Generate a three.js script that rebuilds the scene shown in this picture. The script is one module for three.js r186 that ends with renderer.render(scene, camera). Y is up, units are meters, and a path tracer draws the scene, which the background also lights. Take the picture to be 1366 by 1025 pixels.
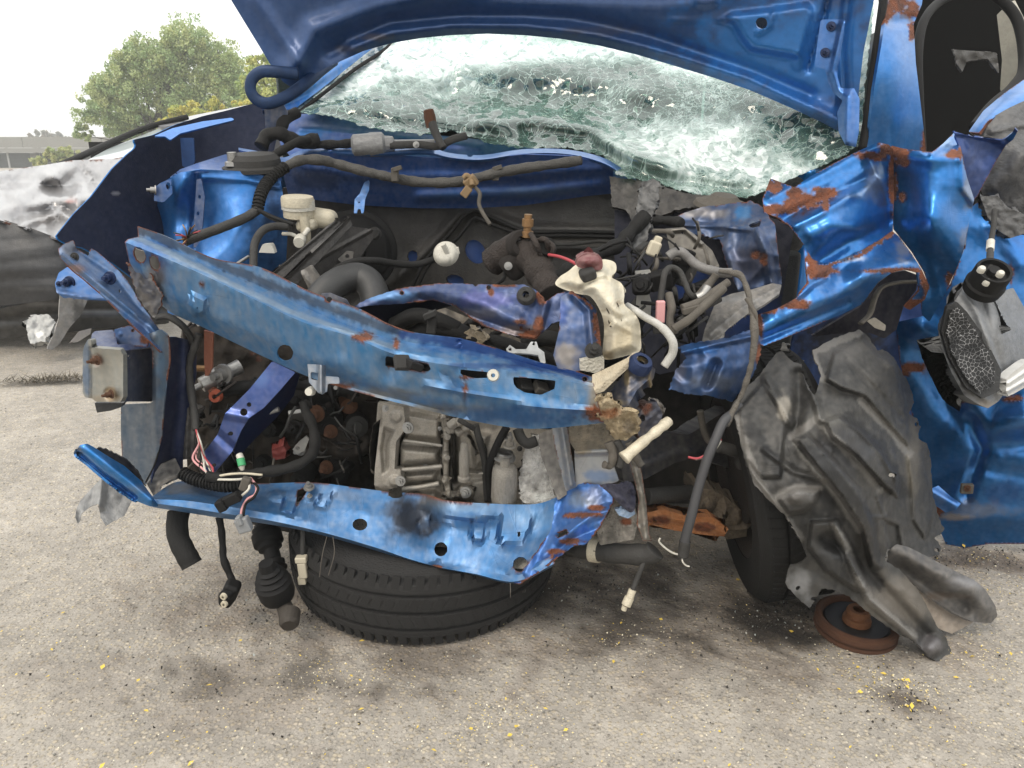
import * as THREE from 'three';
import { RoundedBoxGeometry } from 'three/addons/geometries/RoundedBoxGeometry.js';
import { mergeGeometries, toCreasedNormals } from 'three/addons/utils/BufferGeometryUtils.js';
import { createNoise3D, createNoise4D } from 'simplex-noise';

// ---------- camera, sky, sun, exposure ----------
const scene = new THREE.Scene();
const EYE = 1.05, PITCH = 17 * Math.PI / 180, VFOV = 54;
const camera = new THREE.PerspectiveCamera(VFOV, 4 / 3, 0.05, 2000);
camera.position.set(0, EYE, 0);
camera.rotation.set(-PITCH, 0, 0);
scene.add(camera);
const renderer = new THREE.WebGLRenderer({ antialias: true });
renderer.toneMapping = THREE.LinearToneMapping;
renderer.toneMappingExposure = 1.52;
renderer.shadowMap.enabled = true;

let seed = 7;
function rnd() { seed = (seed * 1664525 + 1013904223) >>> 0; return seed / 4294967296; }
const n3 = createNoise3D(rnd), n4 = createNoise4D(rnd);
const clamp = (x, a = 0, b = 1) => Math.min(b, Math.max(a, x));
const lerp = (a, b, t) => a + (b - a) * t;
const sstep = (a, b, x) => { const t = clamp((x - a) / (b - a)); return t * t * (3 - 2 * t); };
const mix3 = (a, b, t) => [lerp(a[0], b[0], t), lerp(a[1], b[1], t), lerp(a[2], b[2], t)];

{ // bright overcast sky
  const w = 512, h = 256, d = new Float32Array(w * h * 4);
  for (let j = 0; j < h; j++) for (let i = 0; i < w; i++) {
    const el = ((j + .5) / h - .5) * Math.PI, az = (i / w) * Math.PI * 2;
    const x = Math.cos(el) * Math.cos(az), y = Math.sin(el), z = Math.cos(el) * Math.sin(az);
    let c = .1 * n3(x * 1.6, y * 4, z * 1.6) + .05 * n3(x * 4, y * 9, z * 4);
    const L = (.84 + .85 * Math.max(0, y)) * (1 + c);
    const o = (j * w + i) * 4;
    if (y < 0) { d[o] = .3; d[o + 1] = .29; d[o + 2] = .27; } else { d[o] = L; d[o + 1] = L; d[o + 2] = L * .985; }
    d[o + 3] = 1;
  }
  const t = new THREE.DataTexture(d, w, h, THREE.RGBAFormat, THREE.FloatType);
  t.mapping = THREE.EquirectangularReflectionMapping; t.magFilter = THREE.LinearFilter; t.needsUpdate = true;
  scene.background = t; scene.environment = t;
}
const sun = new THREE.DirectionalLight(0xfff2e0, 1.1);
sun.position.set(-3.2, 6, 1.2); sun.target.position.set(0, 0, -2);
sun.castShadow = true; sun.shadow.radius = 40; sun.shadow.mapSize.set(2048, 2048);
Object.assign(sun.shadow.camera, { left: -6, right: 6, top: 6, bottom: -6, near: .1, far: 30 });
scene.add(sun, sun.target);
scene.fog = new THREE.FogExp2(0xf6f8f6, 0.0036);

// ---------- placing: a photo direction and a distance ahead give a point in the world ----------
const F = 512.5 / Math.tan(VFOV / 2 * Math.PI / 180), CP = Math.cos(PITCH), SP = Math.sin(PITCH);
function depthT(y, D) { const b = (512.5 - y) / F; return D / (CP + b * SP); }
function P(x, y, D) {
  const a = (x - 683) / F, b = (512.5 - y) / F, t = D / (CP + b * SP);
  return new THREE.Vector3(a * t, EYE + t * (-SP + b * CP), -D);
}
function ground(x, y, h = 0) { const b = (512.5 - y) / F, a = (x - 683) / F, t = (h - EYE) / (-SP + b * CP); return new THREE.Vector3(a * t, h, -t * (CP + b * SP)); }
const M = (y, D) => depthT(y, D) / F;      // metres per photo pixel there

// ---------- objects ----------
const usedNames = new Map();
function numbered(name) { const n = usedNames.get(name) || 0; usedNames.set(name, n + 1); return n ? name + '_' + String(n).padStart(3, '0') : name; }
let ROOT = null;
function thing(name, label, category, pos, group) {
  const o = new THREE.Group(); o.name = numbered(name); o.position.copy(pos); o.userData = { label, category };
  if (group) o.userData.group = group;
  scene.add(o); ROOT = o; return o;
}
function tag(o, label, category, group, kind) { o.userData = { label, category }; if (group) o.userData.group = group; if (kind) o.userData.kind = kind; return o; }
function put(name, geo, mat, parent = ROOT, label) {
  if (Array.isArray(geo)) geo = mergeGeometries(geo.map(plain));
  let r = parent, off = new THREE.Vector3();
  while (r && r !== scene) { off.add(r.position); r = r.parent; }
  geo.translate(-off.x, -off.y, -off.z);
  const m = new THREE.Mesh(geo, mat); m.name = parent === scene ? numbered(name) : name;
  m.castShadow = m.receiveShadow = true; if (label) m.userData.label = label;
  parent.add(m); return m;
}
function plain(g) { // same attributes everywhere so geometries merge
  g = g.index ? g.toNonIndexed() : g;
  const n = g.attributes.position.count;
  if (!g.attributes.normal) g.computeVertexNormals();
  if (!g.attributes.uv) g.setAttribute('uv', new THREE.BufferAttribute(new Float32Array(n * 2), 2));
  for (const k of Object.keys(g.attributes)) if (!['position', 'normal', 'uv'].includes(k)) g.deleteAttribute(k);
  g.clearGroups(); return g;
}

// ---------- textures ----------
function dataTex(size, fn, srgb, rep) {
  const d = new Uint8Array(size * size * 4);
  for (let j = 0; j < size; j++) for (let i = 0; i < size; i++) { const c = fn(i / size, j / size); const o = (j * size + i) * 4; d[o] = clamp(c[0]) * 255; d[o + 1] = clamp(c[1]) * 255; d[o + 2] = clamp(c[2]) * 255; d[o + 3] = 255; }
  const t = new THREE.DataTexture(d, size, size, THREE.RGBAFormat); t.wrapS = t.wrapT = THREE.RepeatWrapping; t.magFilter = THREE.LinearFilter; t.needsUpdate = true;
  if (srgb) t.colorSpace = THREE.SRGBColorSpace; if (rep) t.repeat.set(rep, rep);
  return t;
}
// tileable noise on a torus-ish domain
function tn(u, v, f, o = 0) { const a = u * Math.PI * 2, b = v * Math.PI * 2, r = f / (Math.PI * 2); return n4(Math.cos(a) * r + 3.1 * o, Math.sin(a) * r, Math.cos(b) * r, Math.sin(b) * r + 1.7 * o); }
function fbm(u, v, f, o) { return .55 * tn(u, v, f, o) + .28 * tn(u, v, f * 2.1, o + 1) + .17 * tn(u, v, f * 4.3, o + 2); }
function voroTable(cells, sd) { const s = seed; seed = sd; const t = []; for (let i = 0; i < cells * cells; i++) t.push([rnd(), rnd(), rnd(), rnd()]); seed = s; return t; }
function voro(u, v, cells, T) {
  const x = u * cells, y = v * cells, ix = Math.floor(x), iy = Math.floor(y); let f1 = 9, f2 = 9, best = null;
  for (let dj = -1; dj <= 1; dj++) for (let di = -1; di <= 1; di++) {
    const cx = ix + di, cy = iy + dj, c = T[((cy % cells + cells) % cells) * cells + ((cx % cells + cells) % cells)];
    const d = Math.hypot(cx + c[0] - x, cy + c[1] - y); if (d < f1) { f2 = f1; f1 = d; best = c; } else if (d < f2) f2 = d;
  }
  return [f1, f2, best];
}
const grimeTex = dataTex(512, (u, v) => { const a = .5 + .5 * fbm(u, v, 6, 3), b = .5 + .5 * tn(u, v, 60, 5); const k = clamp(.3 + .5 * a + .25 * b); return [k, k, k]; });
const roughTex = dataTex(512, (u, v) => { const a = .5 + .5 * fbm(u, v, 9, 11), b = .5 + .5 * tn(u * 1, v, 90, 15); const k = clamp(.55 + .45 * a + .15 * (b - .5)); return [k, k, k]; });
const bumpTex = dataTex(512, (u, v) => { const a = .5 + .35 * tn(u, v, 30, 21) + .2 * tn(u, v, 110, 23); return [a, a, a]; });
const scratchTex = (() => {
  const s = 512, d = new Float32Array(s * s).fill(.5);
  for (let k = 0; k < 260; k++) { let x = rnd() * s, y = rnd() * s, a = rnd() * 6.28, n = 15 + rnd() * 110, w = rnd() - .5; for (let i = 0; i < n; i++) { d[((y | 0) % s + s) % s * s + ((x | 0) % s + s) % s] += w * .8; x += Math.cos(a); y += Math.sin(a); a += (rnd() - .5) * .05; } }
  return dataTex(s, (u, v) => { const k = d[((v * s) | 0) * s + ((u * s) | 0)] + .1 * tn(u, v, 20, 31); return [k, k, k]; });
})();
scratchTex.repeat.set(2.2, 2.2); roughTex.repeat.set(3, 3); bumpTex.repeat.set(5, 5); grimeTex.repeat.set(4, 4);

// ---------- materials ----------
const std = (o) => new THREE.MeshStandardMaterial(o), phys = (o) => new THREE.MeshPhysicalMaterial(o);
const lin = (r, g, b) => new THREE.Color().setRGB(r, g, b);
const wearTex = (() => { // fine scuffs along and across the panels
  const s = 1024, d = new Float32Array(s * s).fill(.86);
  for (let k = 0; k < 900; k++) { let x = rnd() * s, y = rnd() * s, a = (rnd() < .6 ? .3 * (rnd() - .5) : rnd() * 6.28), n = 10 + rnd() * rnd() * 260; const w = rnd() < .6 ? .14 * rnd() : -.3 * rnd(); for (let i = 0; i < n; i++) { const q = ((y | 0) % s + s) % s * s + ((x | 0) % s + s) % s; d[q] = clamp(d[q] + w * (1 - i / n), .35, 1); x += Math.cos(a); y += Math.sin(a); a += (rnd() - .5) * .04; } }
  return dataTex(s, (u, v) => { const k = d[((v * s) | 0) * s + ((u * s) | 0)] + .05 * tn(u, v, 40, 61); return [k, k, k]; }, false);
})(); wearTex.repeat.set(1.5, 1.5);
const mPaint = phys({ vertexColors: true, map: wearTex, metalness: .78, roughness: .46, roughnessMap: roughTex, clearcoat: .38, clearcoatRoughness: .16, bumpMap: scratchTex, bumpScale: .0005 });
const mDull = phys({ vertexColors: true, map: wearTex, metalness: .6, roughness: .6, roughnessMap: roughTex, clearcoat: .18, clearcoatRoughness: .3, bumpMap: scratchTex, bumpScale: .0007 });
const mRust = std({ vertexColors: true, metalness: 0, roughness: .95, bumpMap: bumpTex, bumpScale: .004 });
const mPlastic = std({ vertexColors: true, metalness: 0, roughness: .62, roughnessMap: roughTex, bumpMap: bumpTex, bumpScale: .0012 });
const mCast = std({ vertexColors: true, map: grimeTex, metalness: .35, roughness: .66, roughnessMap: roughTex, bumpMap: bumpTex, bumpScale: .0007 });
const mAlu = std({ color: lin(.46, .425, .37), metalness: .45, roughness: .52, map: grimeTex, bumpMap: bumpTex, bumpScale: .0007 });
const mDirt = std({ vertexColors: true, metalness: 0, roughness: .95, bumpMap: bumpTex, bumpScale: .005 });
const mMatte = phys({ vertexColors: true, roughness: .75, specularIntensity: .35, bumpMap: bumpTex, bumpScale: .0006 });
const mBlack = phys({ color: lin(.011, .0105, .0105), roughness: .7, specularIntensity: .5, map: grimeTex });
const mRubber = phys({ color: lin(.016, .0155, .015), roughness: .8, specularIntensity: .6, map: grimeTex, bumpMap: bumpTex, bumpScale: .001 });
const mGreyHose = std({ color: lin(.042, .04, .037), roughness: .75, map: grimeTex, bumpMap: bumpTex, bumpScale: .001 });
const mDustyHose = std({ color: lin(.12, .106, .088), roughness: .85, map: grimeTex });
const mWhite = std({ color: lin(.72, .69, .6), roughness: .5, map: grimeTex });
const mCream = std({ color: lin(.7, .63, .48), roughness: .5, map: grimeTex });
const mSteel = std({ color: lin(.42, .41, .39), metalness: .7, roughness: .42, map: grimeTex });
const mRustBolt = std({ color: lin(.2, .085, .04), roughness: .85, map: grimeTex, bumpMap: bumpTex, bumpScale: .003 });
const mBrass = std({ color: lin(.42, .25, .12), metalness: .7, roughness: .45, map: grimeTex });
const mRed = std({ color: lin(.35, .05, .06), roughness: .6 });
const mPink = std({ color: lin(.6, .3, .3), roughness: .6 });
const mNavy = std({ color: lin(.012, .03, .1), roughness: .5, metalness: .3, map: grimeTex });
const BLUE = [.003, .155, .47], NAVY = [.006, .014, .05], DUSTY = [.07, .2, .42], BLK = [.018, .018, .019], GREY = [.2, .2, .2], DUST = [.34, .31, .27], ALU = [.3, .28, .245];

// ---------- 2-D tools ----------
function inPoly(x, y, p) { let c = false; for (let i = 0, j = p.length - 1; i < p.length; j = i++) { const a = p[i], b = p[j]; if ((a[1] > y) !== (b[1] > y) && x < (b[0] - a[0]) * (y - a[1]) / (b[1] - a[1]) + a[0]) c = !c; } return c; }
function segD(x, y, a, b) { const dx = b[0] - a[0], dy = b[1] - a[1], t = clamp(((x - a[0]) * dx + (y - a[1]) * dy) / (dx * dx + dy * dy || 1)); return Math.hypot(x - a[0] - t * dx, y - a[1] - t * dy); }
function lineD(x, y, p) { let d = 1e9; for (let i = 1; i < p.length; i++) d = Math.min(d, segD(x, y, p[i - 1], p[i])); return d; }
function sdPoly(x, y, p) { let d = 1e9; for (let i = 0, j = p.length - 1; i < p.length; j = i++) d = Math.min(d, segD(x, y, p[j], p[i])); return inPoly(x, y, p) ? -d : d; }
function holeIn(x, y, h) { // positive inside the hole
  if (Array.isArray(h[0])) return -sdPoly(x, y, h);
  const [cx, cy, rx, ry = rx, a = 0] = h, c = Math.cos(a), s = Math.sin(a), u = ((x - cx) * c + (y - cy) * s) / rx, v = (-(x - cx) * s + (y - cy) * c) / ry; return (1 - Math.hypot(u, v)) * Math.min(rx, ry);
}
function smoothLoop(p, k = 5) { const n = p.length, o = []; for (let i = 0; i < n; i++) { const a = p[(i + n - 1) % n], b = p[i], c = p[(i + 1) % n], d = p[(i + 2) % n]; for (let s = 0; s < k; s++) { const t = s / k, q = (m) => .5 * (2 * b[m] + (c[m] - a[m]) * t + (2 * a[m] - 5 * b[m] + 4 * c[m] - d[m]) * t * t + (3 * b[m] - a[m] - 3 * c[m] + d[m]) * t * t * t); o.push([q(0), q(1)]); } } return o; }
function tps(pts) { // thin-plate spline through [x, y, value]
  if (pts.length === 1) return () => pts[0][2];
  const n = pts.length, S = .01, N = n + 3, A = [];
  const U = (r2) => r2 < 1e-12 ? 0 : r2 * Math.log(r2);
  for (let i = 0; i < N; i++) A.push(new Float64Array(N + 1));
  const lam = 1e-5;
  for (let i = 0; i < n; i++) {
    for (let j = 0; j < n; j++) A[i][j] = U(((pts[i][0] - pts[j][0]) * S) ** 2 + ((pts[i][1] - pts[j][1]) * S) ** 2) + (i === j ? lam : 0);
    A[i][n] = A[n][i] = 1; A[i][n + 1] = A[n + 1][i] = pts[i][0] * S; A[i][n + 2] = A[n + 2][i] = pts[i][1] * S; A[i][N] = pts[i][2];
  }
  if (n < 4) for (let k = n + 1; k < N; k++) A[k][k] += 1e-3;
  for (let c = 0; c < N; c++) {
    let p = c; for (let r = c + 1; r < N; r++) if (Math.abs(A[r][c]) > Math.abs(A[p][c])) p = r;
    [A[c], A[p]] = [A[p], A[c]]; const d = A[c][c] || 1e-9;
    for (let r = c + 1; r < N; r++) { const f = A[r][c] / d; if (f) for (let k = c; k <= N; k++) A[r][k] -= f * A[c][k]; }
  }
  const w = new Float64Array(N);
  for (let r = N - 1; r >= 0; r--) { let s = A[r][N]; for (let k = r + 1; k < N; k++) s -= A[r][k] * w[k]; w[r] = s / (A[r][r] || 1e-9); }
  return (x, y) => { let s = w[n] + w[n + 1] * x * S + w[n + 2] * y * S; for (let i = 0; i < n; i++) s += w[i] * U(((x - pts[i][0]) * S) ** 2 + ((y - pts[i][1]) * S) ** 2); return s; };
}
// colour and rust of a metal or plastic sheet
function shade(look, x, y, sd, p) {
  const a = n3(p.x * 5, p.y * 5, p.z * 5), b = n3(p.x * 19 + 4, p.y * 19, p.z * 19), c = n3(p.x * 70, p.y * 70 + 9, p.z * 70);
  let col = look.c; const [da = 0, dc = DUST] = look.dust || [];
  if (da) col = mix3(col, dc, clamp(da * (1 + .2 * a + .2 * b + .5 * c + .5 * n3(p.x * 55, p.y * 7, p.z * 55))));
  for (const s of look.spots || []) { const [sx, sy, rx, ry, sc, am] = s; const q = Math.hypot((x - sx) / rx, (y - sy) / ry) + .35 * b + .2 * c; if (q < 1.15) col = mix3(col, sc, am * sstep(1.15, .35, q)); }
  for (const [pl, w, bc, am] of look.bands || []) { const q = lineD(x, y, pl) / w + .25 * b + .25 * c; if (q < 1) col = mix3(col, bc, am * sstep(1, .5, q)); }
  let rust = 0;
  if (look.edge) { const w = look.edge * (.25 + 1.3 * a + .9 * b); if (w > .25 * look.edge) rust = clamp(1.2 + sd / w); }
  for (const s of look.rust || []) { const [sx, sy, rx, ry = rx] = s; const q = Math.hypot((x - sx) / rx, (y - sy) / ry) + .38 * b + .25 * c; if (q < 1) rust = 1; else if (q < 1.35) col = mix3(col, [.12, .06, .035], .75 * (1.35 - q) / .35); }
  for (const s of look.rustLines || []) { const [pl, w] = s; if (lineD(x, y, pl) < w * Math.max(0, .75 + .6 * b + .4 * c + .3 * a)) rust = 1; }
  if (look.rusty && a * .6 + b * .6 + c * .3 > 1 - look.rusty) rust = 1;
  const k = 1 + .07 * b + .1 * c; col = [col[0] * k, col[1] * k, col[2] * k];
  return [col, rust, mix3([.17, .055, .024], [.065, .028, .02], clamp(.5 + .5 * b + .4 * c))];
}
// a grid of {x, y, D, s} (s > 0 is cut away) becomes a plate with thickness, rusty faces in a second material
function plate(nu, nv, at, o) {
  const V = []; for (let j = 0; j <= nv; j++) for (let i = 0; i <= nu; i++) V.push(at(i, j));
  const pos = [], px = [], sds = [], map = new Map(), tri = [];
  const vert = (k, v) => { let i = map.get(k); if (i === undefined) { i = px.length; map.set(k, i); const p = v.p || P(v.x, v.y, v.D); pos.push(p.x, p.y, p.z); px.push([v.x, v.y]); sds.push(v.s); } return i; };
  const cut = (a, b) => { const A = V[a], B = V[b], t = clamp(A.s / (A.s - B.s), .02, .98); return vert(a < b ? a + '_' + b : b + '_' + a, { x: lerp(A.x, B.x, t), y: lerp(A.y, B.y, t), D: lerp(A.D, B.D, t), s: 0 }); };
  const T = (a, b, c) => {
    const q = [a, b, c], ins = q.filter((k) => V[k].s <= 0);
    if (ins.length === 3) tri.push([vert(a, V[a]), vert(b, V[b]), vert(c, V[c])]);
    else if (ins.length === 1) { while (V[q[0]].s > 0) q.push(q.shift()); tri.push([vert(q[0], V[q[0]]), cut(q[0], q[1]), cut(q[0], q[2])]); }
    else if (ins.length === 2) { while (V[q[0]].s <= 0) q.push(q.shift()); const m = cut(q[0], q[1]), n = cut(q[0], q[2]), r = vert(q[1], V[q[1]]), s = vert(q[2], V[q[2]]); tri.push([m, r, s], [m, s, n]); }
  };
  for (let j = 0; j < nv; j++) for (let i = 0; i < nu; i++) { const a = j * (nu + 1) + i, b = a + 1, c = a + nu + 1, d = c + 1; if ((i + j) & 1) { T(a, c, b); T(b, c, d); } else { T(a, c, d); T(a, d, b); } }
  const n = px.length; if (!n) throw new Error('empty plate');
  // facing the eye
  let f = 0; const v3 = (i) => new THREE.Vector3(pos[i * 3], pos[i * 3 + 1], pos[i * 3 + 2]);
  const N = []; for (let i = 0; i < n; i++) N.push(new THREE.Vector3());
  const eye = new THREE.Vector3(0, EYE, 0);
  for (const t of tri) { const a = v3(t[0]), nn = v3(t[1]).sub(a).cross(v3(t[2]).sub(a)); f += Math.sign(nn.dot(eye.clone().sub(a))); for (const k of t) N[k].add(nn); }
  if (f < 0) { for (const t of tri) t.reverse(); for (const q of N) q.negate(); }
  for (const q of N) q.normalize();
  const th = o.thick ?? .003;
  const col = [], rust = [];
  for (let i = 0; i < n; i++) { const [c, r, rc] = shade(o.look, px[i][0], px[i][1], sds[i], v3(i)); col.push(r > .5 ? rc : c); rust.push(r); }
  // back
  const all = pos.slice(), nor = []; for (let i = 0; i < n; i++) nor.push(N[i].x, N[i].y, N[i].z);
  for (let i = 0; i < n; i++) { all.push(pos[i * 3] - N[i].x * th, pos[i * 3 + 1] - N[i].y * th, pos[i * 3 + 2] - N[i].z * th); nor.push(-N[i].x, -N[i].y, -N[i].z); }
  const cols = []; for (let r = 0; r < 2; r++) for (let i = 0; i < n; i++) cols.push(...(r && o.backColor ? o.backColor : col[i]));
  const edges = new Map(); for (const t of tri) for (let k = 0; k < 3; k++) { const a = t[k], b = t[(k + 1) % 3]; if (edges.has(b + '_' + a)) edges.delete(b + '_' + a); else edges.set(a + '_' + b, [a, b]); }
  const A = [], B = []; const bin = (q, ids) => { (ids.reduce((s, k) => s + (rust[k] > .5 ? 1 : 0), 0) >= 2 ? B : A).push(...q); };
  for (const t of tri) { bin(t, t); bin([t[0] + n, t[2] + n, t[1] + n], t); }
  for (const [a, b] of edges.values()) { // rim, with normals of its own
    const k = all.length / 3, e = v3(b).sub(v3(a)).cross(N[a]).normalize();
    for (const i of [a, b, a + n, b + n]) { all.push(all[i * 3], all[i * 3 + 1], all[i * 3 + 2]); nor.push(e.x, e.y, e.z); cols.push(cols[i * 3], cols[i * 3 + 1], cols[i * 3 + 2]); }
    bin([k, k + 2, k + 1, k + 1, k + 2, k + 3], [a, b, a]);
  }
  const uv = []; const an = N.reduce((s, q) => s.add(new THREE.Vector3(Math.abs(q.x), Math.abs(q.y), Math.abs(q.z))), new THREE.Vector3());
  for (let i = 0; i < all.length; i += 3) { if (an.x > an.y && an.x > an.z) uv.push(all[i + 2], all[i + 1]); else if (an.y > an.z) uv.push(all[i], all[i + 2]); else uv.push(all[i], all[i + 1]); }
  let g = new THREE.BufferGeometry();
  g.setAttribute('position', new THREE.Float32BufferAttribute(all, 3)); g.setAttribute('normal', new THREE.Float32BufferAttribute(nor, 3));
  g.setAttribute('color', new THREE.Float32BufferAttribute(cols, 3)); g.setAttribute('uv', new THREE.Float32BufferAttribute(uv, 2));
  g.setIndex(A.concat(B)); g.addGroup(0, A.length, 0); if (B.length) g.addGroup(A.length, B.length, 1);
  if (o.crease) g = toCreasedNormals(g, o.crease);
  return g;
}
// folds and bumps pressed into a sheet: metres towards the eye
function relief(o, x, y) {
  let v = 0;
  for (const f of o.folds || []) { const d = lineD(x, y, f.p); v += f.k === 'r' ? f.a * Math.exp(-((d / f.w) ** 2)) : f.k === 'flat' ? f.a * (1 - sstep(f.w * .7, f.w, d)) : f.a * Math.max(0, 1 - d / f.w); }
  for (const b of o.bumps || []) { const [bx, by, rx, ry, h, sh = .75] = b; const q = Math.hypot((x - bx) / rx, (y - by) / ry); v += h * (1 - sstep(sh, 1, q)); }
  for (const b of o.pads || []) { v += b[1] * sstep(0, b[2] || 4, -sdPoly(x, y, b[0])); }
  return v;
}
function sheetGeo(o) {
  const poly = o.smooth ? smoothLoop(o.o) : o.o, st = o.step || 4;
  const xs = poly.map((p) => p[0]), ys = poly.map((p) => p[1]), x0 = Math.min(...xs) - st, y0 = Math.min(...ys) - st;
  const nu = Math.ceil((Math.max(...xs) + st - x0) / st), nv = Math.ceil((Math.max(...ys) + st - y0) / st);
  const dep = typeof o.d === 'function' ? o.d : tps(typeof o.d === 'number' ? [[0, 0, o.d]] : o.d), q = o.seed || 0;
  return plate(nu, nv, (i, j) => {
    const x = x0 + i * st, y = y0 + j * st; let s = sdPoly(x, y, poly);
    if (o.jag) s += o.jag * (n3(x / 9, y / 9, q) + .6 * n3(x / 4, y / 4, q + 5));
    for (const h of o.holes || []) s = Math.max(s, holeIn(x, y, h));
    let D = dep(x, y) - relief(o, x, y);
    const ns = o.ns ?? (o.calm || .22);
    for (const [a, l] of o.noise || []) D += ns * a * n3(x / l, y / l, q + l);
    for (const [a, l] of o.crumple || []) D += ns * a * (Math.abs(n3(x / l, y / l, q + l)) * 2 - .6);
    return { x, y, D, s };
  }, o);
}
const matsOf = (m) => [m, mRust];
function sheet(name, o, mat = mDull, parent = ROOT) { const g = sheetGeo(o); return put(name, g, g.groups.length > 1 ? matsOf(mat) : mat, parent, o.label); }
function lookup(r, x) { const a = r[0][0] > r[r.length - 1][0] ? [...r].reverse() : r; if (x <= a[0][0]) return [a[0][1], a[0][2]]; for (let i = 1; i < a.length; i++) if (x <= a[i][0]) { const t = (x - a[i - 1][0]) / (a[i][0] - a[i - 1][0] || 1); return [lerp(a[i - 1][1], a[i][1], t), lerp(a[i - 1][2], a[i][2], t)]; } const e = a[a.length - 1]; return [e[1], e[2]]; }
// rails: long edges of a pressed beam, each a list of [x, y, D], same number of points per rail; sharp along the rails
function beam(name, o, mat = mDull, parent = ROOT) {
  const R = o.rails.map((r) => { const c = new THREE.CatmullRomCurve3(r.map((p) => new THREE.Vector3(p[0], p[1], p[2] * 200)), false, 'centripetal'); return c; });
  const nu = o.nu || 90, sub = o.sub || 5, nv = (R.length - 1) * sub, n0 = o.rails[0].length - 1, q = o.seed || 0;
  const pt = R.map((c) => { const a = []; for (let i = 0; i <= nu; i++) a.push(c.getPoint(i / nu)); return a; });
  const g = plate(nu, nv, (i, j) => {
    const k = Math.min(R.length - 2, Math.floor(j / sub)), t = (j - k * sub) / sub, a = pt[k][i], b = pt[k + 1][i];
    const x = lerp(a.x, b.x, t), y = lerp(a.y, b.y, t); let s = -1e3; s = -Math.min(i, nu - i, j, nv - j) * 3;
    for (const h of o.holes || []) s = Math.max(s, holeIn(x, y, h));
    let D = lerp(a.z, b.z, t) / 200 - relief(o, x, y); for (const [am, l] of o.noise || []) D += .3 * am * n3(x / l, y / l, q + l);
    return { x, y, D, s };
  }, { crease: .6, ...o });
  return put(name, g, g.groups.length > 1 ? matsOf(mat) : mat, parent, o.label);
}
// a hose or wire through [x, y, D] points; r in metres, or r(t)
function tubeGeo(pts, r, o = {}) {
  const c = new THREE.CatmullRomCurve3(pts.map((p) => p.isVector3 ? p : P(...p)), !!o.closed, 'centripetal'), n = o.n || Math.max(8, pts.length * 8), k = o.k || 10;
  const fr = c.computeFrenetFrames(n, !!o.closed), pos = [], idx = [], uv = [], len = c.getLength();
  for (let i = 0; i <= n; i++) {
    const t = i / n, p = c.getPointAt(t); let R = typeof r === 'function' ? r(t) : r; if (o.ribs) R *= 1 + .13 * Math.sign(Math.sin(t * len / o.ribs * Math.PI * 2));
    if (o.wob) R *= 1 + o.wob * n3(t * len * 30, pts.length, 3);
    for (let j = 0; j <= k; j++) { const a = j / k * Math.PI * 2, N = fr.normals[i], B = fr.binormals[i], f = o.flat || 1; pos.push(p.x + R * (Math.cos(a) * N.x + f * Math.sin(a) * B.x), p.y + R * (Math.cos(a) * N.y + f * Math.sin(a) * B.y), p.z + R * (Math.cos(a) * N.z + f * Math.sin(a) * B.z)); uv.push(t * len, j / k * R * 6.28); }
  }
  for (let i = 0; i < n; i++) for (let j = 0; j < k; j++) { const a = i * (k + 1) + j, b = a + k + 1; idx.push(a, a + 1, b, b, a + 1, b + 1); }
  if (!o.open && !o.closed) for (const e of [0, n]) { const ci = pos.length / 3, p = c.getPointAt(e / n); pos.push(p.x, p.y, p.z); uv.push(0, 0); for (let j = 0; j < k; j++) { const a = e * (k + 1) + j; if (e) idx.push(ci, a, a + 1); else idx.push(ci, a + 1, a); } }
  const g = new THREE.BufferGeometry(); g.setAttribute('position', new THREE.Float32BufferAttribute(pos, 3)); g.setAttribute('uv', new THREE.Float32BufferAttribute(uv, 2)); g.setIndex(idx); g.computeVertexNormals();
  // winding check
  return o.hard ? toCreasedNormals(g, .7) : g;
}
function hose(name, pts, r, mat, o = {}, parent = ROOT) { return put(name, tubeGeo(pts, r, o), mat, parent, o.label); }
// turned shapes: profile [radius, height], axis from the point along dir
function turned(pt, prof, dir, seg = 24) { const g = new THREE.LatheGeometry(prof.map((p) => new THREE.Vector2(Math.max(p[0], 1e-5), p[1])), seg); const q = new THREE.Quaternion().setFromUnitVectors(new THREE.Vector3(0, 1, 0), dir.clone().normalize()); g.applyQuaternion(q); g.translate(pt.x, pt.y, pt.z); return toCreasedNormals(g, .6); }
const V = (x, y, z) => new THREE.Vector3(x, y, z), TOEYE = V(-.05, .15, 1);
function boltGeo(x, y, D, r, dir = TOEYE, len = 1) {
  const p = P(x, y, D), head = new THREE.CylinderGeometry(r, r * 1.02, r * .9 * len, 6); head.translate(0, r * .6 * len, 0);
  const w = new THREE.CylinderGeometry(r * 1.5, r * 1.6, r * .35, 18); const st = new THREE.CylinderGeometry(r * .5, r * .55, r * 1.5 * len, 10); st.translate(0, r * 1.1 * len, 0);
  const g = mergeGeometries([head, w, st].map(plain)); g.applyQuaternion(new THREE.Quaternion().setFromUnitVectors(V(0, 1, 0), dir.clone().normalize())); g.translate(p.x, p.y, p.z); return g;
}
function bolt(x, y, D, r, mat = mSteel, dir = TOEYE, parent = ROOT, len = 1) { return put('bolt', boltGeo(x, y, D, r, dir, len), mat, parent); }
function boxGeo(x, y, D, w, h, d, rot = [0, 0, 0], r = .15) { const g = new RoundedBoxGeometry(w, h, d, 3, Math.min(w, h, d) * r); g.applyMatrix4(new THREE.Matrix4().makeRotationFromEuler(new THREE.Euler(...rot))); const p = x.isVector3 ? x : P(x, y, D); g.translate(p.x, p.y, p.z); return g; }

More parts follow.
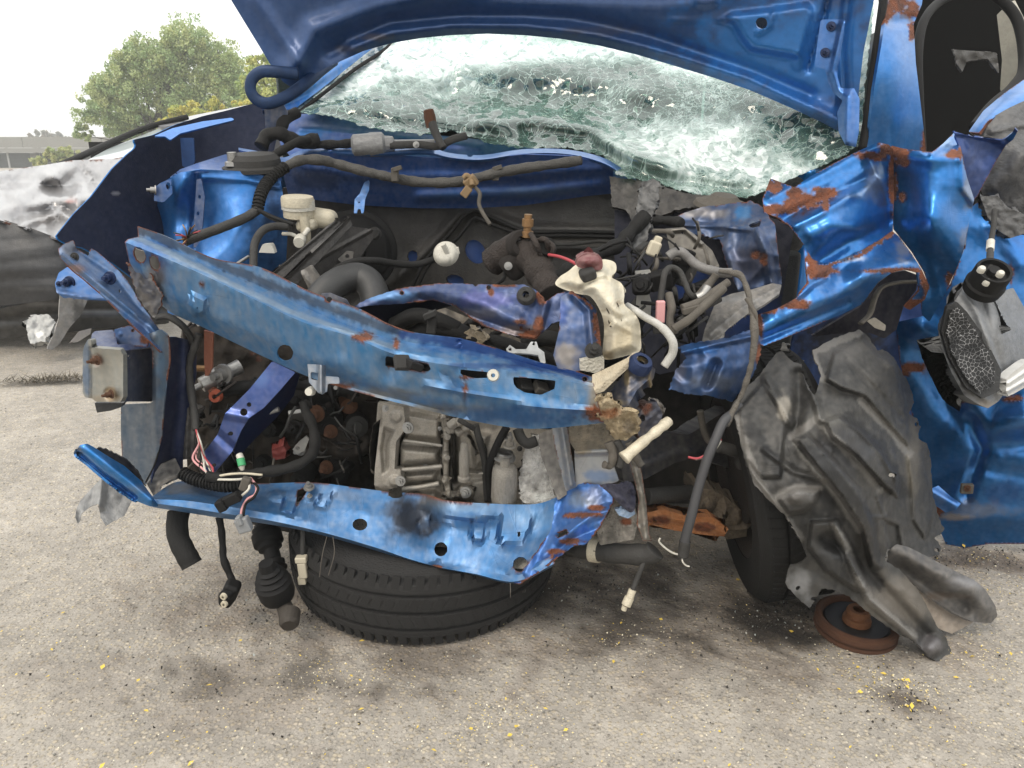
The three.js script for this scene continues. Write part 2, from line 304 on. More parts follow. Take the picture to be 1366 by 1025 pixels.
// ================= the setting =================
{ // old asphalt: stone chips in a brown-grey binder
  const T1 = voroTable(150, 41), T2 = voroTable(64, 42), T3 = voroTable(300, 43), S = 1024;
  const H = new Float32Array(S * S), C = [];
  for (let j = 0; j < S; j++) for (let i = 0; i < S; i++) {
    const u = i / S, v = j / S, a = voro(u, v, 150, T1), b = voro(u, v, 64, T2), c = voro(u, v, 300, T3);
    const big = fbm(u, v, 5, 51), mid = fbm(u, v, 26, 55);
    let h = .35 + .1 * mid, k = .56 + .07 * big + .08 * mid, tint = 0;
    const sa = a[2], ra = .28 + .3 * sa[2];
    if (sa[3] > .42 && a[0] < ra) { const e = sstep(ra, ra * .5, a[0]); h += .4 * e; k = lerp(k, .5 + .15 * sa[2] + (sa[3] > .95 ? .1 : 0), e * .7); tint = sa[0]; }
    const sb = b[2]; if (sb[3] > .86 && b[0] < .24) { const e = sstep(.26, .14, b[0]); h += .35 * e; k = lerp(k, .6 + .1 * sb[2], e * .55); tint = sb[0]; }
    const sc = c[2]; if (sc[3] > .55) { k += (sc[2] - .5) * .15 * sstep(.5, .2, c[0]); h += .12 * sstep(.5, .2, c[0]); }
    k -= .13 * sstep(.12, .0, a[1] - a[0]) * (sa[1] > .4 ? 1 : .2);
    if (sa[1] > .95 && a[0] < .34) k -= .14;
    H[j * S + i] = h; C.push([k, tint]);
  }
  const at = (u, v) => ((v * S) | 0) * S + ((u * S) | 0);
  const map = dataTex(S, (u, v) => { const [k, t] = C[at(u, v)]; return [k * (1.03 + .03 * t), k * (.988 + .005 * t), k * (.925 - .05 * t)]; }, true);
  const bm = dataTex(S, (u, v) => { const h = H[at(u, v)]; return [h, h, h]; });
  for (const t of [map, bm]) t.repeat.set(1 / 1.35, 1 / 1.35);
  const mGround = std({ vertexColors: true, map, bumpMap: bm, bumpScale: .0035, roughness: .93 });
  // one sheet: fine near the wreck, coarse to the horizon; stained spots and shade under the wreck are painted in its colour
  const xs = [], zs = []; for (let i = -130; i <= 130; i++) xs.push(i / 130 * 3.6); for (let i = 0; i <= 240; i++) zs.push(-.5 - i / 240 * 5.4);
  for (const e of [5, 9, 20, 60, 200, 900]) { xs.push(e); xs.unshift(-e); } for (const e of [8, 14, 30, 80, 250, 1200]) zs.push(-e); zs.unshift(3, 40, 200); zs.sort((a, b) => b - a);
  const stainShade = [ // [px, py, rx, ry, darkness]
    [620, 800, 420, 80, .36], [980, 820, 240, 80, .36], [1030, 840, 90, 34, .6], [1210, 940, 60, 30, .3], [700, 770, 200, 40, .4], [330, 890, 110, 44, .2], [350, 925, 160, 60, .18], [440, 900, 60, 30, .12], [300, 910, 50, 24, .3], [700, 800, 110, 40, .32], [820, 790, 120, 50, .35], [1010, 830, 60, 30, .62], [1060, 840, 80, 24, .6], [1210, 935, 42, 24, .55], [1120, 985, 0, 0, 0], [1250, 870, 100, 30, .25], [1240, 985, 40, 12, .2], [1030, 940, 70, 40, .12],
    [560, 880, 160, 24, .3], [880, 900, 120, 40, .14], [100, 910, 140, 40, .08], [1310, 745, 90, 18, .55], [420, 1000, 60, 16, .14], [480, 930, 80, 26, .12]].filter((s) => s[2]).map(([x, y, rx, ry, k]) => { const c = ground(x, y), ex = ground(x + rx, y), ey = ground(x, y - ry); return [c, Math.abs(ex.x - c.x), Math.abs(ey.z - c.z), k]; });
  const pos = [], col = [], uv = [], idx = [], nx = xs.length;
  for (const z of zs) for (const x of xs) {
    const near = Math.abs(x) < 6 && z > -8; pos.push(x, near ? .006 * n3(x * 1.3, 0, z * 1.3) - .004 : -.004, z); uv.push(x, z);
    let k = 1 + .1 * n3(x * .8, 1, z * .8) + .08 * n3(x * 3.1, 2, z * 3.1), r = 0;
    for (const [c, rx, rz, a] of stainShade) { const q = Math.hypot((x - c.x) / rx, (z - c.z) / rz) + .4 * n3(x * 6, 5, z * 6) + .25 * n3(x * 17, 5, z * 17) + .3 * n3(x * 38, 5, z * 38); if (q < 1.2) { k *= 1 - a * sstep(1.2, .3, q); r = Math.max(r, a * sstep(1.1, .3, q)); } }
    k *= .98; col.push(k * (1 + .16 * r), k * (1 - .02 * r), k * (1 - .12 * r));
  }
  for (let j = 0; j < zs.length - 1; j++) for (let i = 0; i < nx - 1; i++) { const a = j * nx + i; idx.push(a, a + 1, a + nx, a + 1, a + nx + 1, a + nx); }
  const g = new THREE.BufferGeometry(); g.setAttribute('position', new THREE.Float32BufferAttribute(pos, 3)); g.setAttribute('color', new THREE.Float32BufferAttribute(col, 3)); g.setAttribute('uv', new THREE.Float32BufferAttribute(uv, 2)); g.setIndex(idx); g.computeVertexNormals();
  const o = put('ground', g, mGround, scene); o.userData = { kind: 'structure', label: 'worn grey brown asphalt yard with stained patches and painted shade', category: 'ground' };
}
function scatter(name, label, category, geo, mat, n, place) {
  const m = new THREE.InstancedMesh(geo, mat, n), d = new THREE.Object3D(), c = new THREE.Color();
  for (let i = 0; i < n; i++) { const r = place(d, c, i); d.updateMatrix(); m.setMatrixAt(i, d.matrix); m.setColorAt(i, c); }
  m.name = name; m.castShadow = m.receiveShadow = true; scene.add(m); tag(m, label, category, null, 'stuff'); return m;
}
{ // loose chips and fallen yellow petals
  const chip = new THREE.IcosahedronGeometry(1, 0); chip.scale(1, .55, .8);
  scatter('gravel', 'loose pale stone chips scattered over the asphalt', 'gravel', chip, std({ roughness: .9 }), 9000, (d, c) => {
    const z = -.8 - 3.2 * Math.pow(rnd(), 1.5), x = (rnd() - .5) * 2.1 * (1.1 - z * .8); const s = .0009 + .0024 * Math.pow(rnd(), 3);
    d.position.set(x, .001 + .006 * n3(x * 1.3, 0, z * 1.3) - .003, z); d.rotation.set(rnd() * 6, rnd() * 6, rnd() * 6); d.scale.setScalar(s);
    const k = .15 + .2 * rnd() + (rnd() > .96 ? .16 : 0); c.setRGB(k * 1.03, k, k * .9);
  });
  const petal = new THREE.BufferGeometry(); petal.setAttribute('position', new THREE.Float32BufferAttribute([0, 0, 0, .5, .12, .3, 1, .05, 0, .5, .1, -.3, .5, -.02, 0], 3)); petal.setIndex([0, 1, 4, 1, 2, 4, 2, 3, 4, 3, 0, 4]); petal.computeVertexNormals();
  const clusters = [[840, 555 + 300], [1190, 920], [1215, 930], [1330, 745], [1300, 870], [1330, 890], [1260, 760], [1130, 880], [60, 840], [420, 900], [640, 970], [1170, 905], [1200, 915], [1350, 800], [1320, 790], [690, 950], [480, 905]];
  scatter('fallen_petals', 'small yellow and straw petals fallen on the asphalt', 'petals', petal, std({ roughness: .8, side: THREE.DoubleSide }), 2800, (d, c, i) => {
    let p; if (rnd() < .38) { const q = clusters[(rnd() * clusters.length) | 0]; p = ground(clamp(q[0] + (rnd() + rnd() - 1) * 70, -200, 1560), clamp(q[1] + (rnd() + rnd() - 1) * 34, 720, 1060)); } else p = ground(rnd() * 1500 - 60 + (rnd() < .5 ? 300 * rnd() : 0), 640 + 420 * Math.pow(rnd(), .6));
    const big = rnd() > .965, s = big ? .006 + .008 * rnd() : .002 + .0035 * rnd(); d.position.copy(p); d.position.y = .0035; d.rotation.set((rnd() - .5) * .8, rnd() * 6, (rnd() - .5) * .8); d.scale.set(s, s, s * (.5 + rnd()));
    const k = rnd(); if (big || k > .86) c.setRGB(.6, .43, .07); else if (k > .45) c.setRGB(.58, .47, .22); else c.setRGB(.62, .56, .42);
  });
}

{ // dark grit, plastic crumbs and soil dropped from the wreck
  const bit = new THREE.TetrahedronGeometry(1, 0); bit.scale(1, .45, .8); const spots = [[1040, 826, 70, 22, 5], [760, 782, 90, 26, 3], [1310, 746, 90, 16, 3], [700, 800, 260, 60, 3], [430, 812, 80, 22, 2], [1215, 936, 56, 26, .8], [300, 900, 160, 60, 1], [980, 900, 300, 70, 1]], tot = spots.reduce((s, q) => s + q[4], 0);
  scatter('grit', 'dark grit and plastic crumbs dropped on the asphalt under the wreck', 'grit', bit, std({ roughness: .85 }), 2600, (d, c) => {
    let r = rnd() * tot, k = 0; while ((r -= spots[k][4]) > 0) k++; const q = spots[k], p = ground(q[0] + (rnd() + rnd() + rnd() - 1.5) * q[2] * 1.3, clamp(q[1] + (rnd() + rnd() + rnd() - 1.5) * q[3] * 1.3, 700, 1060));
    d.position.copy(p); d.position.y = .003; d.rotation.set(rnd() * 6, rnd() * 6, rnd() * 6); d.scale.setScalar(.0012 + .0045 * Math.pow(rnd(), 3)); const t = .012 + .05 * rnd() * rnd(); if (rnd() > .95) c.setRGB(.3, .32, .3); else c.setRGB(t * 1.15, t, t * .85);
  });
}

// ---------- far background ----------
const mBark = std({ color: lin(.09, .07, .05), roughness: .95, map: grimeTex, bumpMap: bumpTex, bumpScale: .03 });
const leafGeo = (() => { const g = new THREE.BufferGeometry(); g.setAttribute('position', new THREE.Float32BufferAttribute([-.5, 0, 0, 0, .06, .28, .5, -.08, 0, 0, .06, -.28, 0, -.03, 0], 3)); g.setIndex([0, 1, 4, 1, 2, 4, 2, 3, 4, 3, 0, 4]); g.computeVertexNormals(); return g; })();
const mLeaf = phys({ color: 0xffffff, vertexColors: true, roughness: .75, transmission: .35, thickness: 0, side: THREE.DoubleSide });
function tree(name, label, category, D, lobes, leafSize, count, tint, trunkX, group) {
  const base = P(trunkX, 300, D); base.y = 0; const t = thing(name, label, category, base, group);
  const k = M(120, D), parts = [], top = lobes.map(([x, y, r]) => [P(x, y, D).add(V(0, 0, (rnd() - .5) * r * k)), r * k]);
  const fork = base.clone(); fork.y = Math.max(.6, Math.min(...top.map((q) => q[0].y)) * .55);
  if (fork.y > .9) parts.push(tubeGeo([base, base.clone().lerp(fork, .5).add(V(.1, 0, .05)), fork], (s) => (.28 - .1 * s) * Math.sqrt(D / 35) * 1.0, { n: 10, k: 9 }));
  for (const [c, r] of top) { const m = fork.clone().lerp(c, .55).add(V((rnd() - .5) * r, r * .15, 0)); parts.push(tubeGeo([fork, m, c, c.clone().add(V((rnd() - .5) * r, r * .7, 0))], (s) => .12 * (1 - .8 * s) * (r / 1.6), { n: 12, k: 6 })); for (let q = 0; q < 4; q++) { const e = c.clone().add(V(rnd() - .5, rnd() - .2, rnd() - .5).normalize().multiplyScalar(r * .95)); parts.push(tubeGeo([m.clone().lerp(c, .6), c.clone().lerp(e, .5).add(V(0, .1 * r, 0)), e], (s) => .035 * (1 - .8 * s) * (r / 1.6), { n: 6, k: 5 })); } }
  put('trunk', parts, mBark, t);
  const d = new THREE.Object3D(), w = top.map((q) => q[1] ** 2), sum = w.reduce((a, b) => a + b, 0);
  // leaf clumps through each lobe
  const clumps = []; for (let i = 0; i < count / 60; i++) { let r = rnd() * sum, j = 0; while (j < w.length - 1 && (r -= w[j]) > 0) j++; const dir = V(rnd() - .5, rnd() - .5, rnd() - .5).normalize(); const rad = top[j][1] * Math.pow(rnd(), .4) * (.85 + .35 * n3(dir.x * 2, dir.y * 2, dir.z * 2 + j)); clumps.push([top[j][0].clone().addScaledVector(dir, rad), top[j][1] * (.12 + .16 * rnd()), rnd()]); }
  const L = leafGeo.attributes.position.count, I = leafGeo.index.array, ps = new Float32Array(count * L * 3), cs = new Float32Array(count * L * 3), id = new Uint32Array(count * I.length), v = V(0, 0, 0);
  for (let i = 0; i < count; i++) {
    const q = clumps[(rnd() * clumps.length) | 0], dir = V(rnd() - .5, (rnd() - .5) * .75, rnd() - .5).normalize();
    d.position.copy(q[0]).addScaledVector(dir, q[1] * Math.cbrt(rnd())); if (d.position.y < .05) d.position.y = .05 + .2 * rnd();
    d.rotation.set(rnd() * 6, rnd() * 6, rnd() * 6); d.scale.setScalar(leafSize * (.6 + .8 * rnd())); d.updateMatrix();
    const b = .75 + .3 * q[2] + .3 * rnd(), c = [tint[0] * b * (1 + .35 * q[2]), tint[1] * b, tint[2] * b];
    for (let k = 0; k < L; k++) { v.fromBufferAttribute(leafGeo.attributes.position, k).applyMatrix4(d.matrix); ps.set([v.x, v.y, v.z], (i * L + k) * 3); cs.set(c, (i * L + k) * 3); }
    for (let k = 0; k < I.length; k++) id[i * I.length + k] = i * L + I[k];
  }
  const g = new THREE.BufferGeometry(); g.setAttribute('position', new THREE.BufferAttribute(ps, 3)); g.setAttribute('color', new THREE.BufferAttribute(cs, 3)); g.setIndex(new THREE.BufferAttribute(id, 1)); g.computeVertexNormals();
  put('crown', g, mLeaf, t); return t;
}
tree('broadleaf_tree', 'large round grey green tree behind the silver wreck, tallest on the skyline', 'tree', 34, [[250, 66, 40], [205, 80, 38], [288, 84, 40], [160, 128, 36], [124, 150, 30], [228, 118, 46], [300, 120, 40], [182, 100, 38], [135, 122, 26], [260, 150, 36], [110, 178, 16], [165, 170, 34], [205, 160, 34], [325, 150, 30]], .11, 90000, [.29, .42, .18], 215);
tree('young_tree', 'yellow green tree just beside the raised blue bonnet edge', 'tree', 30, [[350, 92, 26], [332, 118, 24], [375, 112, 28], [400, 100, 30], [420, 90, 30], [360, 140, 28], [450, 80, 30], [400, 135, 26]], .11, 34000, [.33, .44, .12], 385);
tree('broad_bush', 'low bright yellow green bush in front of the large round tree', 'bush', 26, [[235, 152, 15], [262, 147, 17], [292, 144, 16], [320, 142, 14], [250, 165, 16], [215, 162, 12], [285, 164, 16], [318, 162, 16]], .13, 9000, [.4, .48, .12], 265);
tree('small_bush', 'small pale green bush against the concrete flyover wall', 'bush', 40, [[55, 212, 12], [72, 206, 12], [88, 203, 11], [46, 218, 8], [80, 216, 12], [100, 208, 12]], .16, 5000, [.34, .44, .18], 72);
tree('distant_tree', 'faint rounded tree top showing above the concrete flyover', 'tree', 110, [[62, 182, 12], [52, 184, 9], [75, 184, 9], [88, 188, 8], [40, 188, 8]], .5, 4000, [.2, .22, .17], 64);
{ // low concrete flyover: parapet, deck edge, recessed wall with piers
  const base = P(0, 222, 60); base.y = 0; const t = thing('concrete_flyover', 'long pale concrete flyover with a shaded wall, low on the horizon', 'flyover', V(base.x, 0, base.z));
  const mCon = std({ color: lin(.38, .37, .34), roughness: .9, map: grimeTex, bumpMap: bumpTex, bumpScale: .02 }), mCon2 = std({ color: lin(.16, .165, .17), roughness: .95, map: grimeTex });  // second, darker concrete has the shade under the deck in its colour
  const box = (x, y, z, w, h, d) => { const g = new THREE.BoxGeometry(w, h, d); g.translate(x, y, z); return g; };
  for (let i = 0; i < 9; i++) put('parapet_panel', box(-64 + i * 6, 1.86, -59.9, 5.96, .78, .25), mCon, t);
  put('deck_edge', box(-40, 1.28, -60.6, 56, .34, 1.6), mCon, t); put('retaining_wall', box(-40, .55, -61.5, 56, 1.1, .6), mCon2, t);
  for (let i = 0; i < 10; i++) put('pier', box(-64 + i * 5.4, .55, -61.05, .5, 1.1, .4), mCon, t);
}
{ const b = ground(13, 224); const t = thing('marker_post', 'thin pale post standing in front of the flyover wall', 'post', V(b.x, 0, b.z)); const k = -b.z / 1005;
  put('post', tubeGeo([V(b.x, 0, b.z), V(b.x, k * 26, b.z)], k * 1.2, { n: 2 }), std({ color: lin(.5, .5, .5), roughness: .6 }), t); put('cap', boxGeo(V(b.x, k * 27, b.z), 0, 0, k * 4, k * 3, k * 2), std({ color: lin(.45, .45, .45), roughness: .6 }), t); }

// ---------- silver wreck behind ----------
{
  const silverWreck = thing('silver_car', 'silver car with a crumpled front end and black bumper behind the blue wreck', 'car', V(-3.1, 0, -4.6), null);
  const mSil = phys({ vertexColors: true, metalness: .5, roughness: .42, clearcoat: .6, clearcoatRoughness: .08, bumpMap: scratchTex, bumpScale: .0008 });
  const SIL = [.2, .2, .21];
  sheet('bonnet', { o: [[-260, 262], [-120, 240], [0, 228], [60, 220], [95, 214], [150, 212], [190, 205], [190, 250], [140, 330], [75, 318], [40, 306], [0, 294], [-120, 275], [-260, 280]], d: [[-260, 262, 4.7], [0, 228, 5.1], [95, 214, 5.3], [190, 210, 5.2], [190, 250, 4.6], [75, 316, 4.0], [0, 293, 4.0], [-260, 280, 4.2], [40, 260, 4.6]], step: 4, ns: .5, crumple: [[.1, 80], [.04, 30]], folds: [{ p: [[20, 262], [85, 226]], a: .2, w: 16 }, { p: [[0, 280], [70, 268], [140, 260]], a: .16, w: 16 }, { p: [[-40, 250], [40, 244], [90, 252]], a: -.12, w: 12 }, { p: [[60, 230], [100, 262], [110, 300]], a: .1, w: 12 }, { p: [[110, 226], [140, 260]], a: -.1, w: 12 }, { p: [[30, 300], [80, 284], [120, 306]], a: .1, w: 10 }], thick: .01, look: { c: SIL, dust: [.15], spots: [[95, 268, 10, 4, [.4, .12, .08], .6], [60, 292, 30, 8, [.14, .12, .1], .4], [110, 290, 26, 8, [.12, .11, .1], .4]], edge: 1 } }, mSil);
  const mScreen = phys({ color: lin(.5, .55, .55), roughness: .06, metalness: 0, transmission: .3, thickness: 0, ior: 1.9 });
  put('windscreen', sheetGeo({ o: [[112, 216], [145, 198], [178, 185], [230, 164], [290, 160], [290, 200], [200, 214], [150, 230]], d: [[112, 216, 5.35], [178, 186, 6.1], [290, 160, 6.3], [150, 230, 5.2], [290, 200, 5.5]], step: 6, thick: .006, look: { c: [1, 1, 1] } }), mScreen, silverWreck);
  hose('windscreen_pillar', [[78, 221, 5.2], [100, 212, 5.4], [150, 189, 5.9], [200, 169, 6.3], [250, 156, 6.5]], .022, mBlack);
  sheet('roof', { o: [[196, 172], [212, 164], [262, 153], [340, 138], [420, 130], [420, 150], [300, 160], [240, 166]], d: [[196, 172, 6.2], [262, 153, 6.8], [420, 130, 7.4], [420, 150, 6.6], [240, 166, 6.3]], step: 6, thick: .03, look: { c: SIL } }, mSil);
  sheet('wing', { o: [[150, 225], [240, 200], [420, 180], [420, 470], [210, 470], [180, 400], [150, 330]], d: [[150, 225, 5.3], [420, 180, 7.2], [150, 330, 4.6], [420, 470, 5.0], [210, 470, 4.9]], step: 10, thick: .02, look: { c: SIL } }, mSil);
  sheet('bumper', { o: [[-280, 284], [-120, 278], [0, 292], [40, 304], [72, 316], [140, 330], [230, 350], [230, 390], [120, 398], [76, 400], [40, 404], [0, 408], [-280, 420]], d: [[-280, 284, 4.2], [0, 292, 4.0], [72, 316, 3.98], [230, 350, 4.5], [0, 350, 3.9], [76, 398, 3.9], [0, 408, 3.95], [230, 390, 4.5], [-280, 420, 4.2]], step: 4, thick: .02, noise: [[.02, 60]], folds: [322, 334, 348, 362, 376, 388].map((y, i) => ({ p: [[-260, y - 4], [0, y + 3 * Math.sin(i)], [80, y - 6], [220, y]], a: i % 2 ? .006 : -.008, w: 4 })), look: { c: [.012, .012, .014], dust: [.05, [.2, .2, .2]], spots: [[30, 340, 60, 2, [.1, .1, .1], .3], [50, 386, 30, 2, [.12, .12, .12], .3]] } }, mPlastic);
  sheet('lower_lip', { o: [[-280, 424], [0, 412], [60, 400], [140, 396], [225, 400], [225, 432], [140, 438], [70, 446], [0, 452], [-280, 462]], d: [[-280, 424, 4.15], [0, 412, 3.98], [70, 402, 3.96], [225, 400, 4.4], [0, 452, 4.1], [225, 432, 4.45]], step: 5, thick: .03, noise: [[.02, 20]], folds: [{ p: [[-200, 440], [0, 428], [100, 414], [220, 412]], a: -.05, w: 8 }], look: { c: [.018, .018, .018], dust: [.15, [.22, .21, .2]], spots: [[130, 415, 40, 3, [.3, .3, .3], .7], [60, 405, 40, 4, [.25, .25, .25], .5]] } }, mPlastic);
  sheet('broken_lamp', { o: [[34, 428], [44, 420], [66, 420], [74, 430], [66, 446], [58, 456], [40, 458], [36, 445]], d: [[34, 428, 3.85], [66, 420, 3.9], [58, 456, 3.8]], step: 2, thick: .04, jag: 1.5, noise: [[.03, 10]], look: { c: [.5, .5, .48], dust: [.4, [.1, .1, .1]], spots: [[52, 446, 8, 5, [.75, .74, .7], 1], [46, 434, 6, 4, [.15, .15, .15], .8]] } }, mPlastic);
  sheet('torn_panel', { o: [[80, 392], [112, 388], [116, 402], [108, 420], [92, 438], [80, 458], [70, 467], [62, 466], [72, 445], [78, 425]], d: [[80, 392, 3.72], [112, 390, 3.8], [70, 467, 3.75]], step: 2.5, thick: .008, noise: [[.02, 16]], look: { c: [.22, .22, .22], dust: [.3], spots: [[105, 415, 10, 20, [.05, .05, .05], .8]] } }, mPlastic);
  sheet('torn_strip', { o: [[92, 458], [105, 442], [122, 438], [120, 446], [104, 456]], d: [[92, 458, 3.75], [122, 438, 3.85]], step: 2.5, thick: .01, look: { c: [.2, .18, .16] } }, mPlastic);
  // body behind, wheels
  const shell = new RoundedBoxGeometry(1.7, .55, 3.2, 4, .12); shell.translate(-3.1, .55, -6.2); put('body', shell, std({ color: lin(.3, .3, .31), metalness: .4, roughness: .4 }), silverWreck);
  for (const x of [-3.85, -2.35]) { const tb = new THREE.TorusGeometry(.22, .1, 14, 30); tb.rotateY(Math.PI / 2); tb.translate(x, .31, -4.75); const w = put('tyre', tb, mRubber, silverWreck); const rim = new THREE.CylinderGeometry(.17, .17, .12, 24); rim.rotateZ(Math.PI / 2); rim.translate(x, .31, -4.75); put('rim', rim, mSteel, w); }
  const cabin = new THREE.BoxGeometry(1.3, .32, 1.5); cabin.translate(-2.75, .98, -7.1); put('cabin', cabin, mBlack, silverWreck);
}
{ // dead grass and dirt beside it
  const c = ground(65, 510); const t = new THREE.BufferGeometry(); t.setAttribute('position', new THREE.Float32BufferAttribute([-.5, 0, 0, .5, 0, 0, 0, 0, 1], 3)); t.setIndex([0, 1, 2]); t.computeVertexNormals();
  scatter('dead_grass', 'thin strip of dead dark grass on the asphalt near the crash box', 'dead grass', t, std({ roughness: 1, side: THREE.DoubleSide }), 420, (d, col) => { const u = (rnd() + rnd() - 1); d.position.set(c.x + u * .26, .004 + .012 * rnd(), c.z + (rnd() - .5) * .09 - u * .05); d.rotation.set(-.1 - .5 * rnd(), rnd() * 6, 0, 'YXZ'); d.scale.set(.005, 1, .03 + .04 * rnd()); const k = .03 + .07 * rnd(); col.setRGB(k * 1.2, k, k * .7); });
}

// ================= the blue wreck =================
const wreck = thing('wrecked_car', 'crashed blue car with raised bonnet, exposed engine bay and crazed windscreen', 'car', V(.1, 0, -2.3));
const ADD = (name, geo, mat, parent = wreck, label) => put(name, geo, mat, parent, label);
const world = (w, h, d, x, y, z, r = .03) => { const g = new RoundedBoxGeometry(w, h, d, 3, r); g.translate(x, y, z); return g; };
// ---- cabin and body behind ----
const mInside = phys({ vertexColors: true, metalness: .35, roughness: .5, roughnessMap: roughTex, clearcoat: .35, clearcoatRoughness: .25, bumpMap: scratchTex, bumpScale: .0005 });
const mSide = phys({ color: lin(...BLUE), metalness: .55, roughness: .35, clearcoat: .9, clearcoatRoughness: .1 });
const mTrim = std({ color: lin(.02, .02, .021), roughness: .85, map: grimeTex, bumpMap: bumpTex, bumpScale: .002 });
const mSeat = std({ color: lin(.03, .03, .032), roughness: .95, map: grimeTex, bumpMap: bumpTex, bumpScale: .004 });
ADD('roof', world(1.72, .05, 1.7, .2, 1.4, -3.85, .02), mSide);
ADD('floor_pan', world(1.6, .06, 3.0, .15, .25, -3.7, .02), mTrim);
ADD('body_side', world(.06, .8, 2.9, -.78, .6, -3.95, .025), mSide);
ADD('body_side', world(.06, .8, 2.2, 1.12, .6, -4.0, .025), mSide);
ADD('tail_panel', world(1.8, .75, .06, .15, .62, -5.35, .025), mSide);
ADD('rear_shelf', world(1.75, .04, .8, .15, 1.0, -4.95, .015), mTrim);
ADD('rear_window', world(1.95, .46, .01, .16, 1.2, -4.8, .003), phys({ color: lin(.05, .065, .058), roughness: .05, transmission: .4, thickness: 0 }));
ADD('rear_pillar', world(.3, .5, .08, -.6, 1.2, -4.75, .03), mTrim); ADD('rear_pillar', world(.3, .5, .08, .95, 1.2, -4.75, .03), mTrim);
ADD('dashboard', world(1.65, .3, .42, .2, .84, -2.78, .1), mTrim);
for (const x of [-.25, .62]) { ADD('seat_back', world(.5, .62, .14, x, .8, -3.5, .06), mSeat); ADD('headrest', world(.26, .18, .1, x, 1.2, -3.52, .045), mSeat); }
const swheel = new THREE.TorusGeometry(.18, .016, 10, 36); swheel.rotateX(-.5); swheel.translate(-.25, .98, -3.0); ADD('steering_wheel', swheel, mTrim);
ADD('side_window', world(.008, .42, 2.2, -.74, 1.19, -3.65, .003), phys({ color: lin(.12, .15, .14), roughness: .05, transmission: .6, thickness: 0 }));
ADD('side_window', world(.008, .44, 2.3, 1.13, 1.19, -3.55, .003), phys({ color: lin(.03, .04, .036), roughness: .3, transmission: .3, thickness: 0 }));  // dark pane lengthened past the open door to keep bright outside from showing
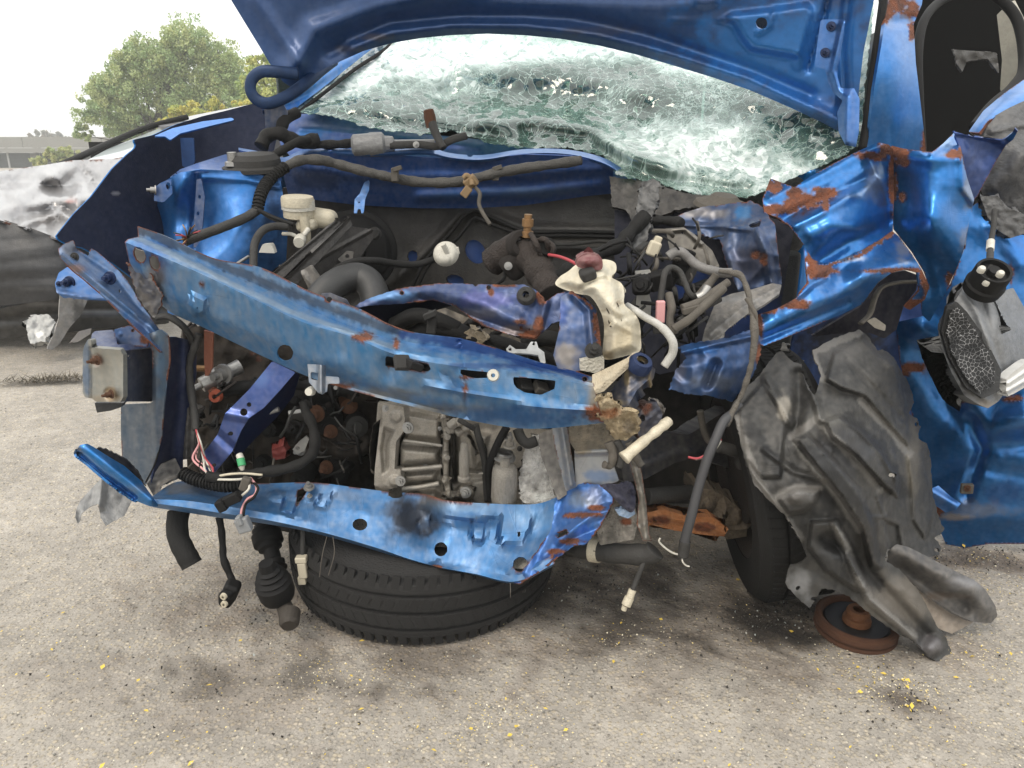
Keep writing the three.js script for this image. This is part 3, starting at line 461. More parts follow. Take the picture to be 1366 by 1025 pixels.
// ---- windscreen: crazed laminated glass, sagging ----
{
  const depth = [[388, 150, 2.42], [490, 52, 2.85], [700, 22, 2.95], [900, 22, 2.85], [1168, -20, 2.3], [1150, 190, 2.1], [1000, 263, 2.06], [930, 260, 2.08], [815, 232, 2.16], [690, 197, 2.32], [560, 180, 2.36], [440, 154, 2.4], [760, 120, 2.62], [950, 150, 2.4], [560, 110, 2.6], [1080, 120, 2.3], [900, 210, 2.2]];
  const dep = tps(depth), U0 = -1, UW = 2.25, V0 = 1.75, VH = 1.05, TW = 2000, TH = 934;
  const uvOf = ([x, y]) => { const q = P(x, y, dep(x, y)); return [(q.x - U0) / UW * 2.25, ((q.y - q.z) * .62 - V0) / VH * 1.05]; };   // metres over the pane
  const skyWhite = [[[403, 140], [440, 104], [500, 50], [655, 40], [830, 56], [850, 76], [760, 80], [667, 90], [608, 110], [532, 112], [479, 124]], [[825, 168], [900, 172], [960, 160], [998, 164], [1014, 186], [1106, 224], [1040, 246], [960, 250], [901, 240], [837, 209], [812, 186]], [[1140, 20], [1170, -20], [1158, 120], [1146, 110]], [[870, 76], [940, 96], [960, 110], [890, 96]]].map((q) => q.map(uvOf));  // outlines where white sky reflection is painted into the pane
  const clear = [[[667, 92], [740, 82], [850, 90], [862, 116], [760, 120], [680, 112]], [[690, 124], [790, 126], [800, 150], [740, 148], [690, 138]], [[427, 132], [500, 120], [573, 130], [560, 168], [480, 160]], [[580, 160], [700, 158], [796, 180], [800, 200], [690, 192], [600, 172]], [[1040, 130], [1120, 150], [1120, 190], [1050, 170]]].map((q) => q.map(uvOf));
  const TA = voroTable(70, 91), TB = voroTable(200, 92), W = new Float32Array(TW * TH * 4);
  for (let j = 0; j < TH; j++) for (let i = 0; i < TW; i++) {
    const x = i / TW * 2.25, y = j / TH * 1.05, wx = x + .016 * n3(x * 9, y * 9, 1) + .004 * n3(x * 40, y * 40, 2), wy = y + .016 * n3(x * 9, y * 9, 5) + .004 * n3(x * 40, y * 40, 6);
    const a = voro(wx / 2.25, wy / 2.25, 70, TA), b = voro(wx / 2.25, wy / 2.25, 200, TB), c = voro((wx + .4 * wy) / 4, wy / 1.6, 70, TA);
    let s = 1e9, d = 1e9; for (const q of skyWhite) s = Math.min(s, sdPoly(x, y, q)); for (const q of clear) d = Math.min(d, sdPoly(x, y, q));
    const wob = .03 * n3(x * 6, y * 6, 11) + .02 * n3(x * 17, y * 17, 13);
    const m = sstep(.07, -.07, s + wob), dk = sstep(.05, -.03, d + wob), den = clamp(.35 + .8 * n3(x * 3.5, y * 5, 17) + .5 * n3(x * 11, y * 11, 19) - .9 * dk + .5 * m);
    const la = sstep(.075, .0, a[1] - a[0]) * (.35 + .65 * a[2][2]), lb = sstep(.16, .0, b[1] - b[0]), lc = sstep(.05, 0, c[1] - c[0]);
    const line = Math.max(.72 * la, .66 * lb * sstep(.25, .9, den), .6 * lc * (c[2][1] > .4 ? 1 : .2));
    // shards whitened by crazing, and by sky reflection painted inside the outlines
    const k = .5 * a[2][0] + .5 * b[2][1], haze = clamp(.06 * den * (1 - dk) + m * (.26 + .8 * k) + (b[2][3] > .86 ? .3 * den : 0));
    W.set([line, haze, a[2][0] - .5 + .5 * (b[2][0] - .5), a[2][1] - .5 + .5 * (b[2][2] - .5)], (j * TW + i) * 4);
  }
  const rect = (fn, srgb) => { const d = new Uint8Array(TW * TH * 4); for (let i = 0; i < TW * TH; i++) { const c = fn(W[i * 4], W[i * 4 + 1], W[i * 4 + 2], W[i * 4 + 3]); for (let k = 0; k < 3; k++) d[i * 4 + k] = clamp(c[k]) * 255; d[i * 4 + 3] = 255; } const t = new THREE.DataTexture(d, TW, TH, THREE.RGBAFormat); t.magFilter = THREE.LinearFilter; t.wrapS = t.wrapT = THREE.RepeatWrapping; t.needsUpdate = true; if (srgb) t.colorSpace = THREE.SRGBColorSpace; return t; };
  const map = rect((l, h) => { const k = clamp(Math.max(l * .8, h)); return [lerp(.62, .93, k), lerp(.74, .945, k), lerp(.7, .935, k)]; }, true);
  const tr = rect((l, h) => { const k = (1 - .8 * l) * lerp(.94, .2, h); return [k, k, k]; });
  const nm = rect((l, h, p, q) => [.5 + p * .16 + l * .04, .5 + q * .16, .98]);
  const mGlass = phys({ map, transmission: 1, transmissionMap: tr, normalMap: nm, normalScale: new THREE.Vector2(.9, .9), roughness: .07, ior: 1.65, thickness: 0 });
  const g = sheetGeo({ o: [[388, 150], [405, 128], [440, 98], [490, 52], [520, 30], [700, 22], [900, 22], [1080, 10], [1168, -20], [1160, 60], [1152, 130], [1150, 190], [1126, 208], [1080, 228], [1032, 250], [1000, 263], [930, 260], [872, 243], [822, 234], [806, 208], [760, 197], [690, 197], [650, 190], [602, 174], [560, 180], [490, 170], [440, 154]],
    d: depth, jag: 1.8, step: 3, thick: .0015, ns: .5, noise: [[.02, 60], [.008, 22]],
    folds: [{ p: [[600, 122], [700, 130], [800, 142], [850, 165]], a: -.05, w: 26, k: 'r' }, { p: [[640, 160], [720, 158], [790, 172], [830, 200], [900, 225]], a: .045, w: 12, k: 'r' }, { p: [[700, 175], [780, 185], [825, 215]], a: -.03, w: 10, k: 'r' }, { p: [[430, 125], [520, 118], [600, 130]], a: -.03, w: 12, k: 'r' }, { p: [[440, 152], [560, 170], [690, 188], [800, 206], [880, 240], [1000, 256]], a: -.03, w: 9, k: 'r' }, { p: [[620, 90], [760, 100], [900, 130]], a: .03, w: 20, k: 'r' }, { p: [[540, 60], [500, 120], [520, 160]], a: .02, w: 16, k: 'r' }, { p: [[860, 110], [960, 130], [1100, 150]], a: .03, w: 22, k: 'r' }],
    look: { c: [1, 1, 1] } });
  const pp = g.attributes.position, uv = g.attributes.uv;
  for (let i = 0; i < pp.count; i++) uv.setXY(i, (pp.getX(i) - U0) / UW, ((pp.getY(i) - pp.getZ(i)) * .62 - V0) / VH);
  g.clearGroups(); g.deleteAttribute('color');
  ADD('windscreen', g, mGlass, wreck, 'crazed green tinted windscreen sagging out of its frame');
}
// ---- windscreen pillars and door frame ----
sheet('windscreen_pillar', { o: [[350, 146], [372, 128], [400, 112], [440, 84], [488, 52], [530, 26], [546, 30], [500, 62], [462, 92], [424, 122], [392, 146]], d: [[350, 146, 2.4], [400, 112, 2.46], [530, 26, 2.9], [392, 146, 2.42]], step: 3, thick: .03, folds: [{ p: [[360, 142], [410, 116], [500, 56]], a: .014, w: 9 }], look: { c: BLUE, dust: [.2] } }, mPaint);
hose('pillar_seal', [[396, 152, 2.42], [432, 124, 2.5], [474, 92, 2.64], [518, 62, 2.8], [540, 36, 2.88]], .006, mBlack);
sheet('windscreen_pillar', { o: [[1183, -60], [1182, 20], [1176, 60], [1166, 120], [1157, 198], [1190, 206], [1236, 206], [1231, 160], [1222, 84], [1219, 32], [1230, 6], [1240, -60]], d: [[1183, -60, 2.2], [1157, 198, 2.05], [1200, 80, 2.06], [1236, 206, 2.1], [1221, 60, 2.14], [1240, -60, 2.3]], step: 3, thick: .01, noise: [[.006, 40]], folds: [{ p: [[1192, 30], [1216, 26]], a: -.02, w: 10 }, { p: [[1196, 60], [1190, 195]], a: .012, w: 24, k: 'r' }], look: { c: BLUE, dust: [.08], rust: [[1198, 6, 16, 12], [1184, 14, 7, 14], [1216, 14, 12, 10], [1218, 40, 5, 14], [1234, 190, 4, 16], [1205, -20, 20, 14]] } }, mPaint);
hose('pillar_seal', [[1184, -40, 2.16], [1176, 20, 2.12], [1166, 90, 2.09], [1157, 160, 2.06], [1150, 200, 2.04]], .011, mBlack);
hose('door_seal', [[1230, 206, 2.12], [1226, 130, 2.14], [1225, 70, 2.18], [1232, 30, 2.24], [1252, 4, 2.32], [1290, -14, 2.4]], .012, mBlack);
hose('door_seal', [[1292, -20, 2.42], [1330, -4, 2.44], [1356, 24, 2.42], [1366, 90, 2.36], [1352, 116, 2.3], [1325, 140, 2.22], [1300, 170, 2.14]], .015, mBlack);
sheet('door_pillar_trim', { o: [[1330, 20], [1348, 2], [1362, 30], [1365, 98], [1350, 110], [1334, 124], [1337, 80]], d: [[1330, 20, 2.55], [1365, 98, 2.48], [1334, 124, 2.55]], step: 3, thick: .02, look: { c: [.36, .34, .28], dust: [.15] } }, mPlastic);
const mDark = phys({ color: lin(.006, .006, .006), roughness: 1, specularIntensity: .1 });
sheet('seat_cover', { o: [[1272, 66], [1330, 70], [1334, 100], [1318, 78], [1290, 82], [1284, 96], [1276, 84]], d: 2.9, step: 3, thick: .01, noise: [[.03, 14]], look: { c: [.05, .048, .045] } }, mPlastic);
put('dark_cabin_sheet', sheetGeo({ o: [[1170, -90], [1500, -80], [1500, 330], [1236, 330], [1190, 180]], d: [[1240, -80, 3.4], [1500, -80, 3.4], [1366, 330, 3.2], [1228, 180, 3.3]], step: 12, thick: .03, look: { c: [1, 1, 1] } }), mDark, wreck);  // black sheet added to stand in for the dark cabin
// ---- raised bonnet, inner side towards us ----
const bonnet = sheet('bonnet', {
  o: [[378, 110], [364, 92], [346, 62], [308, 0], [282, -60], [258, -150], [240, -385], [1200, -385], [1182, -150], [1172, -60], [1166, 0], [1152, 70], [1146, 120], [1142, 190], [1120, 176], [1100, 165], [1060, 146], [1000, 120], [950, 103], [900, 88], [850, 73], [800, 61], [750, 52], [700, 47], [650, 45], [600, 47], [560, 51], [520, 58], [485, 68], [440, 88], [405, 106], [388, 116]],
  d: [[378, 110, 2.28], [308, 0, 2.25], [258, -150, 2.12], [240, -385, 1.85], [1200, -385, 1.8], [1182, -150, 2.0], [1160, 30, 2.1], [1142, 190, 2.12], [1000, 120, 2.24], [800, 61, 2.32], [620, 46, 2.34], [485, 68, 2.32], [700, -150, 2.1], [700, -385, 1.86], [900, 0, 2.22], [600, 0, 2.27]],
  step: 4, thick: .012, noise: [[.006, 70], [.002, 18]], backColor: BLUE,
  folds: [
    { p: [[470, 62], [520, 44], [600, 34], [700, 34], [800, 47], [900, 73], [1000, 104], [1080, 142], [1140, 172]], a: .03, w: 9, k: 'r' },
    { p: [[440, 70], [520, 30], [620, 22], [760, 24], [860, 46], [960, 82], [1080, 128]], a: -.018, w: 9, k: 'r' },
    { p: [[1124, -80], [1100, 18], [1078, 92]], a: -.024, w: 5 }, { p: [[1114, -80], [1088, 20], [1066, 84]], a: .012, w: 7, k: 'r' }, { p: [[1138, -60], [1122, 60], [1126, 150]], a: -.02, w: 7, k: 'r' },
    { p: [[1034, 14], [1027, 34], [1012, 44]], a: .012, w: 5 }, { p: [[780, -100], [640, -20], [500, 10], [420, 40], [392, 90]], a: .03, w: 15, k: 'r' },
    { p: [[340, 0], [400, 84]], a: .015, w: 9, k: 'r' }],
  pads: [[[[830, 18], [900, 24], [955, 26], [975, 14], [1030, 8], [1080, 0], [1090, 14], [1070, 82], [1000, 70], [985, 52], [976, 34], [950, 27], [900, 30]], .03, 10], [[[420, -300], [1000, -300], [1020, -60], [960, 2], [880, 12], [600, 4], [480, -30]], -.028, 26], [[[924, -10], [962, -12], [960, 8], [940, 14], [925, 8]], .012, 6]],
  holes: [[1016, 31, 8, 8]],
  look: { c: [.004, .045, .16], dust: [.06, [.2, .2, .2]], spots: [[800, 40, 60, 8, [.12, .1, .07], .3], [1050, 60, 20, 8, [.1, .2, .4], .4], [500, 50, 30, 5, [.15, .12, .08], .5], [470, 66, 40, 6, [.12, .1, .08], .4], [1060, 70, 170, 90, [.02, .17, .5], .85], [1000, 140, 160, 40, [.015, .12, .4], .6]] } }, mInside, wreck);  // wide blue spots paint the brighter reflecting half over a dark base
bonnet.userData.label = 'raised bonnet seen from its inner side';
put('hole_backing', sheetGeo({ o: [[1003, 18], [1029, 18], [1029, 44], [1003, 44]], d: 2.245, step: 6, look: { c: BLK } }), mPlastic, bonnet);
// hinges
sheet('bonnet_hinge', { o: [[1095, 26], [1128, 26], [1122, 70], [1117, 100], [1122, 118], [1140, 118], [1147, 132], [1146, 175], [1142, 196], [1128, 194], [1119, 176], [1117, 150], [1124, 134], [1112, 124], [1104, 108], [1101, 92], [1089, 90], [1087, 84]], d: [[1095, 26, 2.08], [1089, 90, 2.08], [1122, 118, 2.05], [1146, 175, 2.0], [1128, 194, 2.02]], step: 2.5, thick: .005, folds: [{ p: [[1126, 30], [1112, 96], [1120, 122]], a: .014, w: 5, k: 'r' }, { p: [[1132, 130], [1130, 190]], a: .03, w: 10, k: 'r' }], look: { c: [.03, .16, .48], dust: [.12] } }, mPaint);
for (const [x, y] of [[1109, 35], [1101, 70]]) bolt(x, y, 2.06, .0075, mNavy);
hose('bonnet_hinge', [[398, 99, 2.22], [370, 96, 2.2], [348, 96, 2.2], [336, 106, 2.2], [334, 120, 2.2], [341, 132, 2.2], [356, 138, 2.2], [380, 130, 2.22], [405, 113, 2.26], [430, 92, 2.34], [446, 80, 2.4]], .016, phys({ color: lin(.007, .035, .11), metalness: .4, roughness: .5, map: grimeTex }), { flat: .5, n: 80 });
sheet('hinge_bracket', { o: [[352, 140], [376, 136], [384, 150], [380, 176], [366, 184], [354, 172]], d: [[352, 140, 2.24], [380, 176, 2.26]], step: 2.5, thick: .006, look: { c: [.015, .06, .17], dust: [.25] } });
// ---- wing on the lamp-crash side: torn open, inside shade painted into its inner face towards us ----
const wing = sheet('front_wing', {
  o: [[74, 316], [98, 286], [122, 262], [150, 225], [170, 206], [180, 198], [182, 192], [176, 187], [205, 180], [235, 166], [270, 155], [300, 148], [338, 138], [362, 148], [372, 170], [362, 215], [300, 240], [250, 250], [235, 300], [225, 360], [190, 380], [150, 350], [110, 330], [90, 326]],
  d: [[74, 316, 1.72], [150, 225, 1.98], [180, 192, 2.1], [338, 138, 2.5], [362, 215, 2.4], [225, 360, 2.05], [150, 350, 1.84], [250, 220, 2.3]],
  step: 4, thick: .006, noise: [[.004, 60]], backColor: BLUE, look: { c: [.004, .008, .026], dust: [.03, [.2, .2, .2]], spots: [[154, 258, 6, 2, [.2, .2, .22], .7]] } }, mMatte);
sheet('wing_flange', { o: [[204, 182], [230, 171], [270, 162], [309, 157], [313, 160], [280, 168], [240, 178], [227, 187], [220, 182]], d: [[204, 182, 2.12], [309, 157, 2.35], [227, 187, 2.13]], step: 2, thick: .004, look: { c: [.03, .17, .5] } }, mPaint, wing);
sheet('wing_bracket', { o: [[240, 184], [258, 184], [260, 215], [254, 226], [243, 222]], d: 2.18, step: 2.5, thick: .005, look: { c: [.012, .05, .16] } }, mDull, wing);
// ---- strut tower ----
const tower = sheet('strut_tower', {
  o: [[210, 262], [222, 240], [240, 230], [268, 226], [330, 229], [374, 240], [384, 300], [378, 420], [224, 420], [212, 350], [209, 300]],
  d: [[210, 262, 2.1], [209, 340, 2.1], [238, 250, 1.99], [240, 340, 1.97], [262, 300, 2.04], [272, 250, 2.02], [320, 300, 1.97], [374, 260, 2.08], [380, 400, 2.1], [320, 400, 1.96], [230, 420, 2.0]],
  step: 3, thick: .004, noise: [[.003, 40], [.0012, 12]],
  folds: [{ p: [[262, 236], [258, 300], [262, 360]], a: -.02, w: 5, k: 'r' }, { p: [[246, 238], [232, 270], [231, 320], [238, 350]], a: .018, w: 8, k: 'r' }, { p: [[268, 237], [330, 240], [372, 250]], a: .01, w: 3, k: 'r' }],
  holes: [[222, 250, 3, 4]], look: { c: [.006, .14, .44], dust: [.08], spots: [[350, 320, 22, 40, [.008, .04, .12], .6], [258, 320, 8, 30, [.01, .04, .12], .6], [365, 280, 14, 40, [.012, .03, .08], .7]] } }, mDull);
sheet('tower_top', { o: [[222, 240], [240, 226], [262, 218], [300, 206], [370, 206], [376, 240], [330, 231], [268, 228], [236, 233]], d: [[222, 240, 2.02], [268, 228, 2.0], [376, 240, 2.06], [300, 206, 2.28], [370, 206, 2.28]], step: 3, thick: .004, look: { c: [.016, .14, .5], dust: [.2] } }, mPaint, tower);
put('strut_mount', turned(P(340, 222, 2.12), [[.0, .035], [.055, .033], [.062, .026], [.068, .02], [.07, .004], [.085, 0], [.085, -.01], [0, -.01]], V(0, 1, .12), 32), mGreyHose, tower);
put('strut_nut', turned(P(311, 221, 2.08), [[0, .035], [.012, .034], [.013, .012], [.02, .01], [.022, 0], [0, 0]], V(0, 1, .1), 14), mSteel, tower);
sheet('tower_seam', { o: [[262, 240], [268, 238], [273, 262], [270, 300], [266, 330], [258, 330], [259, 290]], d: [[262, 240, 1.995], [266, 330, 1.985]], step: 2, thick: .004, holes: [[266, 263, 2, 3], [264, 285, 2, 3]], look: { c: [.015, .07, .22], dust: [.2] } }, mDull, tower);
sheet('wing_mount', { o: [[206, 250], [214, 244], [228, 238], [230, 258], [218, 270], [205, 268]], d: [[206, 250, 1.98], [228, 240, 1.99]], step: 2, thick: .004, holes: [[224, 248, 3, 5]], look: { c: [.015, .1, .32], dust: [.2] } });
bolt(207, 254, 1.97, .008, mSteel, V(-1, .1, .5), wreck, 1.4);
// ---- scuttle / cowl ----
sheet('cowl_tray', { o: [[372, 190], [388, 152], [440, 152], [500, 168], [560, 178], [640, 186], [700, 196], [800, 208], [850, 240], [850, 262], [760, 240], [600, 230], [400, 224]], d: [[388, 152, 2.5], [440, 150, 2.52], [640, 186, 2.5], [850, 240, 2.35], [850, 262, 2.3], [600, 230, 2.36], [400, 224, 2.34]], step: 4, thick: .004, noise: [[.008, 30]], folds: [{ p: [[400, 170], [500, 180], [640, 195]], a: .02, w: 8 }], look: { c: [.01, .07, .27], dust: [.14], spots: [[415, 178, 26, 8, [.03, .2, .5], .6]] } });
sheet('cowl_panel', { o: [[372, 214], [420, 204], [500, 206], [590, 212], [640, 212], [700, 206], [760, 208], [818, 222], [818, 258], [780, 262], [740, 268], [700, 274], [630, 278], [560, 278], [480, 274], [430, 268], [385, 262]], d: [[372, 214, 2.27], [818, 222, 2.22], [600, 212, 2.28], [385, 262, 2.33], [600, 278, 2.36], [780, 262, 2.3]], step: 3, thick: .004, noise: [[.005, 40], [.002, 14]], folds: [{ p: [[400, 226], [520, 238], [640, 236], [800, 226]], a: .012, w: 8, k: 'r' }, { p: [[560, 262], [700, 258], [800, 246]], a: .014, w: 8, k: 'r' }], look: { c: [.012, .085, .33], dust: [.13], spots: [[720, 256, 70, 9, [.12, .2, .34], .6], [430, 240, 50, 16, [.01, .025, .08], .6], [620, 262, 60, 8, [.05, .15, .36], .5]] } });
beam('cowl_lip', { rails: [[[318, 197, 2.26], [345, 202, 2.27], [378, 210, 2.27], [400, 201, 2.28], [430, 197, 2.3], [470, 199, 2.3], [520, 199, 2.3], [572, 197, 2.31], [600, 204, 2.3], [640, 207, 2.29], [700, 199, 2.3], [760, 200, 2.28], [806, 211, 2.24], [832, 226, 2.2]], [[318, 200, 2.23], [345, 206, 2.24], [380, 216, 2.24], [402, 207, 2.25], [430, 203, 2.26], [470, 205, 2.26], [520, 205, 2.26], [572, 204, 2.27], [600, 210, 2.26], [640, 213, 2.25], [700, 205, 2.26], [760, 206, 2.24], [806, 218, 2.2], [830, 232, 2.17]], [[319, 202, 2.235], [345, 208, 2.245], [380, 219, 2.245], [402, 210, 2.255], [430, 206, 2.265], [470, 208, 2.265], [520, 208, 2.265], [572, 207, 2.275], [600, 213, 2.265], [640, 216, 2.255], [700, 208, 2.265], [760, 209, 2.245], [806, 221, 2.205], [830, 235, 2.175]]], nu: 130, sub: 3, thick: .002, noise: [[.006, 40]], holes: [[440, 200.5, 4, 1.4], [627, 208, 4, 1.5]], look: { c: [.02, .14, .42], dust: [.12] } }, mPaint);
// wiper gear
const wiper = ADD('wiper_motor', turned(P(468, 194, 2.27), [[0, 0], [.022, .002], [.03, .008], [.032, .05], [.034, .055], [.034, .09], [.024, .098], [.022, .12], [.012, .125], [.01, .24], [0, .24]], P(560, 191, 2.3).sub(P(468, 194, 2.27)), 24), std({ color: lin(.3, .3, .3), metalness: .4, roughness: .6, map: grimeTex }));
hose('wiper_link', [[520, 194, 2.27], [560, 193, 2.28], [585, 195, 2.28], [604, 186, 2.28], [622, 181, 2.3]], .011, mGreyHose, { flat: .6 }, wiper);
hose('wiper_spindle', [[573, 155, 2.3], [578, 170, 2.28], [586, 188, 2.26], [592, 198, 2.25]], (t) => .014 - .004 * t, mGreyHose, {}, wiper); put('spindle_tip', turned(P(573, 155, 2.29), [[0, .02], [.014, .018], [.017, 0], [.016, -.03], [0, -.03]], V(-.15, .9, .1), 14), mRustBolt, wiper);
bolt(555, 193, 2.26, .006, mSteel);
for (const [pts, r] of [[[[348, 196, 2.2], [356, 182, 2.22], [372, 178, 2.22], [388, 186, 2.24], [404, 190, 2.26], [425, 186, 2.28]], .02], [[[372, 180, 2.24], [380, 160, 2.26], [396, 150, 2.3]], .016], [[[400, 192, 2.26], [430, 193, 2.28], [470, 190, 2.3], [478, 184, 2.3]], .012]]) hose('loom', pts, r, mRubber, { wob: .15 });
// ---- bulkhead ----
const bulk = sheet('bulkhead_insulation', { o: [[376, 250], [480, 268], [560, 272], [700, 268], [800, 256], [900, 260], [940, 330], [930, 470], [640, 480], [370, 470]], d: [[376, 250, 2.4], [600, 270, 2.44], [800, 256, 2.36], [930, 400, 2.25], [640, 470, 2.4], [370, 460, 2.42]], step: 4, thick: .012, noise: [[.008, 50], [.003, 18]],
  holes: [[634, 336, 13, 17, -.5], [607, 374, 12, 7, .2], [550, 342, 7, 8, .2]], folds: [{ p: [[470, 420], [560, 345], [615, 284], [645, 282], [700, 306], [900, 310]], a: .02, w: 8, k: 'r' }, { p: [[700, 330], [820, 332]], a: .018, w: 6, k: 'r' }, { p: [[520, 300], [540, 420]], a: .014, w: 10, k: 'r' }], look: { c: [.015, .013, .0115], dust: [.06, [.2, .18, .15]], spots: [[720, 284, 60, 10, [.05, .045, .04], .5], [570, 310, 30, 20, [.035, .03, .028], .5]] } }, mPlastic);
put('bulkhead_panel', sheetGeo({ o: [[500, 300], [700, 300], [700, 420], [500, 420]], d: 2.46, step: 10, look: { c: [.014, .1, .4], dust: [.15] } }), mDull, bulk);
for (const [a, b] of [[0, 0], [7, 9]]) hose('brake_pipe', [[545 + a, 395, 2.36], [566 + a, 350 + a * .3, 2.37], [600 + a, 312 + b, 2.38], [620 + a, 288 + b, 2.38], [632, 282 + b, 2.38], [660, 292 + b, 2.37], [700, 308 + b * .6, 2.34], [760, 309 + b * .6, 2.32], [835, 311 + b * .6, 2.26]], .006, mBlack, { n: 60 });
hose('brake_pipe', [[712, 325, 2.3], [760, 326, 2.3], [800, 322, 2.28], [835, 326, 2.24]], .006, mGreyHose);
// ---- brake servo and reservoir ----
const servo = ADD('brake_servo', turned(P(476, 334, 2.36), [[0, .12], [.03, .12], [.034, .1], [.05, .098], [.09, .085], [.105, .07], [.108, .055], [.122, .05], [.126, .04], [.122, .032], [.11, .03], [.1, 0], [0, 0]], V(.12, .08, 1), 48), mBlack);
put('servo_stud', turned(P(500, 312, 2.22), [[0, .02], [.012, .02], [.014, .005], [.02, 0], [0, 0]], V(.1, .1, 1), 14), mGreyHose, servo);
const resv = ADD('fluid_reservoir', [turned(P(398, 291, 2.02), [[0, .058], [.04, .056], [.042, .05], [.042, .032], [.038, .03], [.038, .003], [.034, 0], [0, 0]], V(.05, 1, .1), 32), boxGeo(428, 291, 2.06, .085, .05, .07, [0, 0, -.15], .45), boxGeo(410, 300, 2.02, .05, .03, .06, [0, 0, .1], .4), turned(P(408, 314, 1.99), [[.012, .05], [.013, 0], [.01, -.02], [0, -.02]], V(0, 1, .1), 14)], mCream);
put('reservoir_cap', turned(P(398, 279, 2.02), [[0, .03], [.038, .029], [.042, .024], [.043, 0], [0, 0]], V(.05, 1, .1), 36), mWhite, resv);
ADD('valve_fitting', [turned(P(400, 321, 1.95), [[0, .02], [.013, .02], [.015, .012], [.015, -.012], [.01, -.02], [0, -.02]], V(.1, -.2, 1), 18), tubeGeo([P(399, 319, 1.96), P(390, 313, 1.96), P(377, 312, 1.97)], .005), tubeGeo([P(405, 314, 1.97), P(412, 305, 1.98)], .007)], mWhite);
sheet('white_bracket', { o: [[350, 326], [362, 325], [367, 338], [345, 337]], d: 1.93, step: 2, thick: .02, look: { c: [.6, .6, .55], dust: [.2] } }, mPlastic);
// black air duct rails
for (const [o, d] of [[[[352, 374], [438, 300], [450, 293], [456, 298], [372, 382]], 1.86], [[[372, 380], [462, 294], [466, 290], [470, 300], [392, 384]], 1.84], [[[412, 352], [466, 302], [497, 306], [498, 318], [480, 344], [440, 376], [424, 372]], 1.9]]) sheet('air_duct', { o, d: [[o[0][0], o[0][1], d], [o[2][0], o[2][1], d + .1], [o[3][0], o[3][1], d + .1]], step: 2, thick: .01, folds: [{ p: [o[0], o[2]], a: .006, w: 3 }], look: { c: [.012, .011, .011], dust: [.08, [.2, .18, .16]] } }, mPlastic);
sheet('duct_clip', { o: [[400, 362], [414, 354], [420, 362], [432, 380], [428, 396], [414, 392], [408, 378]], d: 1.83, step: 2.5, thick: .015, folds: [{ p: [[404, 366], [420, 388]], a: .012, w: 5 }], look: { c: [.1, .095, .09], dust: [.2] } }, mPlastic);
sheet('servo_bracket', { o: [[450, 346], [462, 335], [472, 336], [470, 346], [458, 352]], d: 1.93, step: 2, thick: .006, holes: [[463, 342, 3, 3]], look: { c: [.12, .115, .11], dust: [.2] } });
hose('intake_hose', [[424, 402, 1.78], [438, 386, 1.8], [458, 374, 1.83], [478, 370, 1.85], [492, 378, 1.84], [500, 396, 1.82], [500, 416, 1.8]], .036, std({ color: lin(.038, .038, .038), roughness: .55, map: grimeTex }), { n: 50, k: 18 });
hose('vacuum_hose', [[432, 376, 1.86], [448, 360, 1.87], [470, 350, 1.88], [498, 348, 1.9], [528, 352, 1.94], [556, 353, 1.97], [580, 346, 1.98]], .0095, mRubber, { n: 50 });
const wcap = ADD('white_filler_cap', [turned(P(595, 339, 1.97), [[0, .02], [.02, .02], [.027, .016], [.032, .008], [.034, 0], [.03, -.006], [0, -.006]], V(-.1, .5, 1), 26), boxGeo(594, 332, 1.95, .012, .028, .012, [.3, 0, .4]), boxGeo(607, 335, 1.97, .022, .018, .012, [0, 0, .2])], mWhite);
// ---- looms over the bay ----
const conv = (t) => .0155;
hose('loom', [[246, 322, 1.86], [262, 316, 1.88], [300, 302, 1.92], [328, 290, 1.96], [344, 280, 1.98]], .0125, mGreyHose, { n: 60, wob: .06 });
hose('corrugated_loom', [[343, 282, 1.98], [347, 262, 2.0], [356, 244, 2.05], [370, 230, 2.08], [382, 222, 2.1]], .0145, mRubber, { n: 170, ribs: .009, open: false });
hose('loom', [[380, 223, 2.1], [400, 214, 2.13], [430, 214, 2.16], [446, 218, 2.18], [500, 232, 2.18], [560, 243, 2.17], [616, 242, 2.15], [650, 234, 2.14], [690, 226, 2.15], [740, 219, 2.16], [775, 214, 2.18]], .0135, std({ color: lin(.085, .08, .072), roughness: .7, map: grimeTex, bumpMap: bumpTex, bumpScale: .002 }), { n: 120, wob: .12 });
hose('loom', [[354, 224, 2.1], [360, 212, 2.14], [374, 202, 2.16], [396, 190, 2.18], [412, 186, 2.22]], .012, mRubber, { wob: .1 });
hose('loom_branch', [[344, 280, 1.97], [360, 288, 1.96], [378, 295, 1.95], [392, 300, 1.95]], .005, mRubber); hose('loom_branch', [[346, 282, 1.98], [364, 293, 1.97], [388, 300, 1.96]], .0035, mGreyHose);
hose('thin_hose', [[338, 372, 1.82], [338, 348, 1.85], [340, 324, 1.88], [350, 308, 1.9], [366, 302, 1.93], [384, 303, 1.95]], .01, mGreyHose, { n: 40 });
hose('drain_pipe', [[316, 352, 1.85], [332, 342, 1.88]], .004, mSteel);
for (const [x, y, a] of [[527, 233, 0], [661, 232, 0]]) ADD('loom_clip', [boxGeo(x, y, 2.15, .018, .036, .03, [0, 0, a]), boxGeo(x + 3, y - 8, 2.14, .024, .012, .02, [0, 0, .3])], mDustyHose);
for (let k = 0; k < 14; k++) { const a = rnd() * 6.28, r = 14 + 8 * rnd(); hose('frayed_wire', [[250, 318, 1.86], [250 + r * .5 * Math.cos(a), 316 + r * .5 * Math.sin(a), 1.84], [250 + r * Math.cos(a), 318 + r * .8 * Math.sin(a) - 2, 1.83 + .03 * rnd()]], .0016, [mRed, mBrass, mBlack, mGreyHose][k % 4], { n: 8, k: 5 }); }
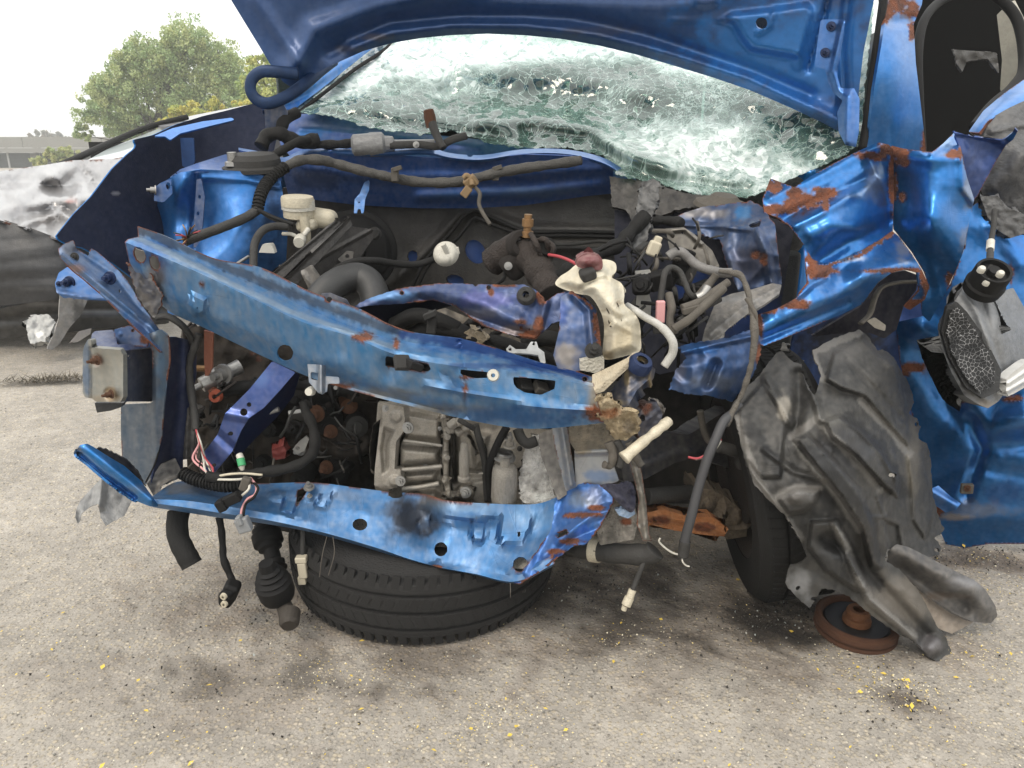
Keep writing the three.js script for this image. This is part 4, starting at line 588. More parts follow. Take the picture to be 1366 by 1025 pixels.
sheet('bracket_tab', { o: [[486, 243], [493, 240], [492, 254], [487, 266], [485, 284], [482, 285], [481, 279], [477, 279], [476, 285], [472, 284], [473, 266], [480, 258]], d: [[486, 243, 2.2], [480, 284, 2.14]], step: 2, thick: .004, holes: [[479, 270, 1.5, 1.5]], folds: [{ p: [[484, 258], [478, 262]], a: .01, w: 8 }], look: { c: [.05, .2, .52], dust: [.2] } });
ADD('ground_connector', [boxGeo(628, 243, 2.11, .035, .03, .03, [.2, 0, .6]), boxGeo(622, 256, 2.1, .03, .022, .025, [0, 0, .9]), tubeGeo([P(618, 238, 2.1), P(622, 234, 2.1), P(628, 238, 2.1), P(630, 248, 2.09)], .007)], std({ color: lin(.3, .2, .1), roughness: .7, map: grimeTex }));
hose('loose_wire', [[634, 250, 2.1], [640, 258, 2.09], [639, 272, 2.08], [644, 284, 2.06], [654, 300, 2.04]], .0055, mDustyHose);

// ---- upper radiator support: a pressed beam bent down at the struck end ----
const FR = [.055, .19, .44];
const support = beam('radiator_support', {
  rails: [ // rear lip top, lip foot, ledge, front edge, lower crease, bottom edge, return
    [[183, 302, 1.665], [220, 315, 1.64], [282, 344, 1.61], [346, 357, 1.58], [413, 389, 1.55], [478, 412, 1.51], [536, 440, 1.48], [618, 453, 1.47], [677, 470, 1.46], [724, 485, 1.45], [765, 495, 1.43], [790, 503, 1.41]],
    [[184, 316, 1.665], [220, 328, 1.64], [282, 356, 1.61], [346, 381, 1.58], [413, 413, 1.55], [472, 438, 1.51], [530, 454, 1.48], [612, 466, 1.47], [677, 478, 1.46], [724, 491, 1.45], [765, 500, 1.43], [790, 508, 1.41]],
    [[170, 319, 1.61], [214, 337, 1.59], [279, 366, 1.56], [342, 396, 1.53], [408, 427, 1.49], [469, 444, 1.46], [527, 467, 1.44], [610, 482, 1.42], [677, 488, 1.41], [724, 495, 1.4], [765, 505, 1.39], [792, 512, 1.375]],
    [[166, 323, 1.6], [212, 341, 1.58], [278, 370, 1.55], [340, 400, 1.52], [407, 431, 1.48], [468, 449, 1.45], [527, 473, 1.43], [610, 489, 1.405], [677, 494, 1.395], [724, 500, 1.385], [765, 510, 1.378], [793, 516, 1.37]],
    [[172, 350, 1.615], [214, 385, 1.6], [272, 416, 1.57], [345, 446, 1.54], [412, 478, 1.5], [472, 496, 1.46], [535, 508, 1.44], [620, 524, 1.4], [686, 534, 1.38], [724, 539, 1.375], [765, 543, 1.375], [800, 546, 1.37]],
    [[188, 378, 1.64], [222, 413, 1.63], [273, 438, 1.6], [358, 479, 1.57], [412, 503, 1.53], [472, 522, 1.48], [540, 540, 1.45], [618, 559, 1.43], [686, 571, 1.41], [724, 572, 1.4], [772, 568, 1.4], [806, 564, 1.39]],
    [[192, 380, 1.68], [226, 414, 1.67], [276, 437, 1.64], [358, 477, 1.61], [412, 500, 1.57], [474, 518, 1.53], [540, 536, 1.5], [618, 556, 1.48], [686, 566, 1.46], [724, 566, 1.45], [772, 560, 1.45], [806, 556, 1.44]]],
  nu: 190, sub: 7, thick: .003, noise: [[.006, 60], [.002, 16]],
  folds: [{ p: [[204, 352], [214, 384]], a: -.02, w: 16 }, { p: [[528, 448], [530, 470], [520, 500]], a: -.014, w: 12, k: 'r' }, { p: [[612, 455], [618, 490], [622, 556]], a: -.006, w: 4 }, { p: [[566, 512], [600, 520], [640, 528], [700, 540], [760, 546], [790, 548]], a: .012, w: 5 }, { p: [[596, 500], [612, 520], [622, 556]], a: -.012, w: 10 }, { p: [[420, 500], [520, 530], [600, 552]], a: -.02, w: 9, k: 'r' }],
  bumps: [[263, 407, 15, 17, .017, .6], [455, 484, 12, 8, .004, .7], [540, 486, 36, 16, -.004, .7]],
  holes: [[186, 340, 7.5, 11, -.35], [206, 351, 6, 10, -.3], [380, 471, 11, 11], [269, 379, 2.6], [263, 409, 3.2], [438, 400, 4], [[514, 475], [572, 486], [576, 497], [514, 489]], [[614, 493], [656, 497], [657, 504], [632, 505], [614, 500]], [[684, 503], [712, 505], [741, 508], [740, 519], [722, 527], [700, 524], [686, 516]], [658, 500, 1], [780, 506, 3.2], [199, 382, 5, 6]],
  look: { c: [.03, .19, .43], dust: [.3, [.27, .27, .26]], edge: .4,
    rust: [[486, 449, 16, 5], [528, 456, 4, 10], [620, 504, 7, 3], [621, 520, 2.5, 14], [798, 553, 22, 10], [450, 515, 22, 5]], rustLines: [[[[438, 508], [470, 520], [500, 530]], 2.4]],
    bands: [[[[180, 304], [240, 328], [312, 360], [384, 390], [460, 418], [536, 446]], 8, [.045, .055, .075], .8], [[[186, 318], [242, 345], [314, 381], [386, 415], [460, 441], [527, 464]], 4.5, [.28, .36, .44], .7], [[[536, 446], [618, 458], [700, 482], [780, 502]], 8, [.012, .05, .2], .8]], spots: [[205, 372, 22, 30, [.16, .14, .13], .85], [195, 335, 40, 26, [.02, .1, .34], .5], [520, 525, 70, 10, [.2, .19, .16], .7], [650, 458, 90, 16, [.012, .06, .24], .7], [720, 488, 60, 10, [.012, .06, .24], .7], [560, 552, 50, 12, [.16, .16, .14], .7], [600, 545, 60, 8, [.2, .17, .12], .5], [795, 524, 18, 30, [.36, .31, .23], .8], [640, 488, 70, 5, [.03, .07, .2], .7], [700, 556, 100, 16, [.012, .07, .22], .75]] } }, mDull);  // bands paint the sky-lit ledge paler and the lip behind it darker
put('beam_back', sheetGeo({ o: [[176, 330], [280, 366], [470, 442], [620, 480], [780, 506], [796, 556], [690, 566], [470, 512], [270, 430], [196, 380]], d: [[176, 330, 1.67], [470, 442, 1.54], [796, 556, 1.45], [270, 430, 1.66], [620, 520, 1.49]], step: 6, thick: .002, holes: [[380, 471, 16, 16]], look: { c: [.16, .15, .13], dust: [.3], spots: [[545, 485, 40, 16, [.03, .03, .03], 1], [700, 512, 40, 16, [.05, .045, .04], 1]] } }), mDull, support);
sheet('latch_tab', { o: [[410, 486], [434, 487], [434, 502], [452, 503], [453, 512], [437, 512], [436, 522], [430, 527], [424, 524], [412, 510]], d: [[410, 486, 1.475], [453, 512, 1.46], [430, 527, 1.45]], step: 2, thick: .005, holes: [[[414, 496], [424, 498], [424, 508], [415, 506]]], folds: [{ p: [[428, 488], [428, 524]], a: .014, w: 6 }], look: { c: [.12, .17, .24], dust: [.3] } }, mDull, support);
put('latch_bolt', turned(P(415, 522, 1.47), [[0, .016], [.008, .015], [.01, 0], [0, 0]], V(-.1, .2, 1), 12), mWhite, support);
sheet('lip_tab', { o: [[428, 392], [440, 391], [462, 400], [468, 410], [458, 416], [440, 410], [430, 404]], d: 1.545, step: 2, thick: .004, holes: [[439, 400, 4, 4]], look: { c: [.05, .08, .16], dust: [.3] } }, mDull, support);
sheet('torn_end', { o: [[168, 350], [184, 362], [200, 366], [216, 392], [214, 410], [205, 425], [196, 414], [186, 400], [178, 380]], d: [[168, 350, 1.63], [216, 392, 1.6], [205, 425, 1.62]], step: 2, thick: .003, jag: 1.5, noise: [[.02, 14], [.008, 6]], look: { c: [.13, .13, .14], dust: [.5, [.22, .2, .18]], edge: .6 } }, mDull, support);
// ---- struck corner: bent stay, bracket, crash box, side panel ----
sheet('corner_stay', { o: [[77, 332], [84, 326], [98, 320], [101, 331], [118, 342], [121, 331], [130, 336], [153, 356], [170, 374], [188, 406], [204, 428], [224, 455], [232, 470], [214, 470], [202, 458], [180, 438], [164, 421], [132, 390], [97, 361], [80, 345]],
  d: [[80, 335, 1.56], [100, 322, 1.6], [130, 336, 1.63], [153, 360, 1.62], [132, 388, 1.55], [205, 430, 1.6], [202, 456, 1.56], [228, 468, 1.6]], step: 2.5, thick: .003, noise: [[.003, 20]], folds: [{ p: [[82, 338], [102, 354], [150, 394], [200, 434], [222, 462]], a: .022, w: 7 }, { p: [[104, 336], [150, 366], [196, 428]], a: -.012, w: 6, k: 'r' }], holes: [[100, 343, 2, 2], [160, 388, 2, 3]], bumps: [[146, 371, 5, 4, .008]],
  look: { c: [.02, .12, .32], dust: [.22], edge: .35, spots: [[95, 330, 18, 14, [.2, .2, .2], .7], [100, 358, 16, 8, [.25, .14, .08], .7], [185, 436, 12, 12, [.05, .08, .2], .6]] } });
sheet('lamp_bracket', { o: [[73, 378], [78, 364], [90, 356], [106, 364], [130, 384], [156, 398], [152, 402], [112, 400], [82, 396], [75, 390]], d: [[73, 378, 1.62], [90, 356, 1.66], [152, 400, 1.64]], step: 2, thick: .004, folds: [{ p: [[76, 390], [110, 396], [150, 400]], a: .01, w: 4 }], look: { c: [.03, .15, .42], dust: [.2] } });
bolt(92, 377, 1.635, .009, mNavy, V(-.2, .1, 1), wreck, 1.3); bolt(146, 371, 1.575, .009, mNavy, V(-.2, .1, 1), wreck, 1.2); bolt(78, 379, 1.62, .004, mNavy); bolt(99, 343, 1.57, .006, mGreyHose);
const crash = sheet('crash_box', { o: [[110, 470], [112, 462], [117, 452], [121, 454], [122, 464], [160, 467], [164, 474], [164, 530], [160, 537], [127, 536], [123, 532], [113, 530], [110, 524]], d: [[110, 470, 1.54], [122, 464, 1.52], [164, 474, 1.51], [164, 530, 1.5], [112, 528, 1.535]], step: 2, thick: .012, folds: [{ p: [[121, 464], [121, 534]], a: -.008, w: 3 }], bumps: [[127, 481, 8, 9, -.004], [145, 526, 8, 9, -.004]], look: { c: [.3, .31, .29], dust: [.35, [.3, .27, .22]], spots: [[115, 490, 7, 40, [.1, .16, .26], .8], [128, 482, 9, 9, [.3, .1, .04], .9], [147, 526, 9, 10, [.3, .2, .1], .8], [140, 532, 20, 6, [.3, .2, .1], .4]] } });
sheet('crash_box_side', { o: [[163, 468], [175, 464], [203, 463], [204, 536], [163, 536]], d: [[163, 468, 1.515], [204, 464, 1.68], [204, 536, 1.67], [163, 536, 1.51]], step: 3, thick: .004, holes: [[172, 476, 2, 3]], folds: [{ p: [[176, 464], [176, 536]], a: .004, w: 3 }], look: { c: [.02, .055, .14], dust: [.22] } }, mDull, crash);
sheet('crash_box_top', { o: [[122, 446], [126, 442], [150, 440], [154, 446], [156, 460], [200, 456], [203, 463], [164, 468], [124, 464], [121, 458]], d: [[122, 446, 1.6], [150, 440, 1.62], [124, 464, 1.53], [203, 462, 1.66], [164, 467, 1.52]], step: 2, thick: .004, look: { c: [.015, .05, .17], dust: [.2] } }, mDull, crash);
sheet('box_gusset', { o: [[152, 440], [172, 434], [190, 442], [198, 456], [196, 463], [158, 461], [153, 454]], d: [[152, 440, 1.58], [196, 460, 1.58]], step: 2, thick: .004, holes: [[177, 441, 2, 2]], bumps: [[160, 446, 3, 3, .003]], look: { c: [.03, .12, .34], dust: [.25], rust: [[192, 452, 6, 7]], edge: .7 } }, mDull, crash);
bolt(129, 481, 1.515, .0065, mRustBolt, V(-.7, .05, 1), crash, 1.7); bolt(148, 526, 1.5, .0062, mRustBolt, V(-.7, .05, 1), crash, 1.7);
sheet('rubber_stop', { o: [[126, 538], [164, 538], [160, 544], [148, 548], [129, 551]], d: 1.53, step: 2, thick: .02, look: { c: BLK } }, mPlastic, crash);
sheet('side_panel', { o: [[196, 446], [214, 440], [224, 448], [226, 466], [226, 484], [221, 510], [218, 545], [215, 586], [206, 622], [196, 648], [184, 640], [163, 618], [161, 580], [161, 540], [203, 538], [203, 470]], d: [[196, 446, 1.57], [224, 448, 1.56], [222, 520, 1.56], [203, 500, 1.6], [163, 580, 1.64], [196, 646, 1.6], [214, 590, 1.58]], step: 3, thick: .003, noise: [[.004, 30]], folds: [{ p: [[204, 450], [206, 540], [208, 610]], a: .012, w: 8 }], look: { c: [.055, .095, .15], dust: [.3, [.22, .22, .22]], spots: [[214, 480, 9, 50, [.14, .24, .36], .8]], edge: .5 } });
sheet('side_channel', { o: [[222, 450], [236, 450], [262, 456], [262, 500], [248, 560], [244, 610], [244, 636], [226, 642], [200, 650], [206, 622], [216, 586], [220, 540], [226, 490]], d: [[222, 450, 1.57], [262, 456, 1.68], [226, 490, 1.57], [206, 622, 1.58], [244, 636, 1.66]], step: 3, thick: .004, folds: [{ p: [[238, 452], [236, 540], [226, 630]], a: -.02, w: 10, k: 'r' }], look: { c: [.008, .022, .085], dust: [.08] } });
sheet('channel_foot', { o: [[196, 646], [214, 620], [234, 612], [244, 634], [228, 640], [214, 650], [214, 662], [206, 664]], d: [[196, 646, 1.57], [244, 634, 1.62]], step: 2, thick: .006, folds: [{ p: [[212, 662], [214, 648], [242, 636]], a: .012, w: 5 }], look: { c: [.02, .02, .022], dust: [.3] } }, mPlastic);
hose('stay_rod', [[194, 644, 1.56], [206, 620, 1.57], [212, 600, 1.58]], .002, mBlack);
hose('seal_strip', [[210, 424, 1.6], [222, 422, 1.6], [240, 432, 1.61], [252, 446, 1.63], [258, 462, 1.66]], .012, mGreyHose, { flat: .6 });
// ---- diagonal brace ----
const BR = [.035, .085, .3];
sheet('diagonal_brace', { o: [[363, 482], [394, 497], [374, 520], [352, 544], [332, 558], [322, 574], [310, 602], [283, 635], [264, 614], [290, 580], [300, 552], [332, 520]], d: [[363, 482, 1.6], [394, 497, 1.59], [332, 558, 1.58], [300, 552, 1.585], [283, 635, 1.58], [264, 614, 1.585]], step: 2, thick: .004, holes: [[325, 550, 5, 5], [332, 540, 3.2, 3.2], [307, 579, 4, 3, -.4], [285, 621, 3.4, 2.6, -.4]], folds: [{ p: [[300, 552], [332, 558]], a: .01, w: 9 }, { p: [[290, 580], [312, 600]], a: -.008, w: 9 }], look: { c: BR, dust: [.22, [.2, .2, .3]], spots: [[350, 505, 16, 12, [.12, .22, .5], .5]] } }, mPaint);
sheet('brace_flange', { o: [[394, 497], [400, 500], [392, 528], [370, 556], [338, 588], [318, 610], [312, 604], [322, 574], [333, 558], [353, 544], [376, 519]], d: [[394, 497, 1.6], [400, 500, 1.63], [370, 556, 1.64], [318, 610, 1.62], [322, 574, 1.59], [353, 544, 1.59]], step: 2, thick: .004, look: { c: [.006, .015, .06] } });
// ---- engine, seen below and behind the beam ----
const engine = sheet('engine_block', { o: [[244, 440], [330, 420], [520, 430], [760, 440], [780, 560], [760, 660], [640, 690], [470, 690], [330, 660], [250, 640]], d: [[244, 440, 1.84], [760, 440, 1.8], [470, 690, 1.82], [250, 640, 1.84], [520, 560, 1.78]], step: 4, thick: .04, ns: .5, noise: [[.02, 30], [.008, 12]],
  folds: [{ p: [[290, 520], [420, 515], [500, 530]], a: .04, w: 14, k: 'r' }, { p: [[380, 600], [500, 606]], a: .05, w: 20, k: 'r' }, { p: [[430, 510], [440, 650]], a: -.03, w: 10 }, { p: [[470, 540], [478, 650]], a: .02, w: 8 }],
  bumps: [[430, 551, 16, 16, .05], [410, 570, 14, 14, .05], [405, 640, 26, 20, .05], [350, 540, 22, 20, .04], [480, 520, 30, 20, .04], [460, 590, 40, 30, .05]], look: { c: [.013, .011, .01], dust: [.09, [.16, .13, .1]], rusty: .05 } }, mMatte);
for (let k = 0; k < 26; k++) { const x = 300 + rnd() * 190, y = 500 + rnd() * 150, r = .012 + rnd() * .02; put('casting_boss', turned(P(x, y, 1.75), [[0, .03], [r * .5, .03], [r * .55, .024], [r, .02], [r * 1.1, -.03], [0, -.03]], V((rnd() - .5) * .6, (rnd() - .5) * .6, 1), 16), [mBlack, mRubber, mBlack, mGreyHose, mRustBolt][(rnd() * 4.25) | 0], engine); }
for (const [x, y, r, m] of [[421, 552, .014, mRustBolt], [435, 624, .011, mRustBolt], [297, 500, .016, mSteel], [360, 528, .009, mSteel], [400, 600, .01, mSteel], [393, 570, .012, mBlack], [441, 576, .011, mRustBolt]]) bolt(x, y, 1.71, r, m, V(-.2, .1, 1), engine, 1.4);
put('spark_sensor', turned(P(305, 496, 1.74), [[0, .1], [.006, .1], [.008, .07], [.018, .07], [.02, .04], [.024, .04], [.024, .015], [.017, .01], [.018, -.03], [0, -.03]], V(-.75, -.3, .6), 14), mSteel, engine);
put('spacer_rod', tubeGeo([P(254, 491, 1.72), P(276, 492, 1.74)], .008), mBrass, engine);
sheet('rusty_strap', { o: [[272, 441], [284, 444], [283, 491], [277, 503], [277, 515], [287, 518], [297, 528], [289, 537], [280, 528], [274, 515], [272, 480]], d: 1.7, step: 2, thick: .006, holes: [[289, 528, 2.6, 2.6]], look: { c: [.26, .09, .05], dust: [.15, [.1, .05, .04]] } }, mPlastic);
put('rusty_eyelet', turned(P(289, 528, 1.69), [[.006, .012], [.014, .012], [.016, 0], [.006, 0]], V(-.1, .1, 1), 18), std({ color: lin(.35, .08, .04), roughness: .7 }), engine);
hose('engine_rail', [[300, 520, 1.74], [340, 516, 1.73], [380, 510, 1.73], [420, 516, 1.73], [480, 520, 1.72]], .018, mBlack, { wob: .2 });
hose('chrome_rod', [[340, 555, 1.62], [356, 551, 1.62], [372, 546, 1.62]], .006, mSteel);
sheet('coil_pack', { o: [[241, 548], [250, 542], [262, 548], [260, 582], [256, 612], [240, 614], [238, 606], [244, 590]], d: 1.66, step: 2, thick: .03, noise: [[.01, 14]], folds: [{ p: [[250, 545], [248, 610]], a: .014, w: 6 }], look: { c: BLK, dust: [.15] } }, mPlastic);
sheet('lift_eye', { o: [[390, 600], [398, 590], [408, 582], [412, 586], [406, 602], [396, 606]], d: 1.66, step: 1.5, thick: .005, holes: [[397, 598, 3, 2.5]], look: { c: [.4, .4, .38], dust: [.2] } });
sheet('maroon_plug', { o: [[362, 600], [378, 595], [382, 602], [380, 612], [364, 614]], d: 1.68, step: 2, thick: .03, noise: [[.01, 8]], look: { c: [.14, .025, .02] } }, mPlastic);
// ---- gearbox casting ----
const gb = sheet('gearbox', {
  o: [[504, 536], [560, 540], [600, 552], [640, 560], [700, 570], [738, 574], [748, 600], [742, 640], [738, 684], [650, 690], [584, 688], [520, 676], [500, 652], [498, 610]],
  d: [[504, 536, 1.66], [498, 650, 1.65], [740, 600, 1.7], [738, 684, 1.66], [640, 560, 1.69], [590, 684, 1.65], [610, 610, 1.655], [660, 610, 1.65], [560, 600, 1.645]], step: 1.8, thick: .02, noise: [[.004, 24]],
  pads: [[[[536, 545], [592, 556], [590, 592], [540, 587]], .03, 9], [[[530, 592], [590, 597], [589, 621], [530, 625]], .036, 10], [[[534, 630], [588, 626], [582, 645], [536, 650]], .022, 8], [[[536, 655], [580, 650], [600, 664], [596, 684], [540, 672]], .03, 12], [[[628, 574], [656, 578], [646, 618], [632, 632], [628, 600]], .016, 7], [[[626, 640], [652, 636], [652, 680], [628, 680]], .012, 6]],
  folds: [{ p: [[592, 556], [596, 582], [594, 610], [596, 640], [598, 668]], a: .034, w: 6, k: 'flat' }, { p: [[606, 560], [605, 640]], a: -.03, w: 5, k: 'r' }, { p: [[628, 574], [640, 596], [647, 620]], a: .016, w: 3, k: 'r' }, { p: [[626, 628], [650, 630]], a: -.014, w: 2.5 }],
  bumps: [[597, 582, 8, 8, .016, .6], [596, 610, 9, 8, .016, .6], [594, 640, 10, 7, .016, .6], [621, 657, 12, 12, .034, .8], [604, 660, 12, 9, .02, .6], [616, 568, 12, 6, .022, .5]],
  look: { c: [.42, .385, .33], dust: [.2, [.2, .165, .12]], bands: [[[[538, 588], [590, 595]], 2.5, [.07, .06, .05], .6], [[[532, 627], [588, 623]], 2.5, [.07, .06, .05], .6], [[[605, 560], [606, 640]], 5, [.05, .045, .04], .8], [[[540, 652], [586, 647]], 3, [.07, .06, .05], .6]], spots: [[560, 552, 30, 6, [.16, .14, .1], .6], [640, 568, 40, 8, [.1, .09, .075], .6], [560, 668, 40, 10, [.1, .085, .065], .6]] } }, mCast);
sheet('bell_flange', { o: [[511, 538], [538, 543], [540, 560], [538, 576], [528, 590], [526, 626], [534, 627], [535, 640], [530, 650], [514, 654], [499, 648], [500, 624], [504, 590], [507, 562]], d: [[511, 538, 1.625], [540, 560, 1.605], [500, 624, 1.61], [530, 650, 1.6], [520, 600, 1.612]], step: 1.6, thick: .03, pads: [[[[511, 568], [528, 574], [520, 592], [519, 626], [509, 636], [506, 600]], -.016, 5]], bumps: [[528, 556, 9, 9, .008, .6], [526, 642, 9, 8, .008, .6]], look: { c: [.48, .445, .39], dust: [.22, [.2, .165, .12]], spots: [[506, 560, 5, 12, [.1, .08, .06], .7], [514, 652, 14, 5, [.1, .08, .06], .7]] } }, mCast, gb);
for (const [x, y, r] of [[544, 571, .0085], [534, 642, .008], [621, 657, .009], [597, 583, .0045], [596, 611, .0045], [594, 641, .005], [514, 545, .005]]) bolt(x, y, 1.59 + (x > 580 ? .015 : 0), r, x === 621 || x < 550 ? mSteel : mAlu, V(-.15, .2, 1), gb);
for (const [pts, r] of [[[[538, 588], [562, 591], [590, 595]], .0035], [[[533, 627], [560, 625], [590, 622]], .0055], [[[536, 652], [560, 650], [586, 645]], .006], [[[638, 632], [652, 631], [664, 630]], .003]]) put('casting_rib', tubeGeo(pts.map(([x, y]) => [x, y, 1.617]), r, { k: 8 }), mAlu, gb);
put('shift_cylinder', turned(P(619, 640, 1.605), [[0, .098], [.006, .096], [.009, .09], [.0095, .075], [.012, .07], [.012, .012], [.015, .008], [.015, 0], [0, 0]], V(.03, 1, .12), 18), mAlu, gb);
for (const [x, y, w] of [[604, 566, .026], [614, 562, .022], [612, 576, .018], [622, 570, .02], [600, 574, .016]]) put('casting_lug', boxGeo(x, y, 1.615, w, w * .7, .02, [rnd(), rnd(), rnd() - .5], .3), mAlu, gb);
put('breather_hose', tubeGeo([[612, 560, 1.6], [622, 566, 1.59], [632, 572, 1.6]], .006), mGreyHose, gb);
for (let k = 0; k < 12; k++) bolt(510 + rnd() * 220, 562 + rnd() * 100, 1.63 + .02 * rnd(), .003 + .002 * rnd(), [mSteel, mGreyHose, mAlu][(rnd() * 3) | 0], V(rnd() - .5, rnd() - .2, 1.2), gb, 1.2);
hose('metal_pipe', [[634, 566, 1.63], [640, 590, 1.62], [646, 612, 1.62], [648, 640, 1.62], [650, 668, 1.62]], .008, mGreyHose);
hose('black_hose', [[676, 570, 1.58], [668, 584, 1.58], [658, 606, 1.58], [652, 625, 1.59], [652, 645, 1.6], [654, 668, 1.6]], .009, mBlack);
const sol = put('oil_filter', turned(P(672, 672, 1.58), [[0, .118], [.01, .118], [.012, .104], [.022, .102], [.027, .094], [.029, .08], [.03, .02], [.027, 0], [0, 0]], V(.03, 1, .14), 26), mAlu, wreck);
put('filter_clamp', turned(P(673, 607, 1.585), [[.016, .008], [.02, .006], [.02, -.002], [.026, -.004], [.026, -.008], [.016, -.01]], V(.15, 1, .14), 24), mSteel, sol); put('bleed_screw', boltGeo(680, 594, 1.57, .009, V(0, 1, .3), 1.4), mAlu, sol); put('bleed_nut', boltGeo(679, 585, 1.58, .007, V(.2, 1, .3), 1.2), mSteel, sol);
hose('small_pipe', [[690, 572, 1.6], [696, 586, 1.59], [704, 592, 1.58], [716, 588, 1.58]], .012, mGreyHose);
sheet('white_stained_cover', { o: [[700, 588], [716, 584], [724, 610], [736, 640], [742, 668], [736, 678], [712, 676], [694, 668], [692, 640], [698, 610]], d: [[700, 588, 1.6], [740, 668, 1.55], [694, 668, 1.56]], step: 2, thick: .02, jag: 2, noise: [[.012, 14], [.004, 5]], look: { c: [.16, .15, .135], dust: [.5, [.62, .6, .56]], spots: [[714, 610, 12, 30, [.6, .58, .55], .7], [722, 664, 20, 8, [.6, .6, .56], .8]] } }, mDirt);
sheet('dark_plate', { o: [[718, 580], [736, 572], [744, 588], [754, 630], [756, 660], [744, 668], [734, 640], [722, 610]], d: [[718, 580, 1.57], [756, 660, 1.5]], step: 2.5, thick: .006, look: { c: [.06, .055, .05], dust: [.3] } }, mPlastic);
// ---- lower cross member ----
const LO = [.01, .14, .37];
const cross = beam('lower_cross_member', {
  rails: [ // rear edge, tray middle, front bend, front lip, underside
    [[200, 664, 1.56], [236, 643, 1.6], [290, 646, 1.61], [357, 645, 1.61], [421, 644, 1.6], [470, 650, 1.59], [517, 656, 1.58], [568, 660, 1.57], [592, 667, 1.56], [653, 672, 1.55], [718, 672, 1.54], [742, 664, 1.53]],
    [[200, 665, 1.53], [242, 657, 1.56], [290, 660, 1.57], [350, 664, 1.57], [412, 670, 1.56], [464, 680, 1.54], [510, 690, 1.53], [555, 702, 1.52], [600, 708, 1.51], [648, 714, 1.5], [712, 714, 1.49], [748, 700, 1.48]],
    [[199, 666, 1.5], [246, 668, 1.51], [290, 674, 1.52], [345, 683, 1.52], [404, 696, 1.51], [458, 711, 1.5], [505, 722, 1.49], [548, 737, 1.48], [590, 752, 1.465], [636, 757, 1.45], [688, 768, 1.41], [738, 744, 1.41]],
    [[200, 671, 1.49], [246, 677, 1.5], [290, 684, 1.51], [345, 692, 1.51], [404, 704, 1.5], [458, 718, 1.49], [505, 732, 1.48], [546, 746, 1.47], [586, 757, 1.455], [634, 766, 1.44], [688, 776, 1.405], [740, 752, 1.4]],
    [[204, 677, 1.51], [248, 684, 1.52], [292, 691, 1.53], [346, 698, 1.53], [404, 708, 1.52], [458, 722, 1.51], [505, 736, 1.5], [546, 749, 1.5], [586, 759, 1.49], [634, 768, 1.47], [688, 778, 1.43], [738, 756, 1.43]],
    [[210, 672, 1.62], [250, 676, 1.63], [294, 682, 1.64], [348, 690, 1.64], [404, 698, 1.63], [458, 710, 1.62], [505, 722, 1.61], [546, 734, 1.6], [586, 744, 1.6], [634, 752, 1.58], [688, 760, 1.54], [736, 742, 1.52]]],
  nu: 190, sub: 8, thick: .003, noise: [[.005, 60], [.0018, 14]],
  folds: [{ p: [[560, 668], [572, 690], [566, 706]], a: -.03, w: 20, k: 'r' }, { p: [[556, 698], [562, 714], [574, 712], [576, 690]], a: -.009, w: 3 }, { p: [[629, 696], [628, 710], [632, 722], [642, 724], [648, 716], [650, 696]], a: -.01, w: 3 }, { p: [[668, 690], [664, 718], [672, 728], [698, 730], [704, 716], [712, 690]], a: -.01, w: 3 }, { p: [[576, 694], [640, 698], [660, 694]], a: -.014, w: 5, k: 'r' }, { p: [[380, 660], [376, 682], [390, 688], [402, 664]], a: -.009, w: 3 }, { p: [[428, 662], [420, 674], [436, 676], [446, 656]], a: -.008, w: 3 }, { p: [[566, 760], [584, 752]], a: -.01, w: 6 }],
  bumps: [[555, 690, 30, 22, -.02, .2], [370, 662, 16, 9, .008, .5]],
  holes: [[[396, 655], [414, 648], [404, 664], [395, 676]], [480, 700, 10, 8], [588, 733, 9, 9.5], [694, 753, 10, 10], [692, 713, 3.6], [528, 660, 10, 5]],
  look: { c: LO, dust: [.24, [.27, .28, .28]], edge: .7, rust: [[582, 757, 6, 4], [734, 742, 8, 4]], spots: [[551, 690, 44, 34, [.05, .05, .055], .9], [590, 668, 40, 10, [.12, .1, .08], .8], [250, 650, 40, 12, [.2, .19, .17], .7], [320, 660, 50, 12, [.14, .22, .34], .5], [620, 676, 60, 10, [.12, .2, .3], .6], [700, 690, 40, 20, [.12, .22, .34], .4], [460, 662, 40, 10, [.16, .22, .32], .5]] } }, mDull);
put('member_backing', sheetGeo({ o: [[300, 672], [470, 668], [600, 690], [720, 700], [712, 760], [600, 752], [460, 712], [300, 688]], d: [[300, 680, 1.59], [720, 700, 1.53], [600, 752, 1.51], [460, 690, 1.575], [550, 690, 1.64], [590, 700, 1.6]], step: 8, thick: .004, look: { c: [.25, .24, .21], dust: [.4] } }), mDirt, cross);
bolt(412, 650, 1.57, .008, mSteel, V(0, 1, .4), cross); bolt(413, 662, 1.56, .004, mSteel, V(0, 1, .4), cross);
sheet('member_horn', { o: [[101, 602], [106, 594], [116, 592], [124, 596], [144, 609], [166, 622], [188, 642], [204, 664], [212, 676], [200, 676], [180, 668], [160, 655], [138, 637], [116, 618], [102, 608]], d: [[101, 602, 1.46], [120, 594, 1.47], [166, 624, 1.49], [138, 636, 1.46], [204, 664, 1.5], [190, 672, 1.49]], step: 2, thick: .005, folds: [{ p: [[112, 598], [140, 618], [170, 642], [200, 668]], a: .02, w: 10, k: 'r' }, { p: [[104, 605], [138, 634], [180, 664]], a: -.02, w: 4 }], look: { c: [.01, .2, .56], dust: [.1], spots: [[104, 602, 8, 9, [.05, .05, .05], .8], [184, 652, 22, 8, [.2, .25, .3], .5]] } }, mPaint, cross);
